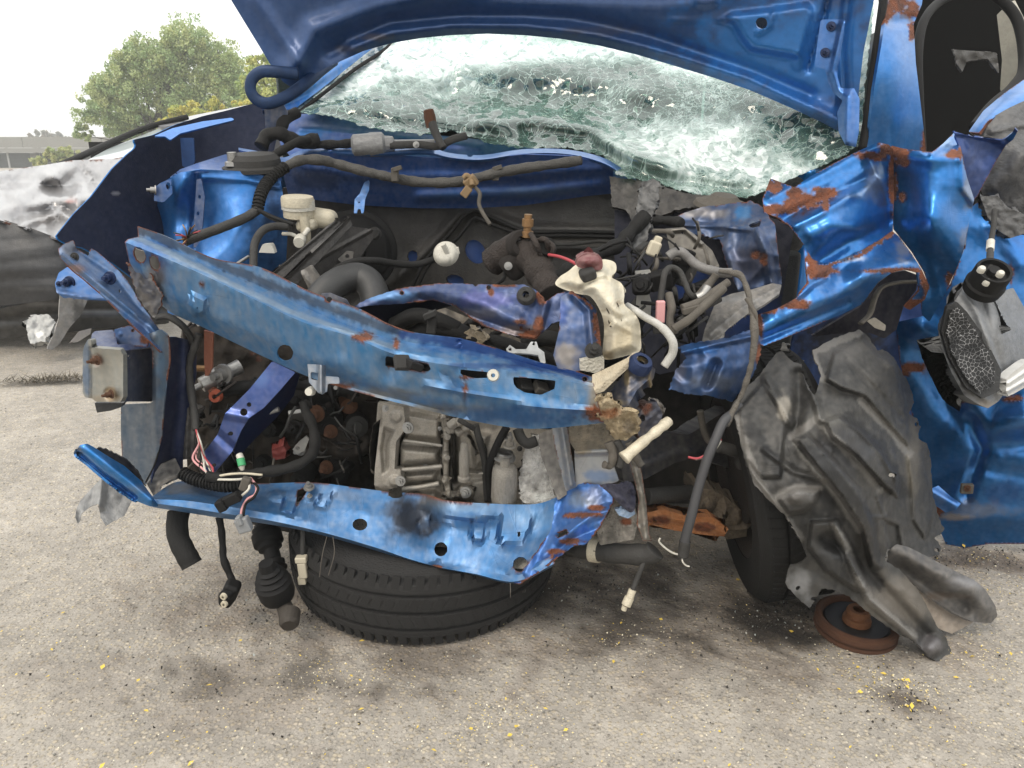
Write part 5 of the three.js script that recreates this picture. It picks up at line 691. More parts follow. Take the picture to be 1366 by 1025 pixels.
sheet('member_horn_rear', { o: [[124, 595], [146, 602], [168, 614], [184, 630], [196, 652], [188, 644], [164, 626], [140, 610]], d: [[124, 595, 1.49], [196, 652, 1.52]], step: 2, thick: .004, jag: 1, look: { c: [.01, .012, .02], dust: [.12] } }, mDull, cross);
sheet('crumpled_end', { o: [[741, 664], [754, 650], [767, 641], [784, 645], [800, 647], [817, 657], [820, 665], [811, 684], [800, 703], [780, 726], [764, 728], [742, 744], [716, 765], [694, 779], [684, 778], [716, 736], [736, 706]], d: [[741, 664, 1.53], [767, 642, 1.5], [820, 664, 1.44], [800, 703, 1.4], [690, 778, 1.405], [736, 706, 1.46], [770, 690, 1.43]], step: 2, thick: .003, jag: .8, noise: [[.008, 18], [.003, 7]], crumple: [[.008, 26]], folds: [{ p: [[742, 668], [722, 716], [700, 764]], a: .016, w: 8 }, { p: [[746, 720], [786, 690], [812, 680]], a: .02, w: 9 }, { p: [[720, 758], [760, 722], [796, 706]], a: -.014, w: 8 }], holes: [[[740, 712], [756, 706], [758, 712], [744, 718]]], look: { c: [.02, .16, .52], dust: [.14], edge: 1.4, rust: [[778, 688, 20, 4], [795, 678, 10, 3], [762, 722, 14, 4], [740, 736, 10, 3], [700, 774, 10, 3]], spots: [[770, 668, 24, 12, [.25, .32, .4], .7], [790, 664, 20, 16, [.3, .26, .22], .4], [740, 744, 26, 10, [.015, .06, .25], .8]] } }, mDull, cross);
sheet('pale_stay', { o: [[736, 568], [757, 570], [760, 590], [766, 630], [769, 650], [755, 656], [748, 628], [740, 596]], d: [[736, 568, 1.5], [769, 650, 1.48]], step: 2, thick: .006, folds: [{ p: [[750, 572], [762, 648]], a: .014, w: 7 }], look: { c: [.2, .24, .3], dust: [.4], edge: .7 } });
sheet('pale_stay', { o: [[766, 600], [810, 599], [818, 620], [826, 642], [806, 648], [784, 644], [768, 650]], d: [[766, 600, 1.5], [826, 642, 1.47]], step: 3, thick: .006, folds: [{ p: [[768, 604], [812, 602]], a: .01, w: 5 }], look: { c: [.36, .38, .4], dust: [.3], spots: [[800, 636, 30, 10, [.14, .24, .44], .7], [775, 602, 16, 6, [.3, .24, .15], .8]] } });
sheet('muddy_plate', { o: [[758, 570], [806, 566], [822, 570], [824, 596], [810, 604], [768, 602], [760, 590]], d: [[758, 570, 1.5], [824, 600, 1.48]], step: 3, thick: .01, noise: [[.006, 14]], look: { c: [.13, .12, .1], dust: [.4, [.3, .25, .18]] } }, mDirt);
ADD('underside_shield', sheetGeo({ o: [[300, 690], [420, 716], [560, 760], [700, 790], [720, 740], [600, 700], [400, 676]], d: [[300, 690, 1.72], [560, 750, 1.62], [700, 780, 1.56], [600, 700, 1.75], [400, 676, 1.76]], step: 6, thick: .006, look: { c: [.03, .028, .026] } }), mPlastic);
ADD('subframe', world(1.15, .07, .5, -.15, .3, -2.15, .03), mTrim);
ADD('firewall_base', world(1.6, .45, .05, .15, .52, -2.5, .02), mTrim);

// ---- engine bay centre: bent rail, post, washer bottle ----
sheet('bent_rail', { o: [[470, 411], [478, 405], [498, 396], [536, 384], [586, 378], [610, 378], [633, 379], [671, 380], [700, 380], [714, 386], [724, 396], [726, 404], [742, 392], [762, 388], [768, 400], [766, 424], [752, 426], [736, 432], [724, 444], [712, 451], [677, 446], [648, 436], [624, 421], [604, 407], [577, 400], [540, 405], [500, 407]],
  d: [[470, 411, 1.72], [536, 394, 1.7], [610, 380, 1.62], [671, 382, 1.56], [640, 425, 1.56], [712, 448, 1.5], [703, 395, 1.53], [726, 404, 1.51], [766, 400, 1.5], [740, 430, 1.49]], step: 2, thick: .005, jag: .6, noise: [[.008, 24], [.003, 8]], folds: [{ p: [[480, 408], [536, 392], [580, 388], [640, 404], [690, 430]], a: .018, w: 12, k: 'r' }, { p: [[560, 398], [640, 426], [712, 448]], a: -.012, w: 7 }, { p: [[728, 404], [718, 440]], a: .014, w: 8 }], bumps: [[703, 395, 11, 10, .012, .5]], holes: [[536, 391, 2.6, 2.6], [634, 380, 2.4], [652, 384, 3], [702, 395, 4, 4.5], [695, 438, 2], [706, 440, 2]],
  look: { c: [.01, .042, .15], dust: [.16, [.22, .21, .21]], edge: 1.2, rust: [[675, 381, 14, 3], [722, 398, 6, 9], [708, 448, 12, 6], [694, 430, 8, 5], [718, 432, 5, 12], [655, 390, 4, 5]], spots: [[520, 394, 40, 8, [.12, .26, .5], .8], [650, 398, 50, 14, [.1, .1, .3], .5], [690, 440, 30, 8, [.26, .2, .15], .6], [640, 420, 30, 10, [.28, .27, .3], .4]] } }, mDull);
put('rail_grommet', turned(P(702, 395, 1.515), [[.007, .012], [.015, .012], [.018, .008], [.02, 0], [.007, 0]], V(-.1, .5, 1), 22), mGreyHose, wreck);
sheet('rail_underside', { o: [[474, 412], [500, 406], [540, 405], [577, 400], [604, 408], [560, 420], [530, 440], [500, 432]], d: [[474, 412, 1.74], [604, 408, 1.72], [530, 440, 1.8]], step: 4, thick: .004, look: { c: [.006, .012, .04] } });  // near-black colour paints the shadow in the channel below the rail
sheet('blue_post', { o: [[748, 396], [762, 388], [778, 394], [795, 412], [800, 440], [803, 476], [795, 492], [770, 496], [744, 492], [738, 474], [746, 440]], d: [[748, 396, 1.49], [795, 412, 1.47], [803, 476, 1.43], [744, 492, 1.44], [770, 440, 1.45]], step: 2, thick: .006, noise: [[.006, 20]], folds: [{ p: [[764, 392], [786, 414], [792, 490]], a: .016, w: 8 }], look: { c: [.01, .055, .18], dust: [.16], edge: 1, rustLines: [[[[762, 390], [776, 398], [790, 412], [798, 444], [802, 474]], 5]], spots: [[755, 476, 18, 20, [.33, .29, .24], .8], [750, 420, 12, 20, [.02, .05, .2], .7]] } });
put('post_nut', boltGeo(792, 468, 1.42, .011, V(0, .6, 1), 1.3), mGreyHose, wreck);
sheet('post_foot', { o: [[774, 482], [800, 476], [806, 478], [806, 492], [794, 498], [774, 494]], d: 1.41, step: 2, thick: .02, look: { c: [.42, .4, .33], dust: [.3] } }, mDirt);
const bottle = sheet('washer_bottle', { smooth: true, o: [[742, 381], [746, 370], [758, 362], [771, 352], [788, 352], [803, 346], [820, 350], [822, 362], [816, 370], [829, 378], [833, 392], [833, 406], [846, 418], [853, 430], [855, 450], [854, 468], [838, 474], [812, 480], [804, 474], [806, 440], [802, 418], [788, 396], [770, 392]], d: [[742, 381, 1.52], [771, 352, 1.52], [822, 352, 1.54], [800, 372, 1.47], [826, 420, 1.44], [854, 440, 1.47], [806, 440, 1.46], [812, 478, 1.45], [840, 470, 1.45]], step: 1.8, thick: .02, noise: [[.006, 30]], pads: [[[[742, 381], [746, 370], [758, 362], [771, 352], [788, 352], [803, 346], [820, 350], [822, 362], [829, 378], [833, 406], [846, 418], [853, 430], [855, 450], [854, 468], [838, 474], [812, 480], [804, 474], [806, 440], [802, 418], [788, 396], [770, 392]], .028, 14]], folds: [{ p: [[776, 384], [790, 376], [808, 372], [826, 380]], a: -.012, w: 5 }, { p: [[810, 416], [826, 426], [846, 420]], a: -.008, w: 6 }, { p: [[808, 446], [822, 432], [836, 440], [852, 446]], a: .006, w: 6 }, { p: [[816, 404], [822, 436], [820, 474]], a: .008, w: 9 }, { p: [[804, 350], [812, 360], [810, 372]], a: -.01, w: 5 }], look: { c: [.58, .545, .44], dust: [.24, [.3, .23, .13]], spots: [[836, 452, 20, 20, [.55, .46, .3], .6], [810, 476, 10, 8, [.35, .27, .16], .8], [784, 366, 14, 10, [.5, .42, .3], .5], [826, 404, 6, 3, [.3, .22, .14], .5], [764, 384, 14, 6, [.4, .34, .24], .6]] } }, mPlastic);
sheet('bottle_cap', { smooth: true, o: [[769, 354], [771, 344], [784, 338], [800, 342], [804, 350], [802, 360], [788, 360], [776, 358]], d: [[769, 354, 1.46], [804, 350, 1.46]], step: 1.5, thick: .04, bumps: [[786, 349, 17, 9, .012, .2]], look: { c: [.13, .03, .035], dust: [.12] } }, mPlastic, bottle);
put('bottle_neck', boxGeo(784, 366, 1.455, .03, .022, .03, [.2, .2, .3], .3), mGreyHose, bottle);
// metal gasket, pump, clutter inside
sheet('gasket', { o: [[675, 466], [680, 460], [688, 466], [702, 466], [708, 456], [716, 456], [718, 464], [726, 470], [728, 484], [722, 486], [718, 474], [706, 472], [690, 471], [680, 472]], d: [[675, 466, 1.56], [716, 456, 1.58], [726, 484, 1.54]], step: 1.3, thick: .005, holes: [[680.5, 466, 2.2], [712, 459, 2]], look: { c: [.66, .66, .64] } });
put('cap_nut', turned(P(658, 501, 1.37), [[.004, .012], [.01, .012], [.012, .004], [.012, 0], [.004, 0]], V(0, .3, 1), 16), mWhite, support);
sheet('beige_bracket', { o: [[610, 450], [628, 438], [644, 444], [650, 452], [640, 462], [622, 456]], d: 1.66, step: 2, thick: .02, noise: [[.01, 10]], look: { c: [.33, .26, .16], dust: [.3] } }, mDirt);
for (const [x, y, r] of [[565, 425, .03], [590, 440, .035], [660, 460, .03], [700, 470, .025], [735, 455, .03], [640, 468, .03]]) ADD('engine_hose', tubeGeo([P(x - 40, y + 8, 1.74), P(x - 10, y - 4, 1.7), P(x + 20, y + 2, 1.68), P(x + 46, y + 14, 1.68)], r * .6), mRubber);
ADD('hose_clamp', [boxGeo(576, 430, 1.62, .02, .05, .02, [0, 0, -.1]), boxGeo(574, 420, 1.61, .03, .012, .02, [0, 0, .4])], mGreyHose);
sheet('engine_cover', { o: [[530, 420], [580, 405], [640, 430], [700, 455], [760, 470], [760, 520], [640, 500], [540, 470]], d: [[530, 420, 1.78], [760, 470, 1.7], [640, 460, 1.72]], step: 4, thick: .05, noise: [[.02, 20], [.01, 8]], look: { c: [.04, .036, .03], dust: [.3, [.22, .18, .13]] } }, mCast);
// slotted contents seen through the beam's holes
for (const [x, y, m] of [[700, 514, mGreyHose], [722, 518, mDustyHose], [536, 484, mGreyHose], [552, 487, mBlack]]) ADD('bracket_scrap', boxGeo(x, y, 1.42, .03, .015, .03, [rnd(), rnd(), -.5], .2), m);
// brake valve and burnt pipe
const mBurnt = std({ color: lin(.035, .025, .02), roughness: .8, map: grimeTex, bumpMap: bumpTex, bumpScale: .004 });
const pump = ADD('burnt_pump', [tubeGeo([P(656, 350, 1.78), P(674, 338, 1.76), P(694, 326, 1.74)], .034, { wob: .12 }), boxGeo(690, 348, 1.74, .08, .06, .07, [.2, .3, .6], .3)], mBurnt);
put('pump_ring', turned(P(694, 326, 1.72), [[.016, .016], [.028, .016], [.032, .008], [.032, -.01], [.016, -.01]], V(.4, .3, 1), 24), mBurnt, pump);
put('pump_union', [turned(P(703, 316, 1.72), [[0, .05], [.009, .05], [.009, .04], [.013, .04], [.013, .024], [.009, .022], [.009, .014], [.014, .012], [.014, 0], [0, 0]], V(.05, 1, .1), 12)], mBrass, pump);
hose('burnt_pipe', [[700, 336, 1.74], [714, 352, 1.7], [726, 374, 1.66], [736, 394, 1.62]], (t) => .037 - .008 * t, mBurnt, { wob: .1, k: 14 });
put('pipe_collar', turned(P(727, 332, 1.7), [[0, .02], [.02, .02], [.024, .01], [.026, -.02], [0, -.02]], V(.2, .5, 1), 20), mRubber, pump);
for (const [a, b, c] of [[[715, 322], [728, 320], [732, 334]], [[708, 312], [716, 326], [722, 342]], [[722, 318], [738, 330], [734, 346]]]) hose('burnt_wire', [[...a, 1.7], [...b, 1.67], [...c, 1.68]], .006, mBurnt);
hose('red_wire', [[732, 340, 1.67], [744, 342, 1.64], [756, 346, 1.6], [772, 354, 1.54]], .0035, mRed);
hose('pump_wire', [[674, 360, 1.74], [672, 372, 1.7], [662, 380, 1.66], [650, 392, 1.64]], .004, mBlack); ADD('pump_stud', boltGeo(678, 355, 1.7, .006, V(0, .2, 1), 1.2), mSteel);
hose('black_pipe', [[740, 372, 1.78], [770, 352, 1.8], [800, 338, 1.82], [826, 326, 1.84], [845, 306, 1.86], [862, 288, 1.88]], .017, mRubber, { wob: .2 });
for (let k = 0; k < 52; k++) { // thin wiring over the engine and round the gearbox
  const left = true, x = left ? 245 + rnd() * 230 : 500 + rnd() * 230, y = left ? 505 + rnd() * 135 : 560 + rnd() * 90, a = rnd() * 6.28, l = 12 + rnd() * 40, D = left ? 1.64 + rnd() * .1 : 1.57 + rnd() * .05;
  hose('thin_wire', [[x, y, D], [x + l * .35 * Math.cos(a) + 5 * (rnd() - .5), y + l * .35 * Math.sin(a) + 4, D - .02], [x + l * .7 * Math.cos(a), y + l * .7 * Math.sin(a) + 7 * rnd(), D], [x + l * Math.cos(a), y + l * Math.sin(a) + 5, D + .03]], .0018 + .004 * rnd() * rnd(), [mBlack, mRubber, mGreyHose, mBlack, mDustyHose, mBurnt][(rnd() * 5.6) | 0], { n: 16, k: 6 });
}
for (let k = 0; k < 44; k++) { const x = k % 2 ? 260 + rnd() * 220 : 540 + rnd() * 220, y = k % 2 ? 505 + rnd() * 130 : 405 + rnd() * 70, s = .012 + .03 * rnd(); ADD('small_bracket', rnd() < .5 ? boxGeo(x, y, 1.7 + .05 * rnd(), s, s * (.3 + rnd()), .012, [rnd(), rnd(), rnd() * 3], .25) : boltGeo(x, y, 1.7 + .04 * rnd(), .004 + .006 * rnd(), V(rnd() - .5, rnd() - .3, 1), 1.2), [mBlack, mGreyHose, mRubber, mBurnt, mSteel, mRustBolt][(rnd() * 5.4) | 0]); }
// ---- struck side of the bay: melted shroud, relays, brackets, pipes ----
sheet('melted_shroud', { o: [[856, 244], [872, 238], [882, 246], [878, 264], [872, 282], [868, 300], [862, 320], [852, 338], [844, 336], [842, 318], [846, 296], [850, 270]], d: [[856, 244, 1.92], [882, 246, 1.9], [852, 338, 1.84]], step: 2, thick: .012, jag: 2, noise: [[.02, 14], [.008, 5]], look: { c: [.03, .03, .03], dust: [.3, [.18, .18, .18]] } }, mPlastic);
sheet('shroud_side', { o: [[814, 236], [850, 240], [880, 246], [900, 254], [940, 262], [936, 276], [900, 280], [880, 290], [862, 286], [846, 300], [836, 280], [816, 276]], d: [[814, 236, 2.2], [940, 262, 1.98], [846, 300, 2.05]], step: 3, thick: .012, jag: 1.5, noise: [[.02, 22]], look: { c: [.014, .0135, .013], dust: [.08] } }, mPlastic);
hose('shroud_rib', [[826, 330, 1.9], [846, 310, 1.9], [862, 296, 1.89], [880, 294, 1.88], [900, 296, 1.86], [910, 298, 1.84]], .012, mRubber, { wob: .25 });
sheet('relay_plate', { o: [[888, 305], [912, 303], [926, 312], [950, 334], [960, 356], [950, 362], [930, 350], [908, 352], [896, 344], [892, 326]], d: [[888, 305, 1.76], [960, 356, 1.7]], step: 2, thick: .006, holes: [[910, 311, 2, 2]], folds: [{ p: [[891, 308], [914, 306], [936, 326]], a: .012, w: 4 }], look: { c: [.1, .095, .085], dust: [.3] } });
sheet('grey_bracket', { o: [[847, 362], [868, 360], [870, 380], [866, 392], [869, 402], [868, 422], [858, 424], [848, 418], [850, 396]], d: 1.62, step: 2, thick: .006, holes: [[852, 366, 1.5], [860, 366, 1.5]], look: { c: [.36, .36, .34], dust: [.3] } }, mPlastic);
ADD('relay', [boxGeo(856, 380, 1.6, .04, .04, .04, [.1, -.2, .1], .25), turned(P(854, 380, 1.57), [[0, .01], [.008, .01], [.01, .004], [.016, .004], [.016, -.004], [0, -.004]], V(-.2, .2, 1), 16), boxGeo(880, 374, 1.62, .05, .04, .03, [.2, .1, .2], .2)], mBlack);
ADD('white_plug', [boxGeo(872, 332, 1.68, .026, .034, .022, [0, 0, -.35], .25), boxGeo(876, 324, 1.68, .016, .03, .014, [0, 0, -.35], .25)], mCream);
hose('pale_pipe', [[891, 343, 1.64], [898, 338, 1.64], [908, 336, 1.64], [918, 344, 1.64], [930, 354, 1.63], [946, 360, 1.62], [962, 364, 1.62], [976, 364, 1.62]], .0105, std({ color: lin(.22, .21, .2), roughness: .6, map: grimeTex }), { n: 60 });
hose('pipe_bend', [[880, 420, 1.55], [881, 404, 1.55], [884, 380, 1.56], [888, 362, 1.57], [896, 357, 1.58], [906, 362, 1.58], [914, 378, 1.57], [920, 392, 1.56], [928, 398, 1.56]], .0065, mGreyHose, { n: 50 });
ADD('pink_tag', boxGeo(881, 416, 1.54, .018, .046, .014, [0, 0, .03], .2), mPink); ADD('tag_sleeve', boxGeo(878, 434, 1.55, .02, .036, .014, [0, 0, .03], .2), mGreyHose);
hose('white_hose', [[836, 408, 1.5], [848, 415, 1.48], [862, 424, 1.46], [878, 433, 1.44], [890, 444, 1.43], [898, 458, 1.42], [897, 472, 1.42], [892, 480, 1.42], [886, 489, 1.42]], (t) => t > .5 ? .0085 : .0075, std({ color: lin(.55, .54, .5), roughness: .5, map: grimeTex }), { n: 60 });
for (const pts of [[[930, 398, 1.56], [940, 386, 1.57], [950, 374, 1.58], [956, 366, 1.58]], [[910, 412, 1.52], [936, 402, 1.53], [956, 388, 1.54], [972, 376, 1.55]], [[898, 440, 1.5], [920, 426, 1.5], [944, 404, 1.52], [966, 384, 1.54]], [[906, 430, 1.52], [930, 414, 1.54], [960, 398, 1.56]], [[892, 392, 1.56], [896, 410, 1.54], [894, 430, 1.53], [900, 446, 1.52]]]) hose('steel_pipe', pts, .0085, rnd() > .5 ? mGreyHose : mDustyHose, { wob: .1 });
hose('cable_end', [[944, 384, 1.56], [938, 394, 1.55], [930, 398, 1.55]], .011, mSteel); ADD('cable_clip', boxGeo(926, 412, 1.52, .05, .014, .02, [0, 0, .25]), mDustyHose);
// tangle of small hoses and scrap
for (let k = 0; k < 64; k++) { const x = 824 + rnd() * 130, y = 310 + rnd() * 150, a = rnd() * 6.28, l = 14 + rnd() * 34, D = 1.55 + rnd() * .14 + (460 - y) * .0006; hose('scrap_wire', [[x, y, D], [x + l * .4 * Math.cos(a) + 6 * rnd(), y + l * .4 * Math.sin(a), D - .02], [x + l * Math.cos(a), y + l * Math.sin(a) + 8 * rnd(), D + .02]], .002 + .0055 * rnd() * rnd(), [mBlack, mRubber, mGreyHose, mDustyHose, mBlack][(rnd() * 5) | 0], { n: 14, k: 7 }); }
for (let k = 0; k < 16; k++) { const x = 830 + rnd() * 120, y = 330 + rnd() * 130; ADD('scrap_bracket', boxGeo(x, y, 1.7 + .06 * rnd(), .02 + .05 * rnd(), .015 + .03 * rnd(), .02, [rnd(), rnd(), rnd() * 3], .2), [mBlack, mGreyHose, mRubber, mBlack][k % 4]); }
sheet('inner_wing', { o: [[820, 280], [960, 270], [1060, 300], [1040, 420], [1010, 470], [880, 500], [820, 470]], d: [[820, 280, 2.15], [960, 270, 2.05], [1060, 300, 1.98], [1010, 470, 1.85], [820, 470, 1.95]], step: 5, thick: .005, noise: [[.02, 30]], look: { c: [.006, .008, .018], dust: [.03], spots: [[925, 380, 26, 30, [.006, .03, .13], .9], [1000, 420, 50, 40, [.006, .025, .1], .8]] } }, mMatte);
sheet('strut_tower', { o: [[900, 290], [912, 284], [940, 276], [972, 272], [1002, 268], [1018, 276], [1034, 300], [1042, 324], [1046, 360], [1042, 380], [1010, 396], [986, 392], [972, 360], [960, 320], [920, 310]], d: [[900, 290, 1.92], [1002, 268, 1.84], [1046, 360, 1.72], [986, 392, 1.74], [970, 320, 1.8], [1010, 320, 1.7]], step: 2.2, thick: .004, jag: 1, noise: [[.012, 30]], crumple: [[.024, 40]], folds: [{ p: [[976, 286], [968, 330], [984, 388]], a: .02, w: 8, k: 'r' }, { p: [[1008, 300], [1024, 340], [1030, 380]], a: .02, w: 9 }, { p: [[905, 300], [960, 302], [1000, 306]], a: .012, w: 5 }], holes: [[[1034, 298], [1042, 300], [1056, 340], [1070, 378], [1046, 384], [1040, 350]], [[998, 300], [1016, 294], [1014, 302], [1002, 304]]], look: { c: [.012, .06, .18], dust: [.24, [.24, .22, .19]], edge: .8, rust: [[1010, 340, 8, 5], [1020, 345, 5, 8]], spots: [[940, 285, 40, 9, [.34, .3, .24], .5], [990, 285, 16, 14, [.06, .26, .56], .7], [1000, 350, 34, 30, [.1, .1, .14], .6]] } });
put('strut_cap', turned(P(964, 276, 1.96), [[0, .03], [.03, .03], [.04, .02], [.07, .01], [.075, 0], [0, 0]], V(.1, 1, .2), 24), mDustyHose, wreck);
sheet('flattened_duct', { o: [[956, 400], [976, 392], [1004, 386], [1030, 378], [1043, 380], [1040, 392], [1020, 406], [996, 420], [970, 440], [956, 456], [936, 458], [940, 440]], d: [[956, 400, 1.66], [1043, 380, 1.66], [936, 458, 1.56], [996, 420, 1.58]], step: 2.2, thick: .006, noise: [[.008, 14]], folds: [{ p: [[946, 446], [990, 410], [1036, 384]], a: .016, w: 7 }, { p: [[950, 456], [1000, 418]], a: -.012, w: 5 }], look: { c: [.09, .09, .09], dust: [.25], spots: [[990, 400, 40, 5, [.2, .2, .2], .5]] } }, mPlastic);
sheet('torn_blue_edge', { o: [[905, 464], [922, 458], [950, 454], [975, 450], [1000, 440], [1012, 442], [1016, 470], [1006, 500], [992, 520], [976, 536], [944, 528], [914, 526], [893, 520], [900, 496], [916, 478]], d: [[905, 464, 1.56], [1012, 442, 1.6], [976, 536, 1.55], [893, 520, 1.52], [950, 490, 1.5]], step: 2, thick: .004, jag: 1.5, ns: .16, noise: [[.012, 18]], crumple: [[.024, 36]], folds: [{ p: [[908, 470], [960, 458], [1008, 448]], a: .02, w: 6 }, { p: [[955, 486], [944, 512]], a: -.03, w: 10 }], look: { c: [.005, .06, .2], dust: [.12], edge: 0, rust: [[1012, 470, 4, 16]], spots: [[930, 466, 30, 8, [.05, .2, .55], .7], [960, 510, 40, 14, [.2, .22, .25], .5], [905, 500, 10, 20, [.16, .16, .2], .6]] } });
sheet('bracket_strut', { o: [[838, 560], [870, 536], [884, 540], [886, 552], [860, 580], [836, 584], [830, 572]], d: 1.5, step: 2, thick: .02, noise: [[.01, 12]], look: { c: [.05, .04, .035], dust: [.3], rust: [[852, 556, 8, 8]] } }, mDirt);
// twisted mount at the end of the beam, caked in soil
sheet('twisted_mount', { o: [[806, 538], [816, 520], [838, 492], [846, 478], [860, 474], [870, 490], [866, 506], [850, 520], [838, 542], [820, 545]], d: [[806, 538, 1.42], [846, 478, 1.43], [870, 490, 1.42], [838, 542, 1.37]], step: 2, thick: .03, holes: [[854, 486, 6, 5, .5]], noise: [[.008, 14]], look: { c: [.012, .035, .09], dust: [.25, [.33, .26, .16]], spots: [[852, 478, 14, 5, [.42, .32, .16], .9], [868, 504, 5, 14, [.4, .3, .15], .9], [836, 500, 4, 14, [.36, .28, .15], .8], [826, 538, 14, 6, [.3, .25, .16], .8]] } });
put('mount_ring', turned(P(854, 486, 1.41), [[.012, .012], [.02, .012], [.024, .004], [.024, -.01], [.012, -.01]], V(.3, .9, .5), 24), mNavy, wreck);
sheet('beige_scoop', { o: [[790, 500], [812, 490], [836, 478], [846, 470], [852, 476], [840, 490], [822, 506], [806, 522], [795, 526], [790, 514]], d: [[790, 500, 1.4], [852, 474, 1.43], [795, 526, 1.37]], step: 2, thick: .01, noise: [[.008, 12]], folds: [{ p: [[794, 520], [846, 476]], a: .014, w: 8, k: 'r' }], look: { c: [.42, .37, .28], dust: [.3, [.3, .24, .16]] } }, mDirt);
sheet('caked_mud', { o: [[796, 530], [812, 528], [830, 545], [846, 550], [852, 566], [846, 580], [834, 588], [820, 586], [812, 572], [802, 560], [790, 548]], d: [[796, 530, 1.36], [852, 566, 1.37], [820, 586, 1.4]], step: 1.6, thick: .008, jag: 1.5, ns: .6, noise: [[.02, 16], [.006, 7]], look: { c: [.26, .2, .12], dust: [.4, [.4, .33, .22]], spots: [[816, 550, 16, 8, [.3, .12, .05], .8], [838, 570, 10, 12, [.1, .08, .06], .7]] } }, mDirt);
sheet('bent_lug', { o: [[848, 560], [862, 538], [876, 536], [884, 552], [880, 578], [866, 590], [852, 586]], d: [[848, 560, 1.42], [884, 552, 1.45]], step: 2, thick: .02, holes: [[857, 558, 4, 5]], noise: [[.01, 10]], look: { c: [.035, .04, .07], dust: [.2], rust: [[862, 545, 7, 9]], edge: 1 } });
hose('broken_pipe', [[832, 612, 1.36], [848, 598, 1.37], [864, 585, 1.38], [880, 572, 1.4], [892, 562, 1.42]], (t) => .0125 - .002 * Math.sin(t * 3), mCream, { wob: .2 });
for (const [a, m] of [[[[812, 590], [818, 606], [814, 622], [806, 620]], mDustyHose], [[[822, 588], [830, 604], [826, 624]], mGreyHose], [[[838, 590], [846, 606], [856, 622]], mDustyHose]]) hose('mud_root', a.map((p, i) => [...p, 1.4 - .006 * i]), .008, m, { wob: .3 });
// ---- wheel arch: chassis rail, arm, knuckle, pipe, straps ----
sheet('chassis_rail', { o: [[826, 600], [860, 576], [920, 580], [1010, 520], [1020, 640], [930, 610], [900, 618], [860, 640], [832, 644]], d: [[826, 600, 1.6], [1010, 520, 1.85], [1020, 640, 1.85], [832, 644, 1.6]], step: 4, thick: .05, noise: [[.008, 30]], folds: [{ p: [[850, 626], [900, 606], [960, 600]], a: .014, w: 8 }], look: { c: [.05, .06, .085], dust: [.3] } });
sheet('arch_inner', { o: [[830, 480], [1060, 460], [1080, 700], [1060, 780], [940, 790], [840, 700]], d: [[830, 480, 1.95], [1060, 460, 2.0], [1060, 780, 2.2], [840, 700, 2.2]], step: 8, thick: .01, noise: [[.01, 30]], look: { c: [.016, .016, .018], dust: [.1] } }, mPlastic);
hose('tie_rod', [[862, 663, 1.62], [890, 660, 1.64], [920, 656, 1.68], [945, 650, 1.72]], (t) => .021 - .006 * t, mGreyHose);
sheet('lower_arm', { o: [[862, 684], [886, 680], [920, 690], [950, 690], [972, 706], [966, 716], [940, 714], [900, 708], [866, 700]], d: [[862, 684, 1.6], [972, 710, 1.62]], step: 2, thick: .04, folds: [{ p: [[864, 688], [920, 696], [968, 712]], a: .016, w: 6 }], look: { c: [.4, .14, .04], dust: [.25, [.3, .2, .12]], rust: [[880, 694, 12, 5], [940, 704, 14, 5]] } }, mDirt);
sheet('wheel_knuckle', { o: [[930, 650], [950, 654], [966, 662], [984, 676], [998, 690], [996, 716], [970, 720], [950, 700], [932, 684]], d: [[930, 650, 1.66], [998, 700, 1.72]], step: 2, thick: .06, noise: [[.012, 14]], holes: [[968, 687, 4, 5]], bumps: [[946, 674, 10, 10, .02, .5], [984, 690, 8, 12, .02, .5]], look: { c: [.12, .1, .08], dust: [.4, [.22, .17, .11]], rust: [[945, 690, 10, 6]] } }, mDirt);
hose('exhaust_pipe', [[760, 730, 1.54], [786, 734, 1.5], [820, 738, 1.47], [850, 740, 1.45], [870, 738, 1.44], [874, 734, 1.44]], .0225, mGreyHose, { n: 40, k: 16, wob: .05 }); ADD('pipe_band', tubeGeo([P(788, 734, 1.5), P(800, 735.5, 1.49)], .0265, { k: 20 }), mCream);
sheet('hanging_strap', { o: [[836, 606], [848, 602], [856, 630], [862, 668], [866, 712], [870, 722], [858, 722], [850, 700], [852, 668], [846, 640]], d: [[836, 606, 1.42], [862, 668, 1.41], [870, 722, 1.4]], step: 2, thick: .004, noise: [[.008, 12]], folds: [{ p: [[842, 606], [856, 660], [862, 720]], a: .012, w: 6 }], holes: [[849, 664, 1.5, 3]], look: { c: [.12, .115, .1], dust: [.35], edge: .6 } });
sheet('strap_plate', { o: [[826, 645], [846, 660], [850, 700], [846, 720], [800, 728], [796, 708], [812, 686]], d: [[826, 645, 1.47], [846, 720, 1.45], [796, 708, 1.47]], step: 3, thick: .006, noise: [[.01, 16]], look: { c: [.08, .075, .065], dust: [.4], rust: [[835, 697, 7, 4]] } }, mDirt);
hose('cut_cable', [[988, 540, 1.5], [978, 552, 1.49], [966, 562, 1.47], [954, 588, 1.45], [944, 612, 1.44], [932, 650, 1.43], [922, 690, 1.42], [914, 720, 1.42], [911, 742, 1.42]], .0105, std({ color: lin(.045, .045, .048), roughness: .6 }), { n: 60 }); ADD('cable_sheath', tubeGeo([P(914, 722, 1.42), P(911, 742, 1.42)], .0118), mGreyHose);
hose('loose_strand', [[911, 741, 1.42], [898, 738, 1.42], [886, 730, 1.42], [879, 722, 1.42], [881, 718, 1.42]], .0022, mWhite); hose('loose_strand', [[910, 742, 1.42], [911, 750, 1.41], [916, 755, 1.41], [920, 756, 1.41]], .0018, mWhite);
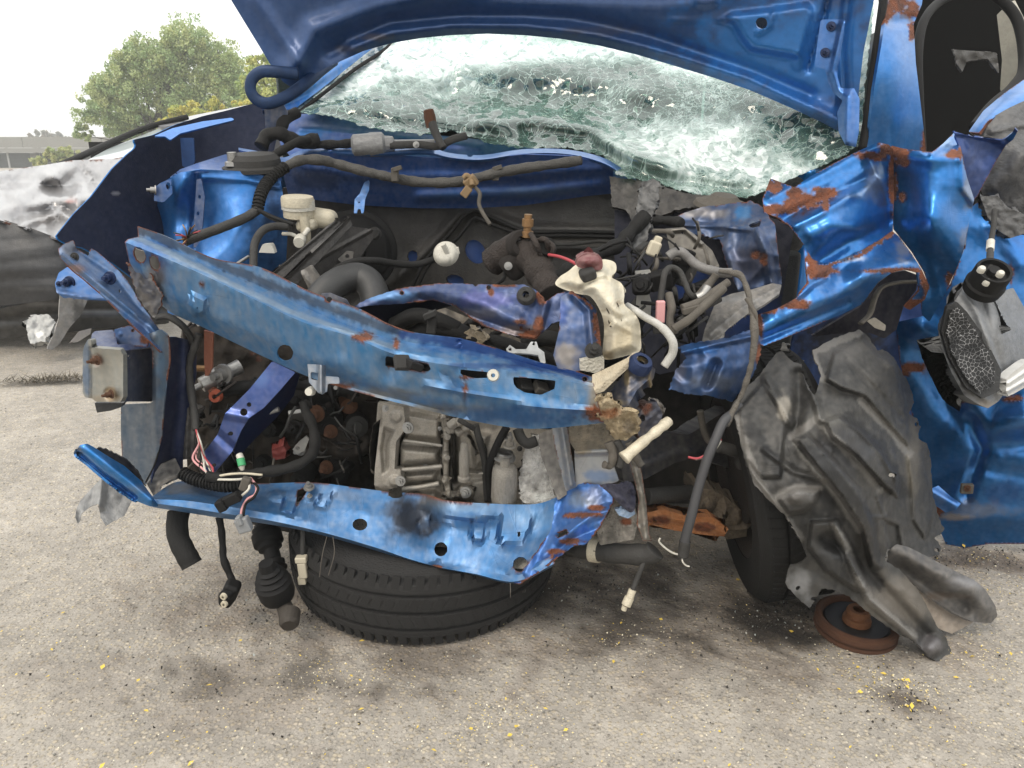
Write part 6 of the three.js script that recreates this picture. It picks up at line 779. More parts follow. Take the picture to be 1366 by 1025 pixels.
hose('red_white_wire', [[962, 586, 1.46], [952, 598, 1.45], [940, 608, 1.45], [930, 612, 1.45], [918, 610, 1.45]], .0026, mRed); hose('red_white_wire', [[962, 588, 1.455], [954, 600, 1.45], [940, 610, 1.45], [928, 613, 1.45]], .0022, mWhite);
hose('side_loom', [[960, 362, 1.6], [976, 364, 1.58], [988, 368, 1.56], [998, 390, 1.54], [1003, 415, 1.52], [1006, 440, 1.5], [1005, 470, 1.49], [1000, 495, 1.49], [990, 525, 1.49], [976, 552, 1.48], [968, 568, 1.47]], (t) => .0062 + .0014 * Math.sin(t * 17) * Math.sin(t * 5), std({ color: lin(.15, .135, .115), roughness: .85, map: grimeTex, bumpMap: bumpTex, bumpScale: .003 }), { n: 80, wob: .22 });
hose('side_loom_strand', [[996, 398, 1.53], [1008, 420, 1.51], [1009, 450, 1.5], [1002, 480, 1.49]], .004, mDustyHose, { wob: .3 });
hose('link_pipe', [[934, 548, 1.62], [938, 570, 1.62], [944, 586, 1.62], [954, 594, 1.62]], .008, mDustyHose); hose('link_pipe', [[958, 596, 1.56], [974, 600, 1.56], [984, 606, 1.57], [990, 622, 1.58]], .012, mGreyHose, { wob: .2 });
hose('sensor_lead', [[862, 736, 1.44], [858, 752, 1.43], [850, 772, 1.42], [844, 788, 1.41]], .0055, mGreyHose); ADD('sensor_plug', [tubeGeo([P(844, 787, 1.41), P(840, 798, 1.405)], .0085), tubeGeo([P(840, 797, 1.405), P(835, 808, 1.4)], .0105), tubeGeo([P(834, 808, 1.4), P(832, 814, 1.4)], .006)], mCream);
// front wheel on the struck side
{
  const c = V(.63, .3, -1.72), yaw = -.04, R = .305, W = .1;
  const prof = []; for (const [r, h] of [[.2, -W * .92], [.235, -W], [.285, -W * .98], [.303, -W * .8], [R, -W * .62], [R, -W * .45], [R - .008, -W * .44], [R - .008, -W * .38], [R, -W * .37], [R + .002, -W * .05], [R - .006, -W * .04], [R - .006, W * .04], [R + .002, W * .05], [R, W * .37], [R - .008, W * .38], [R - .008, W * .44], [R, W * .45], [R, W * .62], [.303, W * .8], [.285, W * .98], [.235, W], [.2, W * .92]]) prof.push([r, h]);
  const ax = V(Math.cos(yaw), .2, -Math.sin(yaw)), w = ADD('front_wheel', turned(c, prof, ax, 72), mRubber);
  w.name = 'front_wheel';
  put('rim', turned(c, [[.2, .09], [.19, .085], [.17, .05], [.16, -.03], [.05, -.06], [.05, -.07], [.165, -.05], [.19, -.085], [.2, -.09]], ax, 48), mBurnt, w);
  const bars = []; const q = new THREE.Quaternion().setFromUnitVectors(V(0, 1, 0), ax.clone().normalize()); for (let i = 0; i < 84; i++) { const b = new THREE.BoxGeometry(.006, .03, .0045); for (const [h, tw] of [[-W * .22, .5], [W * .22, -.5], [W * .6, .2], [-W * .6, -.2]]) { const k = b.clone(); k.rotateX(tw); k.translate(R - .001, h, 0); k.rotateY(i / 84 * 6.283); k.applyQuaternion(q); k.translate(c.x, c.y, c.z); bars.push(k); } }
  put('tread_blocks', bars, mRubber, w).userData.kind = 'stuff';
  put('brake_disc', turned(c.clone().add(V(-.07, 0, 0)), [[0, .012], [.12, .012], [.13, .008], [.13, -.008], [0, -.01]], ax, 40), mBurnt, w);
}

// ---- struck wing, crumpled ----
const RUSTY = (...a) => a;
const fender = sheet('crumpled_wing', { o: [[1017, 266], [1028, 238], [1060, 250], [1080, 236], [1112, 218], [1146, 201], [1172, 190], [1186, 193], [1192, 200], [1193, 262], [1191, 310], [1172, 322], [1150, 334], [1122, 346], [1098, 352], [1080, 346], [1072, 326], [1052, 300], [1036, 290], [1020, 284]],
  d: [[1017, 268, 1.8], [1060, 250, 1.84], [1146, 201, 1.88], [1174, 190, 1.84], [1190, 250, 1.86], [1191, 308, 1.8], [1160, 250, 1.8], [1110, 290, 1.72], [1080, 345, 1.72], [1130, 330, 1.74], [1060, 290, 1.76], [1040, 275, 1.78]], step: 2.2, thick: .004, noise: [[.008, 36], [.003, 12]],
  folds: [{ p: [[1030, 262], [1080, 240], [1146, 206], [1176, 196]], a: .02, w: 9, k: 'r' }, { p: [[1046, 292], [1090, 268], [1110, 262], [1160, 236]], a: -.022, w: 8, k: 'r' }, { p: [[1062, 300], [1100, 280], [1130, 262]], a: .022, w: 9, k: 'r' }, { p: [[1096, 346], [1130, 322], [1168, 308], [1190, 296]], a: -.028, w: 12, k: 'r' }, { p: [[1160, 214], [1182, 262], [1186, 304]], a: -.018, w: 12 }, { p: [[1082, 310], [1110, 300], [1140, 306]], a: .018, w: 12, k: 'r' }],
  look: { c: BLUE, dust: [.07], edge: 1.4, rust: [[1044, 280, 22, 8], [1074, 268, 26, 9], [1100, 258, 15, 9], [1034, 248, 12, 10], [1164, 208, 22, 6], [1182, 200, 10, 12], [1190, 235, 5, 40], [1060, 256, 12, 7], [1102, 270, 5, 12]], spots: [[1166, 244, 18, 28, [.3, .33, .38], .55], [1130, 262, 30, 4, [.3, .36, .42], .3]] } }, mPaint);
sheet('wing_lower_fold', { o: [[1072, 326], [1084, 346], [1100, 352], [1122, 346], [1150, 334], [1174, 320], [1190, 308], [1200, 316], [1216, 338], [1230, 360], [1240, 382], [1234, 400], [1214, 414], [1206, 410], [1226, 388], [1224, 364], [1206, 360], [1190, 364], [1172, 376], [1150, 406], [1126, 418], [1098, 430], [1070, 442], [1040, 454], [1018, 462], [1010, 456], [1011, 420], [1036, 412], [1062, 398], [1078, 378], [1074, 350]],
  d: [[1072, 330, 1.7], [1122, 346, 1.74], [1190, 308, 1.82], [1240, 382, 1.72], [1214, 412, 1.76], [1150, 406, 1.7], [1098, 395, 1.6], [1018, 460, 1.6], [1011, 422, 1.63], [1075, 375, 1.62], [1150, 365, 1.64], [1120, 420, 1.66], [1220, 360, 1.7]], step: 2.2, thick: .004, noise: [[.006, 30], [.002, 10]],
  folds: [{ p: [[1076, 336], [1092, 362], [1110, 352], [1150, 338], [1190, 316]], a: .022, w: 8, k: 'r' }, { p: [[1018, 436], [1060, 418], [1110, 398], [1160, 366], [1210, 350]], a: .014, w: 12, k: 'r' }, { p: [[1018, 452], [1070, 430], [1130, 404]], a: -.014, w: 8 }, { p: [[1062, 398], [1082, 380], [1100, 370]], a: -.012, w: 7 }],
  look: { c: BLUE, dust: [.09], edge: 1.2, rust: [[1094, 362, 20, 8], [1084, 344, 7, 12], [1058, 406, 26, 6], [1022, 410, 14, 8], [1014, 440, 5, 18], [1236, 376, 7, 22], [1216, 406, 18, 7], [1190, 361, 36, 4], [1184, 312, 8, 6]], rustLines: [[[[1078, 346], [1096, 358], [1112, 352], [1150, 340], [1186, 312]], 3.2]], spots: [[1130, 345, 40, 5, [.4, .42, .46], .7], [1204, 330, 14, 22, [.4, .41, .42], .7], [1060, 404, 26, 8, [.3, .24, .2], .6]] } }, mPaint, fender);
sheet('wing_lining', { o: [[1150, 408], [1172, 378], [1190, 364], [1208, 361], [1226, 368], [1222, 388], [1206, 408], [1196, 440], [1180, 452], [1160, 444], [1110, 446], [1080, 450]], d: [[1150, 408, 1.78], [1226, 368, 1.8], [1196, 440, 1.82], [1080, 450, 1.8]], step: 3, thick: .006, look: { c: [.008, .01, .03], dust: [.1] } }, mDull, fender);
hose('arch_lip', [[1148, 432, 1.7], [1160, 420, 1.71], [1168, 396, 1.72], [1176, 384, 1.73], [1200, 377, 1.74], [1224, 376, 1.74]], .009, mDustyHose, { flat: .5 }, fender);
sheet('lip_shard', { o: [[1156, 428], [1168, 424], [1182, 434], [1181, 442], [1168, 438]], d: 1.7, step: 1.6, thick: .004, look: { c: [.3, .28, .24], dust: [.3] } }, mDull, fender);
sheet('wing_rear_bulge', { o: [[1189, 194], [1204, 198], [1243, 203], [1258, 192], [1274, 176], [1280, 190], [1284, 206], [1290, 236], [1300, 266], [1292, 300], [1284, 340], [1262, 390], [1240, 430], [1230, 420], [1228, 400], [1240, 384], [1232, 362], [1216, 336], [1192, 306], [1188, 260]],
  d: [[1189, 194, 1.86], [1190, 260, 1.9], [1192, 306, 1.86], [1232, 362, 1.78], [1238, 426, 1.82], [1243, 204, 1.76], [1274, 176, 1.86], [1284, 210, 1.76], [1240, 290, 1.7], [1280, 280, 1.74], [1262, 390, 1.78]], step: 2.4, thick: .004, noise: [[.006, 34], [.0025, 12]],
  folds: [{ p: [[1192, 204], [1240, 212], [1280, 210]], a: .016, w: 9, k: 'r' }, { p: [[1243, 206], [1262, 192], [1276, 180]], a: .01, w: 5 }, { p: [[1282, 200], [1284, 250], [1298, 270]], a: .014, w: 8 }, { p: [[1212, 240], [1222, 300], [1240, 380]], a: -.014, w: 14, k: 'r' }, { p: [[1246, 340], [1268, 370]], a: -.016, w: 16, k: 'r' }],
  look: { c: BLUE, dust: [.05], edge: 1, rust: [[1196, 204, 16, 9], [1202, 214, 10, 8], [1276, 206, 12, 5], [1282, 196, 3, 14], [1194, 250, 4, 18], [1204, 262, 5, 7], [1266, 372, 6, 9]], spots: [[1294, 258, 10, 26, [.34, .34, .34], .55], [1262, 192, 12, 9, [.2, .36, .62], .8], [1286, 320, 10, 18, [.28, .28, .3], .5]] } }, mPaint, fender);
sheet('wing_spike', { o: [[1272, 175], [1300, 183], [1340, 186], [1350, 178], [1354, 171], [1358, 175], [1352, 186], [1342, 194], [1330, 214], [1318, 236], [1304, 262], [1298, 268], [1290, 240], [1284, 206]], d: [[1272, 175, 1.8], [1356, 172, 1.78], [1298, 266, 1.84], [1318, 200, 1.84], [1284, 206, 1.8]], step: 2, thick: .004, noise: [[.006, 16]], folds: [{ p: [[1276, 178], [1336, 188]], a: .01, w: 4 }], look: { c: [.008, .05, .22], dust: [.06], edge: .7, spots: [[1350, 182, 8, 6, [.02, .18, .5], .8]] } }, mPaint, fender);
sheet('wing_inner_panel', { o: [[1060, 440], [1150, 400], [1200, 380], [1270, 380], [1270, 600], [1240, 660], [1200, 620], [1120, 560], [1050, 500]], d: [[1060, 440, 1.9], [1270, 380, 2.0], [1240, 660, 2.0], [1120, 560, 1.95]], step: 4, thick: .006, noise: [[.008, 40]], folds: [{ p: [[1190, 440], [1250, 470]], a: .02, w: 16, k: 'r' }], look: { c: [.008, .07, .28], dust: [.08], spots: [[1130, 460, 70, 50, [.03, .028, .026], .9]] } }, mDull, fender);
// ---- front door, buckled ----
const door = sheet('front_door', { o: [[1196, 430], [1240, 420], [1268, 380], [1288, 330], [1296, 276], [1330, 250], [1366, 280], [1500, 240], [1500, 735], [1366, 726], [1320, 726], [1284, 732], [1262, 726], [1246, 690], [1236, 640], [1226, 600], [1214, 540], [1200, 480]],
  d: [[1196, 430, 1.95], [1240, 420, 1.9], [1290, 310, 1.92], [1330, 252, 1.98], [1500, 240, 1.9], [1500, 735, 1.72], [1366, 726, 1.83], [1262, 726, 1.9], [1226, 600, 1.95], [1300, 470, 1.86], [1366, 560, 1.76], [1300, 620, 1.84], [1366, 400, 1.84], [1340, 340, 1.88]], step: 3, thick: .01, noise: [[.008, 50], [.003, 16]],
  folds: [{ p: [[1230, 440], [1262, 470], [1300, 560], [1322, 576], [1366, 560]], a: .03, w: 20, k: 'r' }, { p: [[1236, 470], [1270, 540], [1316, 592], [1366, 590]], a: -.03, w: 18, k: 'r' }, { p: [[1240, 640], [1300, 620], [1366, 634]], a: -.014, w: 12, k: 'r' }, { p: [[1262, 690], [1366, 690]], a: .012, w: 16, k: 'r' }, { p: [[1330, 300], [1366, 350]], a: .02, w: 16, k: 'r' }, { p: [[1296, 560], [1310, 600], [1290, 660]], a: -.016, w: 12 }],
  look: { c: BLUE, dust: [.07], edge: 1, rust: [[1286, 530, 9, 7], [1350, 532, 12, 5], [1348, 366, 4, 12], [1216, 490, 18, 6], [1206, 498, 8, 7], [1253, 680, 5, 8]], spots: [[1300, 680, 60, 14, [.3, .3, .32], .5], [1270, 690, 30, 5, [.45, .4, .36], .8], [1340, 660, 30, 20, [.02, .08, .3], .5], [1240, 470, 14, 30, [.01, .03, .12], .6], [1366, 320, 24, 40, [.03, .2, .62], .5]] } }, mPaint);
sheet('sill_dent', { o: [[1238, 654], [1252, 648], [1268, 662], [1282, 672], [1276, 680], [1262, 684], [1250, 676], [1242, 668]], d: [[1238, 654, 1.88], [1282, 672, 1.84]], step: 2, thick: .006, folds: [{ p: [[1242, 656], [1276, 676]], a: .014, w: 8, k: 'r' }], look: { c: [.03, .2, .58], dust: [.15] } }, mPaint, door);
put('door_clip', boxGeo(1290, 652, 1.82, .03, .028, .012, [.1, -.2, .1], .25), mDustyHose, door); bolt(1291, 652, 1.81, .006, mRustBolt, TOEYE, door);
sheet('window_ledge', { o: [[1292, 176], [1312, 148], [1340, 124], [1372, 102], [1500, 60], [1500, 110], [1372, 132], [1344, 146], [1318, 162], [1306, 178]], d: [[1292, 176, 2.0], [1340, 124, 2.1], [1500, 60, 2.2], [1318, 162, 1.98], [1500, 110, 2.0]], step: 2.4, thick: .008, folds: [{ p: [[1304, 168], [1340, 138], [1400, 108]], a: .014, w: 9, k: 'r' }], look: { c: BLUE, dust: [.06], edge: .5 } }, mPaint, door);
sheet('door_inner_trim', { o: [[1294, 178], [1318, 160], [1346, 144], [1372, 132], [1500, 108], [1500, 260], [1366, 290], [1344, 278], [1332, 262], [1312, 262], [1304, 240], [1322, 210], [1346, 190]], d: [[1294, 178, 1.99], [1372, 134, 1.98], [1500, 110, 2.0], [1500, 260, 1.9], [1318, 258, 1.94], [1360, 200, 1.9]], step: 3, thick: .01, noise: [[.012, 30], [.004, 10]], folds: [{ p: [[1322, 176], [1400, 160]], a: .01, w: 4 }, { p: [[1366, 210], [1330, 250]], a: .02, w: 14, k: 'r' }], look: { c: [.032, .032, .034], dust: [.22, [.16, .16, .16]] } }, mPlastic, door);
sheet('mirror_mount_panel', { o: [[1308, 262], [1332, 262], [1344, 276], [1366, 286], [1380, 300], [1366, 312], [1348, 318], [1330, 306], [1318, 290]], d: [[1308, 262, 1.86], [1380, 300, 1.82], [1330, 306, 1.84]], step: 2, thick: .02, noise: [[.012, 12], [.005, 6]], look: { c: [.045, .045, .046], dust: [.25, [.2, .2, .2]] } }, mPlastic, door);
// ---- door mirror dangling on its cable ----
const mirror = sheet('door_mirror', { o: [[1275, 400], [1286, 384], [1296, 372], [1338, 388], [1352, 384], [1362, 402], [1372, 420], [1374, 470], [1366, 486], [1343, 504], [1338, 528], [1332, 536], [1318, 545], [1306, 540], [1287, 528], [1270, 498], [1257, 466], [1252, 442], [1259, 418]],
  d: [[1275, 400, 1.7], [1320, 380, 1.72], [1370, 420, 1.74], [1366, 486, 1.68], [1318, 545, 1.62], [1252, 442, 1.68], [1320, 450, 1.62], [1290, 470, 1.64]], step: 1.8, thick: .07, noise: [[.002, 20]], folds: [{ p: [[1288, 392], [1302, 412], [1318, 450], [1336, 502]], a: .014, w: 6, k: 'r' }, { p: [[1308, 396], [1320, 440], [1338, 500]], a: -.012, w: 5, k: 'r' }, { p: [[1258, 440], [1268, 470], [1292, 516], [1318, 534]], a: .016, w: 5, k: 'r' }], look: { c: [.13, .135, .14], dust: [.14, [.3, .3, .3]], spots: [[1270, 440, 18, 46, [.03, .03, .03], .8], [1296, 512, 26, 16, [.03, .03, .032], .8], [1316, 540, 16, 8, [.3, .27, .24], .7]] } }, mPlastic);
{
  const T = voroTable(30, 131), S = 512, L = []; for (let j = 0; j < S; j++) for (let i = 0; i < S; i++) { const u = i / S, v = j / S, a = voro(u + .01 * tn(u, v, 12, 3), v, 30, T), b = sstep(-.35, .25, fbm(u, v, 7, 141)); L.push(Math.max(sstep(.15, 0.0, a[1] - a[0]) * (.3 + .7 * b), .14 * b)); }
  const map = dataTex(S, (u, v) => { const k = lerp(.06, .7, L[((v * S) | 0) * S + ((u * S) | 0)]); return [k, k, k]; }, true); map.repeat.set(4, 4);
  put('mirror_recess', sheetGeo({ o: [[1264, 408], [1276, 402], [1290, 416], [1314, 450], [1336, 494], [1333, 522], [1312, 532], [1288, 516], [1266, 476], [1256, 442]], d: [[1264, 408, 1.632], [1336, 494, 1.6], [1312, 532, 1.58], [1256, 442, 1.628]], step: 2.4, thick: .01, look: { c: [.012, .012, .012] } }), mPlastic, mirror);
  const g = sheetGeo({ o: [[1270, 414], [1278, 410], [1290, 424], [1310, 454], [1328, 492], [1326, 514], [1308, 524], [1290, 508], [1270, 470], [1263, 444]], d: [[1270, 414, 1.62], [1328, 492, 1.588], [1308, 524, 1.575], [1263, 444, 1.616]], step: 2.4, thick: .003, jag: 1.6, look: { c: [1, 1, 1] } });
  put('mirror_glass', g, phys({ map, roughness: .25, metalness: .4, bumpMap: map, bumpScale: .002 }), mirror);
  put('mirror_foot', turned(P(1318, 374, 1.66), [[0, .034], [.012, .034], [.013, .02], [.03, .02], [.031, .032], [.036, .033], [.038, .026], [.038, -.005], [.042, -.01], [.04, -.03], [0, -.03]], V(-.05, .75, .6), 32), mBlack, mirror);
  for (const [x, y] of [[1308, 362], [1333, 368], [1315, 379]]) put('foot_screw', turned(P(x, y, 1.63), [[0, .012], [.006, .012], [.008, .008], [.008, 0], [0, 0]], V(-.05, .75, .6), 14), mWhite, mirror);
  hose('mirror_cable', [[1327, 280, 1.83], [1326, 300, 1.8], [1322, 325, 1.76], [1321, 345, 1.7], [1320, 366, 1.65]], (t) => t > .6 ? .0075 : .0062, mGreyHose, {}, mirror); put('cable_tape', tubeGeo([P(1322, 322, 1.765), P(1321, 334, 1.74)], .0088), mWhite, mirror);
  sheet('indicator_lens', { o: [[1343, 506], [1350, 498], [1366, 486], [1376, 480], [1376, 510], [1366, 518], [1352, 526], [1342, 530]], d: [[1343, 506, 1.6], [1376, 480, 1.64], [1342, 530, 1.6]], step: 1.6, thick: .02, folds: [{ p: [[1344, 522], [1372, 506]], a: .01, w: 4 }, { p: [[1346, 512], [1372, 494]], a: .008, w: 4 }], look: { c: [.62, .62, .6], dust: [.2, [.3, .3, .3]] } }, std({ vertexColors: true, roughness: .25, metalness: .3 }), mirror);
}
// ---- torn wheel-arch liner ----
const mLiner = phys({ vertexColors: true, roughness: .72, roughnessMap: roughTex, specularIntensity: .7, bumpMap: scratchTex, bumpScale: .0012 });
const LIN = [.026, .0265, .027];
const liner = sheet('wheel_arch_liner', {
  o: [[976, 541], [994, 518], [1014, 500], [1030, 478], [1042, 466], [1056, 482], [1070, 486], [1068, 498], [1084, 508], [1096, 504], [1090, 486], [1083, 468], [1108, 454], [1126, 446], [1148, 440], [1160, 452], [1171, 467], [1184, 468], [1194, 480], [1202, 494], [1212, 510], [1220, 536], [1213, 552], [1224, 558], [1228, 570], [1225, 584], [1236, 592], [1241, 606], [1243, 630], [1245, 660], [1252, 690], [1261, 708], [1247, 718], [1257, 731], [1252, 740], [1231, 746], [1216, 738], [1206, 736], [1184, 732], [1180, 748], [1200, 760], [1222, 784], [1236, 806], [1250, 836], [1262, 850], [1270, 872], [1252, 884], [1236, 874], [1228, 862], [1200, 846], [1170, 826], [1152, 812], [1132, 796], [1110, 786], [1096, 786], [1080, 812], [1062, 796], [1047, 778], [1056, 755], [1068, 752], [1077, 744], [1070, 726], [1060, 708], [1054, 694], [1028, 670], [1006, 646], [994, 616], [986, 582]],
  d: [[976, 541, 1.5], [1042, 468, 1.62], [1148, 442, 1.72], [1220, 536, 1.74], [1245, 660, 1.68], [1256, 732, 1.62], [1180, 740, 1.44], [1266, 876, 1.405], [1228, 862, 1.39], [1096, 786, 1.36], [1064, 790, 1.36], [1060, 708, 1.36], [994, 616, 1.42], [1110, 540, 1.46], [1120, 640, 1.38], [1150, 700, 1.39], [1200, 620, 1.54], [1040, 590, 1.42], [1180, 500, 1.62], [1050, 650, 1.36], [1220, 800, 1.42]],
  step: 2.4, thick: .004, jag: 1.1, ns: .34, noise: [[.014, 50], [.006, 20]],
  pads: [[[[1096, 560], [1120, 552], [1152, 572], [1182, 606], [1202, 640], [1200, 668], [1180, 654], [1142, 612], [1108, 586]], .04, 6], [[[1054, 584], [1078, 576], [1112, 610], [1148, 650], [1168, 700], [1178, 760], [1160, 760], [1146, 706], [1118, 664], [1084, 622]], .046, 7], [[[1098, 508], [1110, 470], [1150, 446], [1172, 470], [1196, 484], [1212, 540], [1216, 604], [1192, 578], [1152, 532], [1122, 522]], .03, 6], [[[1208, 606], [1230, 594], [1240, 640], [1248, 690], [1234, 724], [1216, 696], [1212, 640]], .02, 5], [[[982, 548], [1018, 506], [1038, 530], [1052, 566], [1046, 600], [1044, 640], [1014, 640], [992, 612]], .016, 5], [[[1034, 664], [1062, 650], [1096, 652], [1090, 672], [1074, 686], [1050, 690]], .04, 7], [[[1080, 694], [1116, 692], [1140, 730], [1164, 792], [1140, 790], [1100, 764], [1076, 732]], .03, 6], [[[1176, 690], [1200, 700], [1206, 740], [1186, 744]], -.02, 5]],
  folds: [{ p: [[1022, 506], [1040, 536], [1054, 564]], a: .03, w: 8 }, { p: [[1066, 500], [1066, 540], [1060, 574]], a: -.03, w: 9, k: 'r' }, { p: [[1076, 512], [1090, 540], [1094, 560]], a: .022, w: 7 }, { p: [[1100, 720], [1140, 740], [1172, 780], [1236, 850]], a: -.03, w: 10, k: 'r' }, { p: [[1114, 700], [1140, 760], [1160, 800], [1220, 850]], a: .03, w: 8 }, { p: [[982, 556], [992, 610], [1010, 640], [1050, 690], [1068, 720]], a: .012, w: 4 }, { p: [[1176, 650], [1170, 662], [1180, 690], [1164, 690]], a: .01, w: 3 }, { p: [[1130, 560], [1170, 596], [1196, 640]], a: .01, w: 5 }, { p: [[1130, 480], [1168, 520], [1206, 560]], a: -.012, w: 6 }, { p: [[1100, 640], [1060, 630], [1020, 600]], a: .012, w: 6 }, { p: [[1180, 700], [1196, 640], [1190, 600]], a: .008, w: 4 }],
  bumps: [[1062, 662, 16, 14, .02, .3], [1244, 862, 16, 18, .03, .2], [1104, 600, 9, 9, .008]],
  holes: [[1191, 634, 5.5, 3.5], [1250, 734, 3.5, 3, .4], [1065, 785, 3.6, 3, -.5], [1085, 799, 3.4, 2.6, -.4], [1223, 566, 2.6, 3.4], [[1070, 498], [1094, 506], [1088, 528], [1078, 520]]],
  look: { c: [.016, .0165, .017], bands: [...[[[1056, 583], [1090, 560], [1110, 582], [1148, 622], [1172, 654]], [[1034, 664], [1062, 652], [1094, 652]], [[982, 556], [1010, 640], [1068, 720]], [[1096, 505], [1083, 470], [1148, 442]], [[1150, 534], [1192, 578], [1214, 606]], [[1114, 700], [1160, 800], [1220, 850]], [[1062, 590], [1084, 622], [1118, 664], [1146, 706]]].map((q) => [q, 7, [.19, .18, .165], .6]), ...[[[1072, 596], [1112, 634], [1160, 692], [1170, 740]], [[1130, 556], [1176, 600], [1206, 660]], [[1100, 720], [1172, 780]], [[1000, 570], [1040, 630]], [[1100, 660], [1120, 700]]].map((q) => [q, 11, [.01, .01, .0105], .8])], dust: [.08, [.25, .23, .2]], edge: 0, spots: [[1046, 545, 10, 24, [.34, .31, .26], .6], [1100, 560, 30, 14, [.14, .135, .12], .4], [1060, 660, 24, 14, [.2, .19, .18], .5], [1140, 600, 50, 40, [.035, .036, .04], .6], [1200, 800, 60, 40, [.17, .15, .125], .55], [1240, 862, 20, 16, [.2, .19, .2], .5], [1110, 730, 40, 30, [.025, .025, .025], .7], [1160, 720, 20, 40, [.05, .045, .04], .7], [1218, 620, 12, 60, [.14, .125, .1], .5], [1120, 470, 40, 16, [.11, .105, .1], .4], [1066, 780, 24, 22, [.2, .2, .2], .6]] } }, mLiner);  // bands: dust highlights on ridges, shade painted dark down the creases
liner.userData.label = 'torn grey plastic wheel arch liner';
sheet('liner_arm', { o: [[1184, 736], [1196, 726], [1212, 730], [1240, 744], [1270, 760], [1300, 774], [1314, 786], [1328, 808], [1331, 822], [1322, 832], [1298, 830], [1272, 818], [1246, 800], [1220, 780], [1200, 766], [1186, 752]], d: [[1184, 740, 1.49], [1212, 732, 1.5], [1300, 774, 1.5], [1330, 822, 1.5], [1298, 830, 1.46], [1220, 780, 1.47], [1262, 776, 1.46]], step: 2.2, thick: .005, noise: [[.006, 24], [.002, 7]], folds: [{ p: [[1194, 734], [1240, 758], [1298, 786], [1318, 812]], a: .032, w: 14, k: 'r' }, { p: [[1200, 758], [1240, 788], [1286, 812]], a: -.03, w: 12, k: 'r' }], look: { c: [.05, .05, .052], dust: [.16, [.3, .27, .23]], spots: [[1250, 796, 50, 7, [.08, .06, .045], .7], [1290, 780, 40, 10, [.24, .24, .25], .5]] } }, mLiner, liner);
sheet('liner_web', { o: [[1186, 750], [1210, 762], [1246, 788], [1280, 810], [1300, 830], [1270, 846], [1250, 838], [1228, 800], [1200, 770]], d: [[1186, 750, 1.51], [1300, 830, 1.49], [1250, 838, 1.47]], step: 3, thick: .004, noise: [[.01, 14]], look: { c: [.2, .17, .14], dust: [.3, [.3, .25, .2]] } }, mPlastic, liner);
sheet('liner_flap', { o: [[1041, 466], [1046, 458], [1056, 470], [1072, 482], [1070, 494], [1062, 500], [1050, 490]], d: 1.7, step: 1.8, thick: .004, jag: 1.4, noise: [[.01, 9]], look: { c: [.16, .16, .155], dust: [.3] } }, mPlastic, liner);
// ---- things hanging under the nose ----
hose('radiator_hose', [[238, 684, 1.6], [236, 700, 1.58], [238, 718, 1.56], [246, 736, 1.54], [256, 754, 1.53]], .024, mRubber, { n: 50, k: 18, wob: .05, open: true }); put('hose_mouth', turned(P(254, 750, 1.535), [[0, 0], [.02, 0], [.021, .004], [0, .004]], V(.4, -.9, .3), 16), mBlack, wreck);
hose('plug_lead', [[292, 690, 1.58], [295, 706, 1.57], [297, 730, 1.56], [298, 745, 1.55], [306, 766, 1.54], [311, 778, 1.53]], .0085, mBlack, { wob: .15 });
const plug = ADD('round_plug', [boxGeo(308, 788, 1.52, .036, .05, .036, [.2, 0, -.45], .3), boxGeo(302, 798, 1.5, .03, .04, .03, [.2, -.3, -.2], .3)], mBlack);
for (const [dx, dy] of [[0, -5], [1, 5]]) put('plug_socket', turned(P(299 + dx, 800 + dy, 1.48), [[.003, .006], [.0075, .006], [.008, 0], [.003, 0]], V(-.25, -.1, 1), 16), mCream, plug);
hose('driveshaft', [[352, 700, 1.66], [356, 716, 1.64], [360, 730, 1.62], [364, 745, 1.6], [366, 760, 1.58]], (t) => [.024, .031, .036, .036, .028, .019, .019, .026, .03][Math.round(t * 8)], mBlack, { n: 40, k: 20 });
ADD('driveshaft_boot', turned(P(371, 795, 1.5), [[.0, .1], [.016, .1], [.019, .082], [.026, .077], [.023, .071], [.032, .066], [.028, .059], [.038, .052], [.034, .046], [.041, .039], [.04, .008], [.036, -.004], [.024, -.006], [0, -.006]], V(-.12, .95, .22).normalize(), 30), mBlack);
ADD('driveshaft_stub', [tubeGeo([P(371, 786, 1.53), P(378, 806, 1.49), P(384, 822, 1.46)], (t) => .014 + .006 * t, { k: 16 }), turned(P(386, 824, 1.45), [[0, .024], [.016, .024], [.022, .016], [.024, -.014], [0, -.014]], V(.2, -.3, 1), 18)], std({ color: lin(.06, .05, .04), roughness: .7, metalness: .3, map: grimeTex }));
hose('white_plug_lead', [[404, 706, 1.56], [404, 722, 1.55], [404, 742, 1.54]], .006, mGreyHose); ADD('white_plug', [boxGeo(404, 760, 1.53, .02, .04, .018, [0, 0, .05], .2), boxGeo(402, 746, 1.53, .026, .014, .02, [0, 0, .05], .2), boxGeo(403, 774, 1.53, .018, .02, .014, [0, 0, .05], .2)], mCream);
for (const [a, b, c] of [[[436, 716], [430, 740], [426, 770]], [[444, 716], [446, 738], [438, 768]]]) hose('loose_thread', [[...a, 1.49], [...b, 1.48], [...c, 1.47]], .0011, mDustyHose, { k: 5 });
hose('loose_thread', [[681, 778, 1.4], [681, 790, 1.39], [681, 798, 1.39]], .001, mDustyHose, { k: 5 });
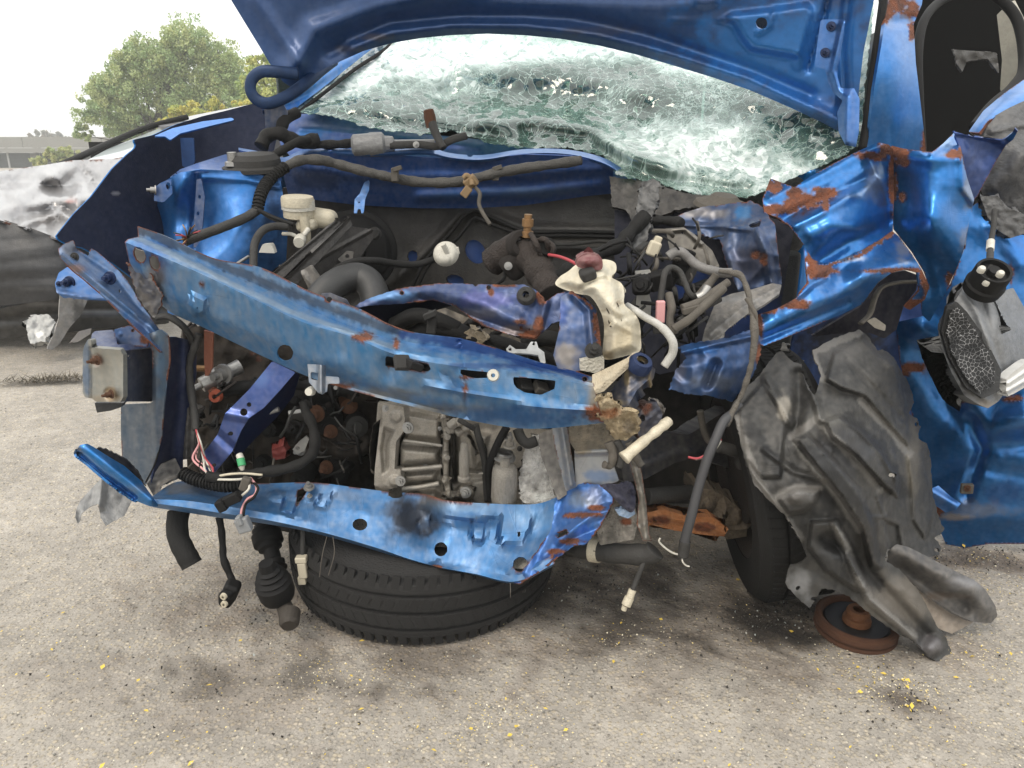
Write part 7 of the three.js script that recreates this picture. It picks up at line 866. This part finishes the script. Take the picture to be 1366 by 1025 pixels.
sheet('torn_plastic', { o: [[107, 668], [118, 656], [135, 638], [150, 648], [166, 660], [176, 668], [166, 688], [152, 695], [141, 702], [134, 690], [131, 672], [120, 676], [108, 686], [105, 701], [100, 690], [102, 678]], d: [[107, 668, 1.5], [135, 640, 1.54], [174, 668, 1.54], [141, 702, 1.48], [103, 698, 1.46]], step: 2, thick: .002, noise: [[.014, 22], [.004, 8]], folds: [{ p: [[135, 642], [132, 676]], a: .016, w: 10 }], look: { c: [.17, .17, .17], dust: [.25, [.3, .3, .29]], spots: [[103, 690, 6, 14, [.03, .03, .03], .8]] } }, mPlastic);
// looms lying on the lower member
hose('harness', [[265, 446, 1.64], [260, 462, 1.64], [253, 484, 1.64], [253, 506, 1.64], [256, 530, 1.62], [260, 556, 1.6], [261, 574, 1.58]], .008, mGreyHose, { wob: .15 });
for (let k = 0; k < 9; k++) hose('harness_wire', [[261, 572, 1.58], [258 + 10 * rnd(), 590, 1.57 - .02 * rnd()], [256 + 20 * rnd(), 612, 1.56], [266 + 18 * rnd(), 626, 1.55], [276 + 10 * rnd(), 636, 1.54]], .0016 + .0012 * rnd(), [mPink, mWhite, mBlack, mDustyHose, mRed][k % 5], { k: 6 });
hose('harness', [[404, 536, 1.62], [408, 550, 1.61], [416, 566, 1.6], [420, 585, 1.59], [417, 604, 1.58], [402, 618, 1.57], [378, 626, 1.56], [350, 630, 1.55], [325, 634, 1.55], [296, 638, 1.54], [276, 636, 1.54]], .0115, mRubber, { wob: .18, n: 90 });
hose('corrugated_sleeve', [[243, 631, 1.57], [256, 638, 1.56], [276, 644, 1.55], [300, 648, 1.54], [322, 647, 1.54]], .014, mBlack, { ribs: .008, n: 140 });
for (const [pts, m] of [[[[284, 637, 1.54], [305, 633, 1.53], [325, 632, 1.53], [350, 634, 1.53]], mCream], [[[290, 640, 1.53], [316, 640, 1.52], [334, 638, 1.52]], mWhite], [[[334, 638, 1.52], [342, 650, 1.51], [340, 660, 1.5], [330, 666, 1.5], [323, 678, 1.49], [321, 692, 1.48]], mPink], [[[336, 642, 1.52], [344, 652, 1.5], [338, 664, 1.49], [328, 672, 1.49], [325, 684, 1.48], [325, 694, 1.48]], mBlack], [[[330, 640, 1.52], [328, 650, 1.51], [318, 660, 1.5], [308, 666, 1.5]], mBlack], [[[332, 640, 1.52], [332, 652, 1.5], [322, 662, 1.5]], mWhite]]) hose('harness_wire', pts, .0028, m);
ADD('grey_connector', [boxGeo(325, 700, 1.475, .03, .034, .02, [0, 0, .3], .2), boxGeo(320, 694, 1.47, .012, .02, .02, [0, 0, .3], .2)], std({ color: lin(.3, .31, .32), roughness: .6, map: grimeTex }));
ADD('black_connector', [boxGeo(305, 668, 1.49, .055, .022, .02, [0, 0, .45], .2), boxGeo(296, 674, 1.485, .02, .026, .024, [0, 0, .45], .2)], mBlack);
ADD('harness_tie', [boxGeo(327, 646, 1.51, .02, .034, .016, [0, 0, -.4], .3)], mDustyHose);
ADD('green_tip', [tubeGeo([P(319, 607, 1.57), P(322, 614, 1.56)], .008), tubeGeo([P(322, 622, 1.555), P(324, 630, 1.55)], (t) => .008 * (1 - .7 * t))], mWhite); ADD('green_sleeve', tubeGeo([P(320.5, 612, 1.562), P(323, 622, 1.554)], .0092), std({ color: lin(.05, .3, .12), roughness: .6 }));

// ================= loose things under and beside the wreck =================
{ // tyre lying flat
  const c = ground(562, 806); c.y = 0; c.z = -1.768; c.x = -.23; const R = .337, H = .2;
  const t = thing('loose_tyre', 'worn black tyre with rim lying flat under the nose of the blue wreck', 'tyre', c);
  const y = (h) => H / 2 + h;
  const prof = [[.2, .012], [.235, .002], [.28, .004], [.305, .02], [R - .004, .034], [R, .045], [R, .052], [R - .007, .053], [R - .007, .061], [R + .001, .062], [R + .002, .094], [R - .007, .095], [R - .007, .105], [R + .002, .106], [R + .001, .138], [R - .007, .139], [R - .007, .147], [R, .148], [R, .156], [R - .004, .168], [.305, .182], [.28, .197], [.262, .2], [.25, .199], [.235, .196], [.212, .19], [.206, .186]];
  const mTyre = std({ color: lin(.02, .0188, .018), roughness: .86, map: grimeTex, bumpMap: bumpTex, bumpScale: .0015 });
  const tilt = V(.03, 1, .035), q = new THREE.Quaternion().setFromUnitVectors(V(0, 1, 0), tilt.clone().normalize());
  put('carcass', turned(c, prof, tilt, 96), mTyre, t);
  const N = 78; const shared = []; // shoulder and centre tread blocks, each its own piece
  const mk = (w, h, tw) => { const b = new RoundedBoxGeometry(.008, h, w, 1, .0015); b.rotateX(tw); return b; };
  const kinds = [[.0185, .03, .1, .026], [.019, .031, .45, .078], [.019, .031, -.45, .122], [.0185, .03, -.1, .172]].map(([w, h, tw, hy]) => [mk(w, h, tw), hy]);
  for (let k = 0; k < 4; k++) { const [g, hy] = kinds[k], rr = k === 0 || k === 3 ? R - .009 : R - .001; for (let i = 0; i < N; i++) { const a = (i + (k % 2) * .5) / N * Math.PI * 2; if (Math.cos(a - Math.PI / 2 * -1) < -.3 && false) continue; if (Math.sin(a) > .35) continue; const m = new THREE.Mesh(g, mTyre); m.name = 'tread_block'; m.position.set(Math.cos(a) * rr, hy, -Math.sin(a) * rr); m.rotation.y = a; if (k === 0) m.rotation.z = -.3; if (k === 3) m.rotation.z = .3; m.position.applyQuaternion(q); m.quaternion.premultiply(q); m.castShadow = m.receiveShadow = true; t.add(m); } }
  const rim = put('rim', turned(c, [[.212, .03], [.2, .03], [.19, .05], [.186, .14], [.2, .168], [.204, .186], [.212, .192], [.217, .19], [.214, .184], [.204, .164], [.192, .14]], tilt, 64), std({ color: lin(.3, .29, .27), metalness: .6, roughness: .5, map: grimeTex }), t);
  put('wheel_dish', turned(c, [[.19, .13], [.15, .12], [.1, .13], [.06, .14], [.03, .14], [0, .14]], tilt, 40), mRustBolt, rim);
}
{ // rusty pulley
  const c = ground(1140, 842); c.y = 0; const t = thing('rusty_pulley', 'rusty round pulley with raised hub lying flat beneath the torn liner', 'pulley', c); const R = .09;
  const mR = std({ color: lin(.15, .062, .03), roughness: .9, map: grimeTex, bumpMap: bumpTex, bumpScale: .003 });
  put('pulley_rim', turned(c, [[0, 0], [R - .008, 0], [R - .002, .003], [R, .008], [R - .002, .012], [R - .006, .014], [R - .002, .017], [R, .022], [R - .001, .036], [R - .006, .04], [R - .012, .04], [R - .016, .034], [R - .018, .022], [0, .022]], V(.02, 1, .05), 56), mR, t);
  const h = put('hub', turned(c, [[.013, .06], [.022, .06], [.025, .056], [.026, .05], [.023, .048], [.023, .042], [.029, .04], [.031, .034], [.031, .02], [.012, .02], [.012, .05]], V(.02, 1, .05), 32), std({ color: lin(.22, .09, .036), roughness: .9, map: grimeTex }), t);
  put('web', turned(c, [[.03, .026], [.045, .03], [.068, .031], [R - .019, .027], [R - .018, .023], [.03, .023]], V(.02, 1, .05), 48), std({ color: lin(.02, .019, .02), roughness: .6, map: grimeTex }), t);
}
{ // rag caught on the end of the cross member
  const p = P(826, 664, 1.43); const t = thing('cloth_rag', 'dark navy rag caught on the crumpled end of the lower cross member', 'rag', p);
  const m = std({ vertexColors: true, roughness: .95, bumpMap: bumpTex, bumpScale: .003 });
  sheet('rag_cloth', { smooth: true, o: [[802, 648], [812, 645], [826, 646], [838, 642], [846, 650], [848, 676], [842, 684], [832, 678], [822, 668], [812, 658]], d: [[802, 648, 1.44], [846, 650, 1.44], [842, 684, 1.42], [824, 662, 1.41]], step: 1.6, thick: .012, noise: [[.012, 10], [.005, 5]], folds: [{ p: [[808, 650], [830, 664], [844, 682]], a: .016, w: 7, k: 'r' }, { p: [[820, 648], [840, 662]], a: -.012, w: 5, k: 'r' }], look: { c: [.018, .02, .045], dust: [.06] } }, m, t);
  sheet('rag_hem', { o: [[820, 680], [834, 680], [846, 680], [848, 686], [838, 692], [826, 688]], d: 1.415, step: 1.6, thick: .01, noise: [[.01, 8]], look: { c: [.2, .3, .45], dust: [.2] } }, m, t);
}
renderer.render(scene, camera);
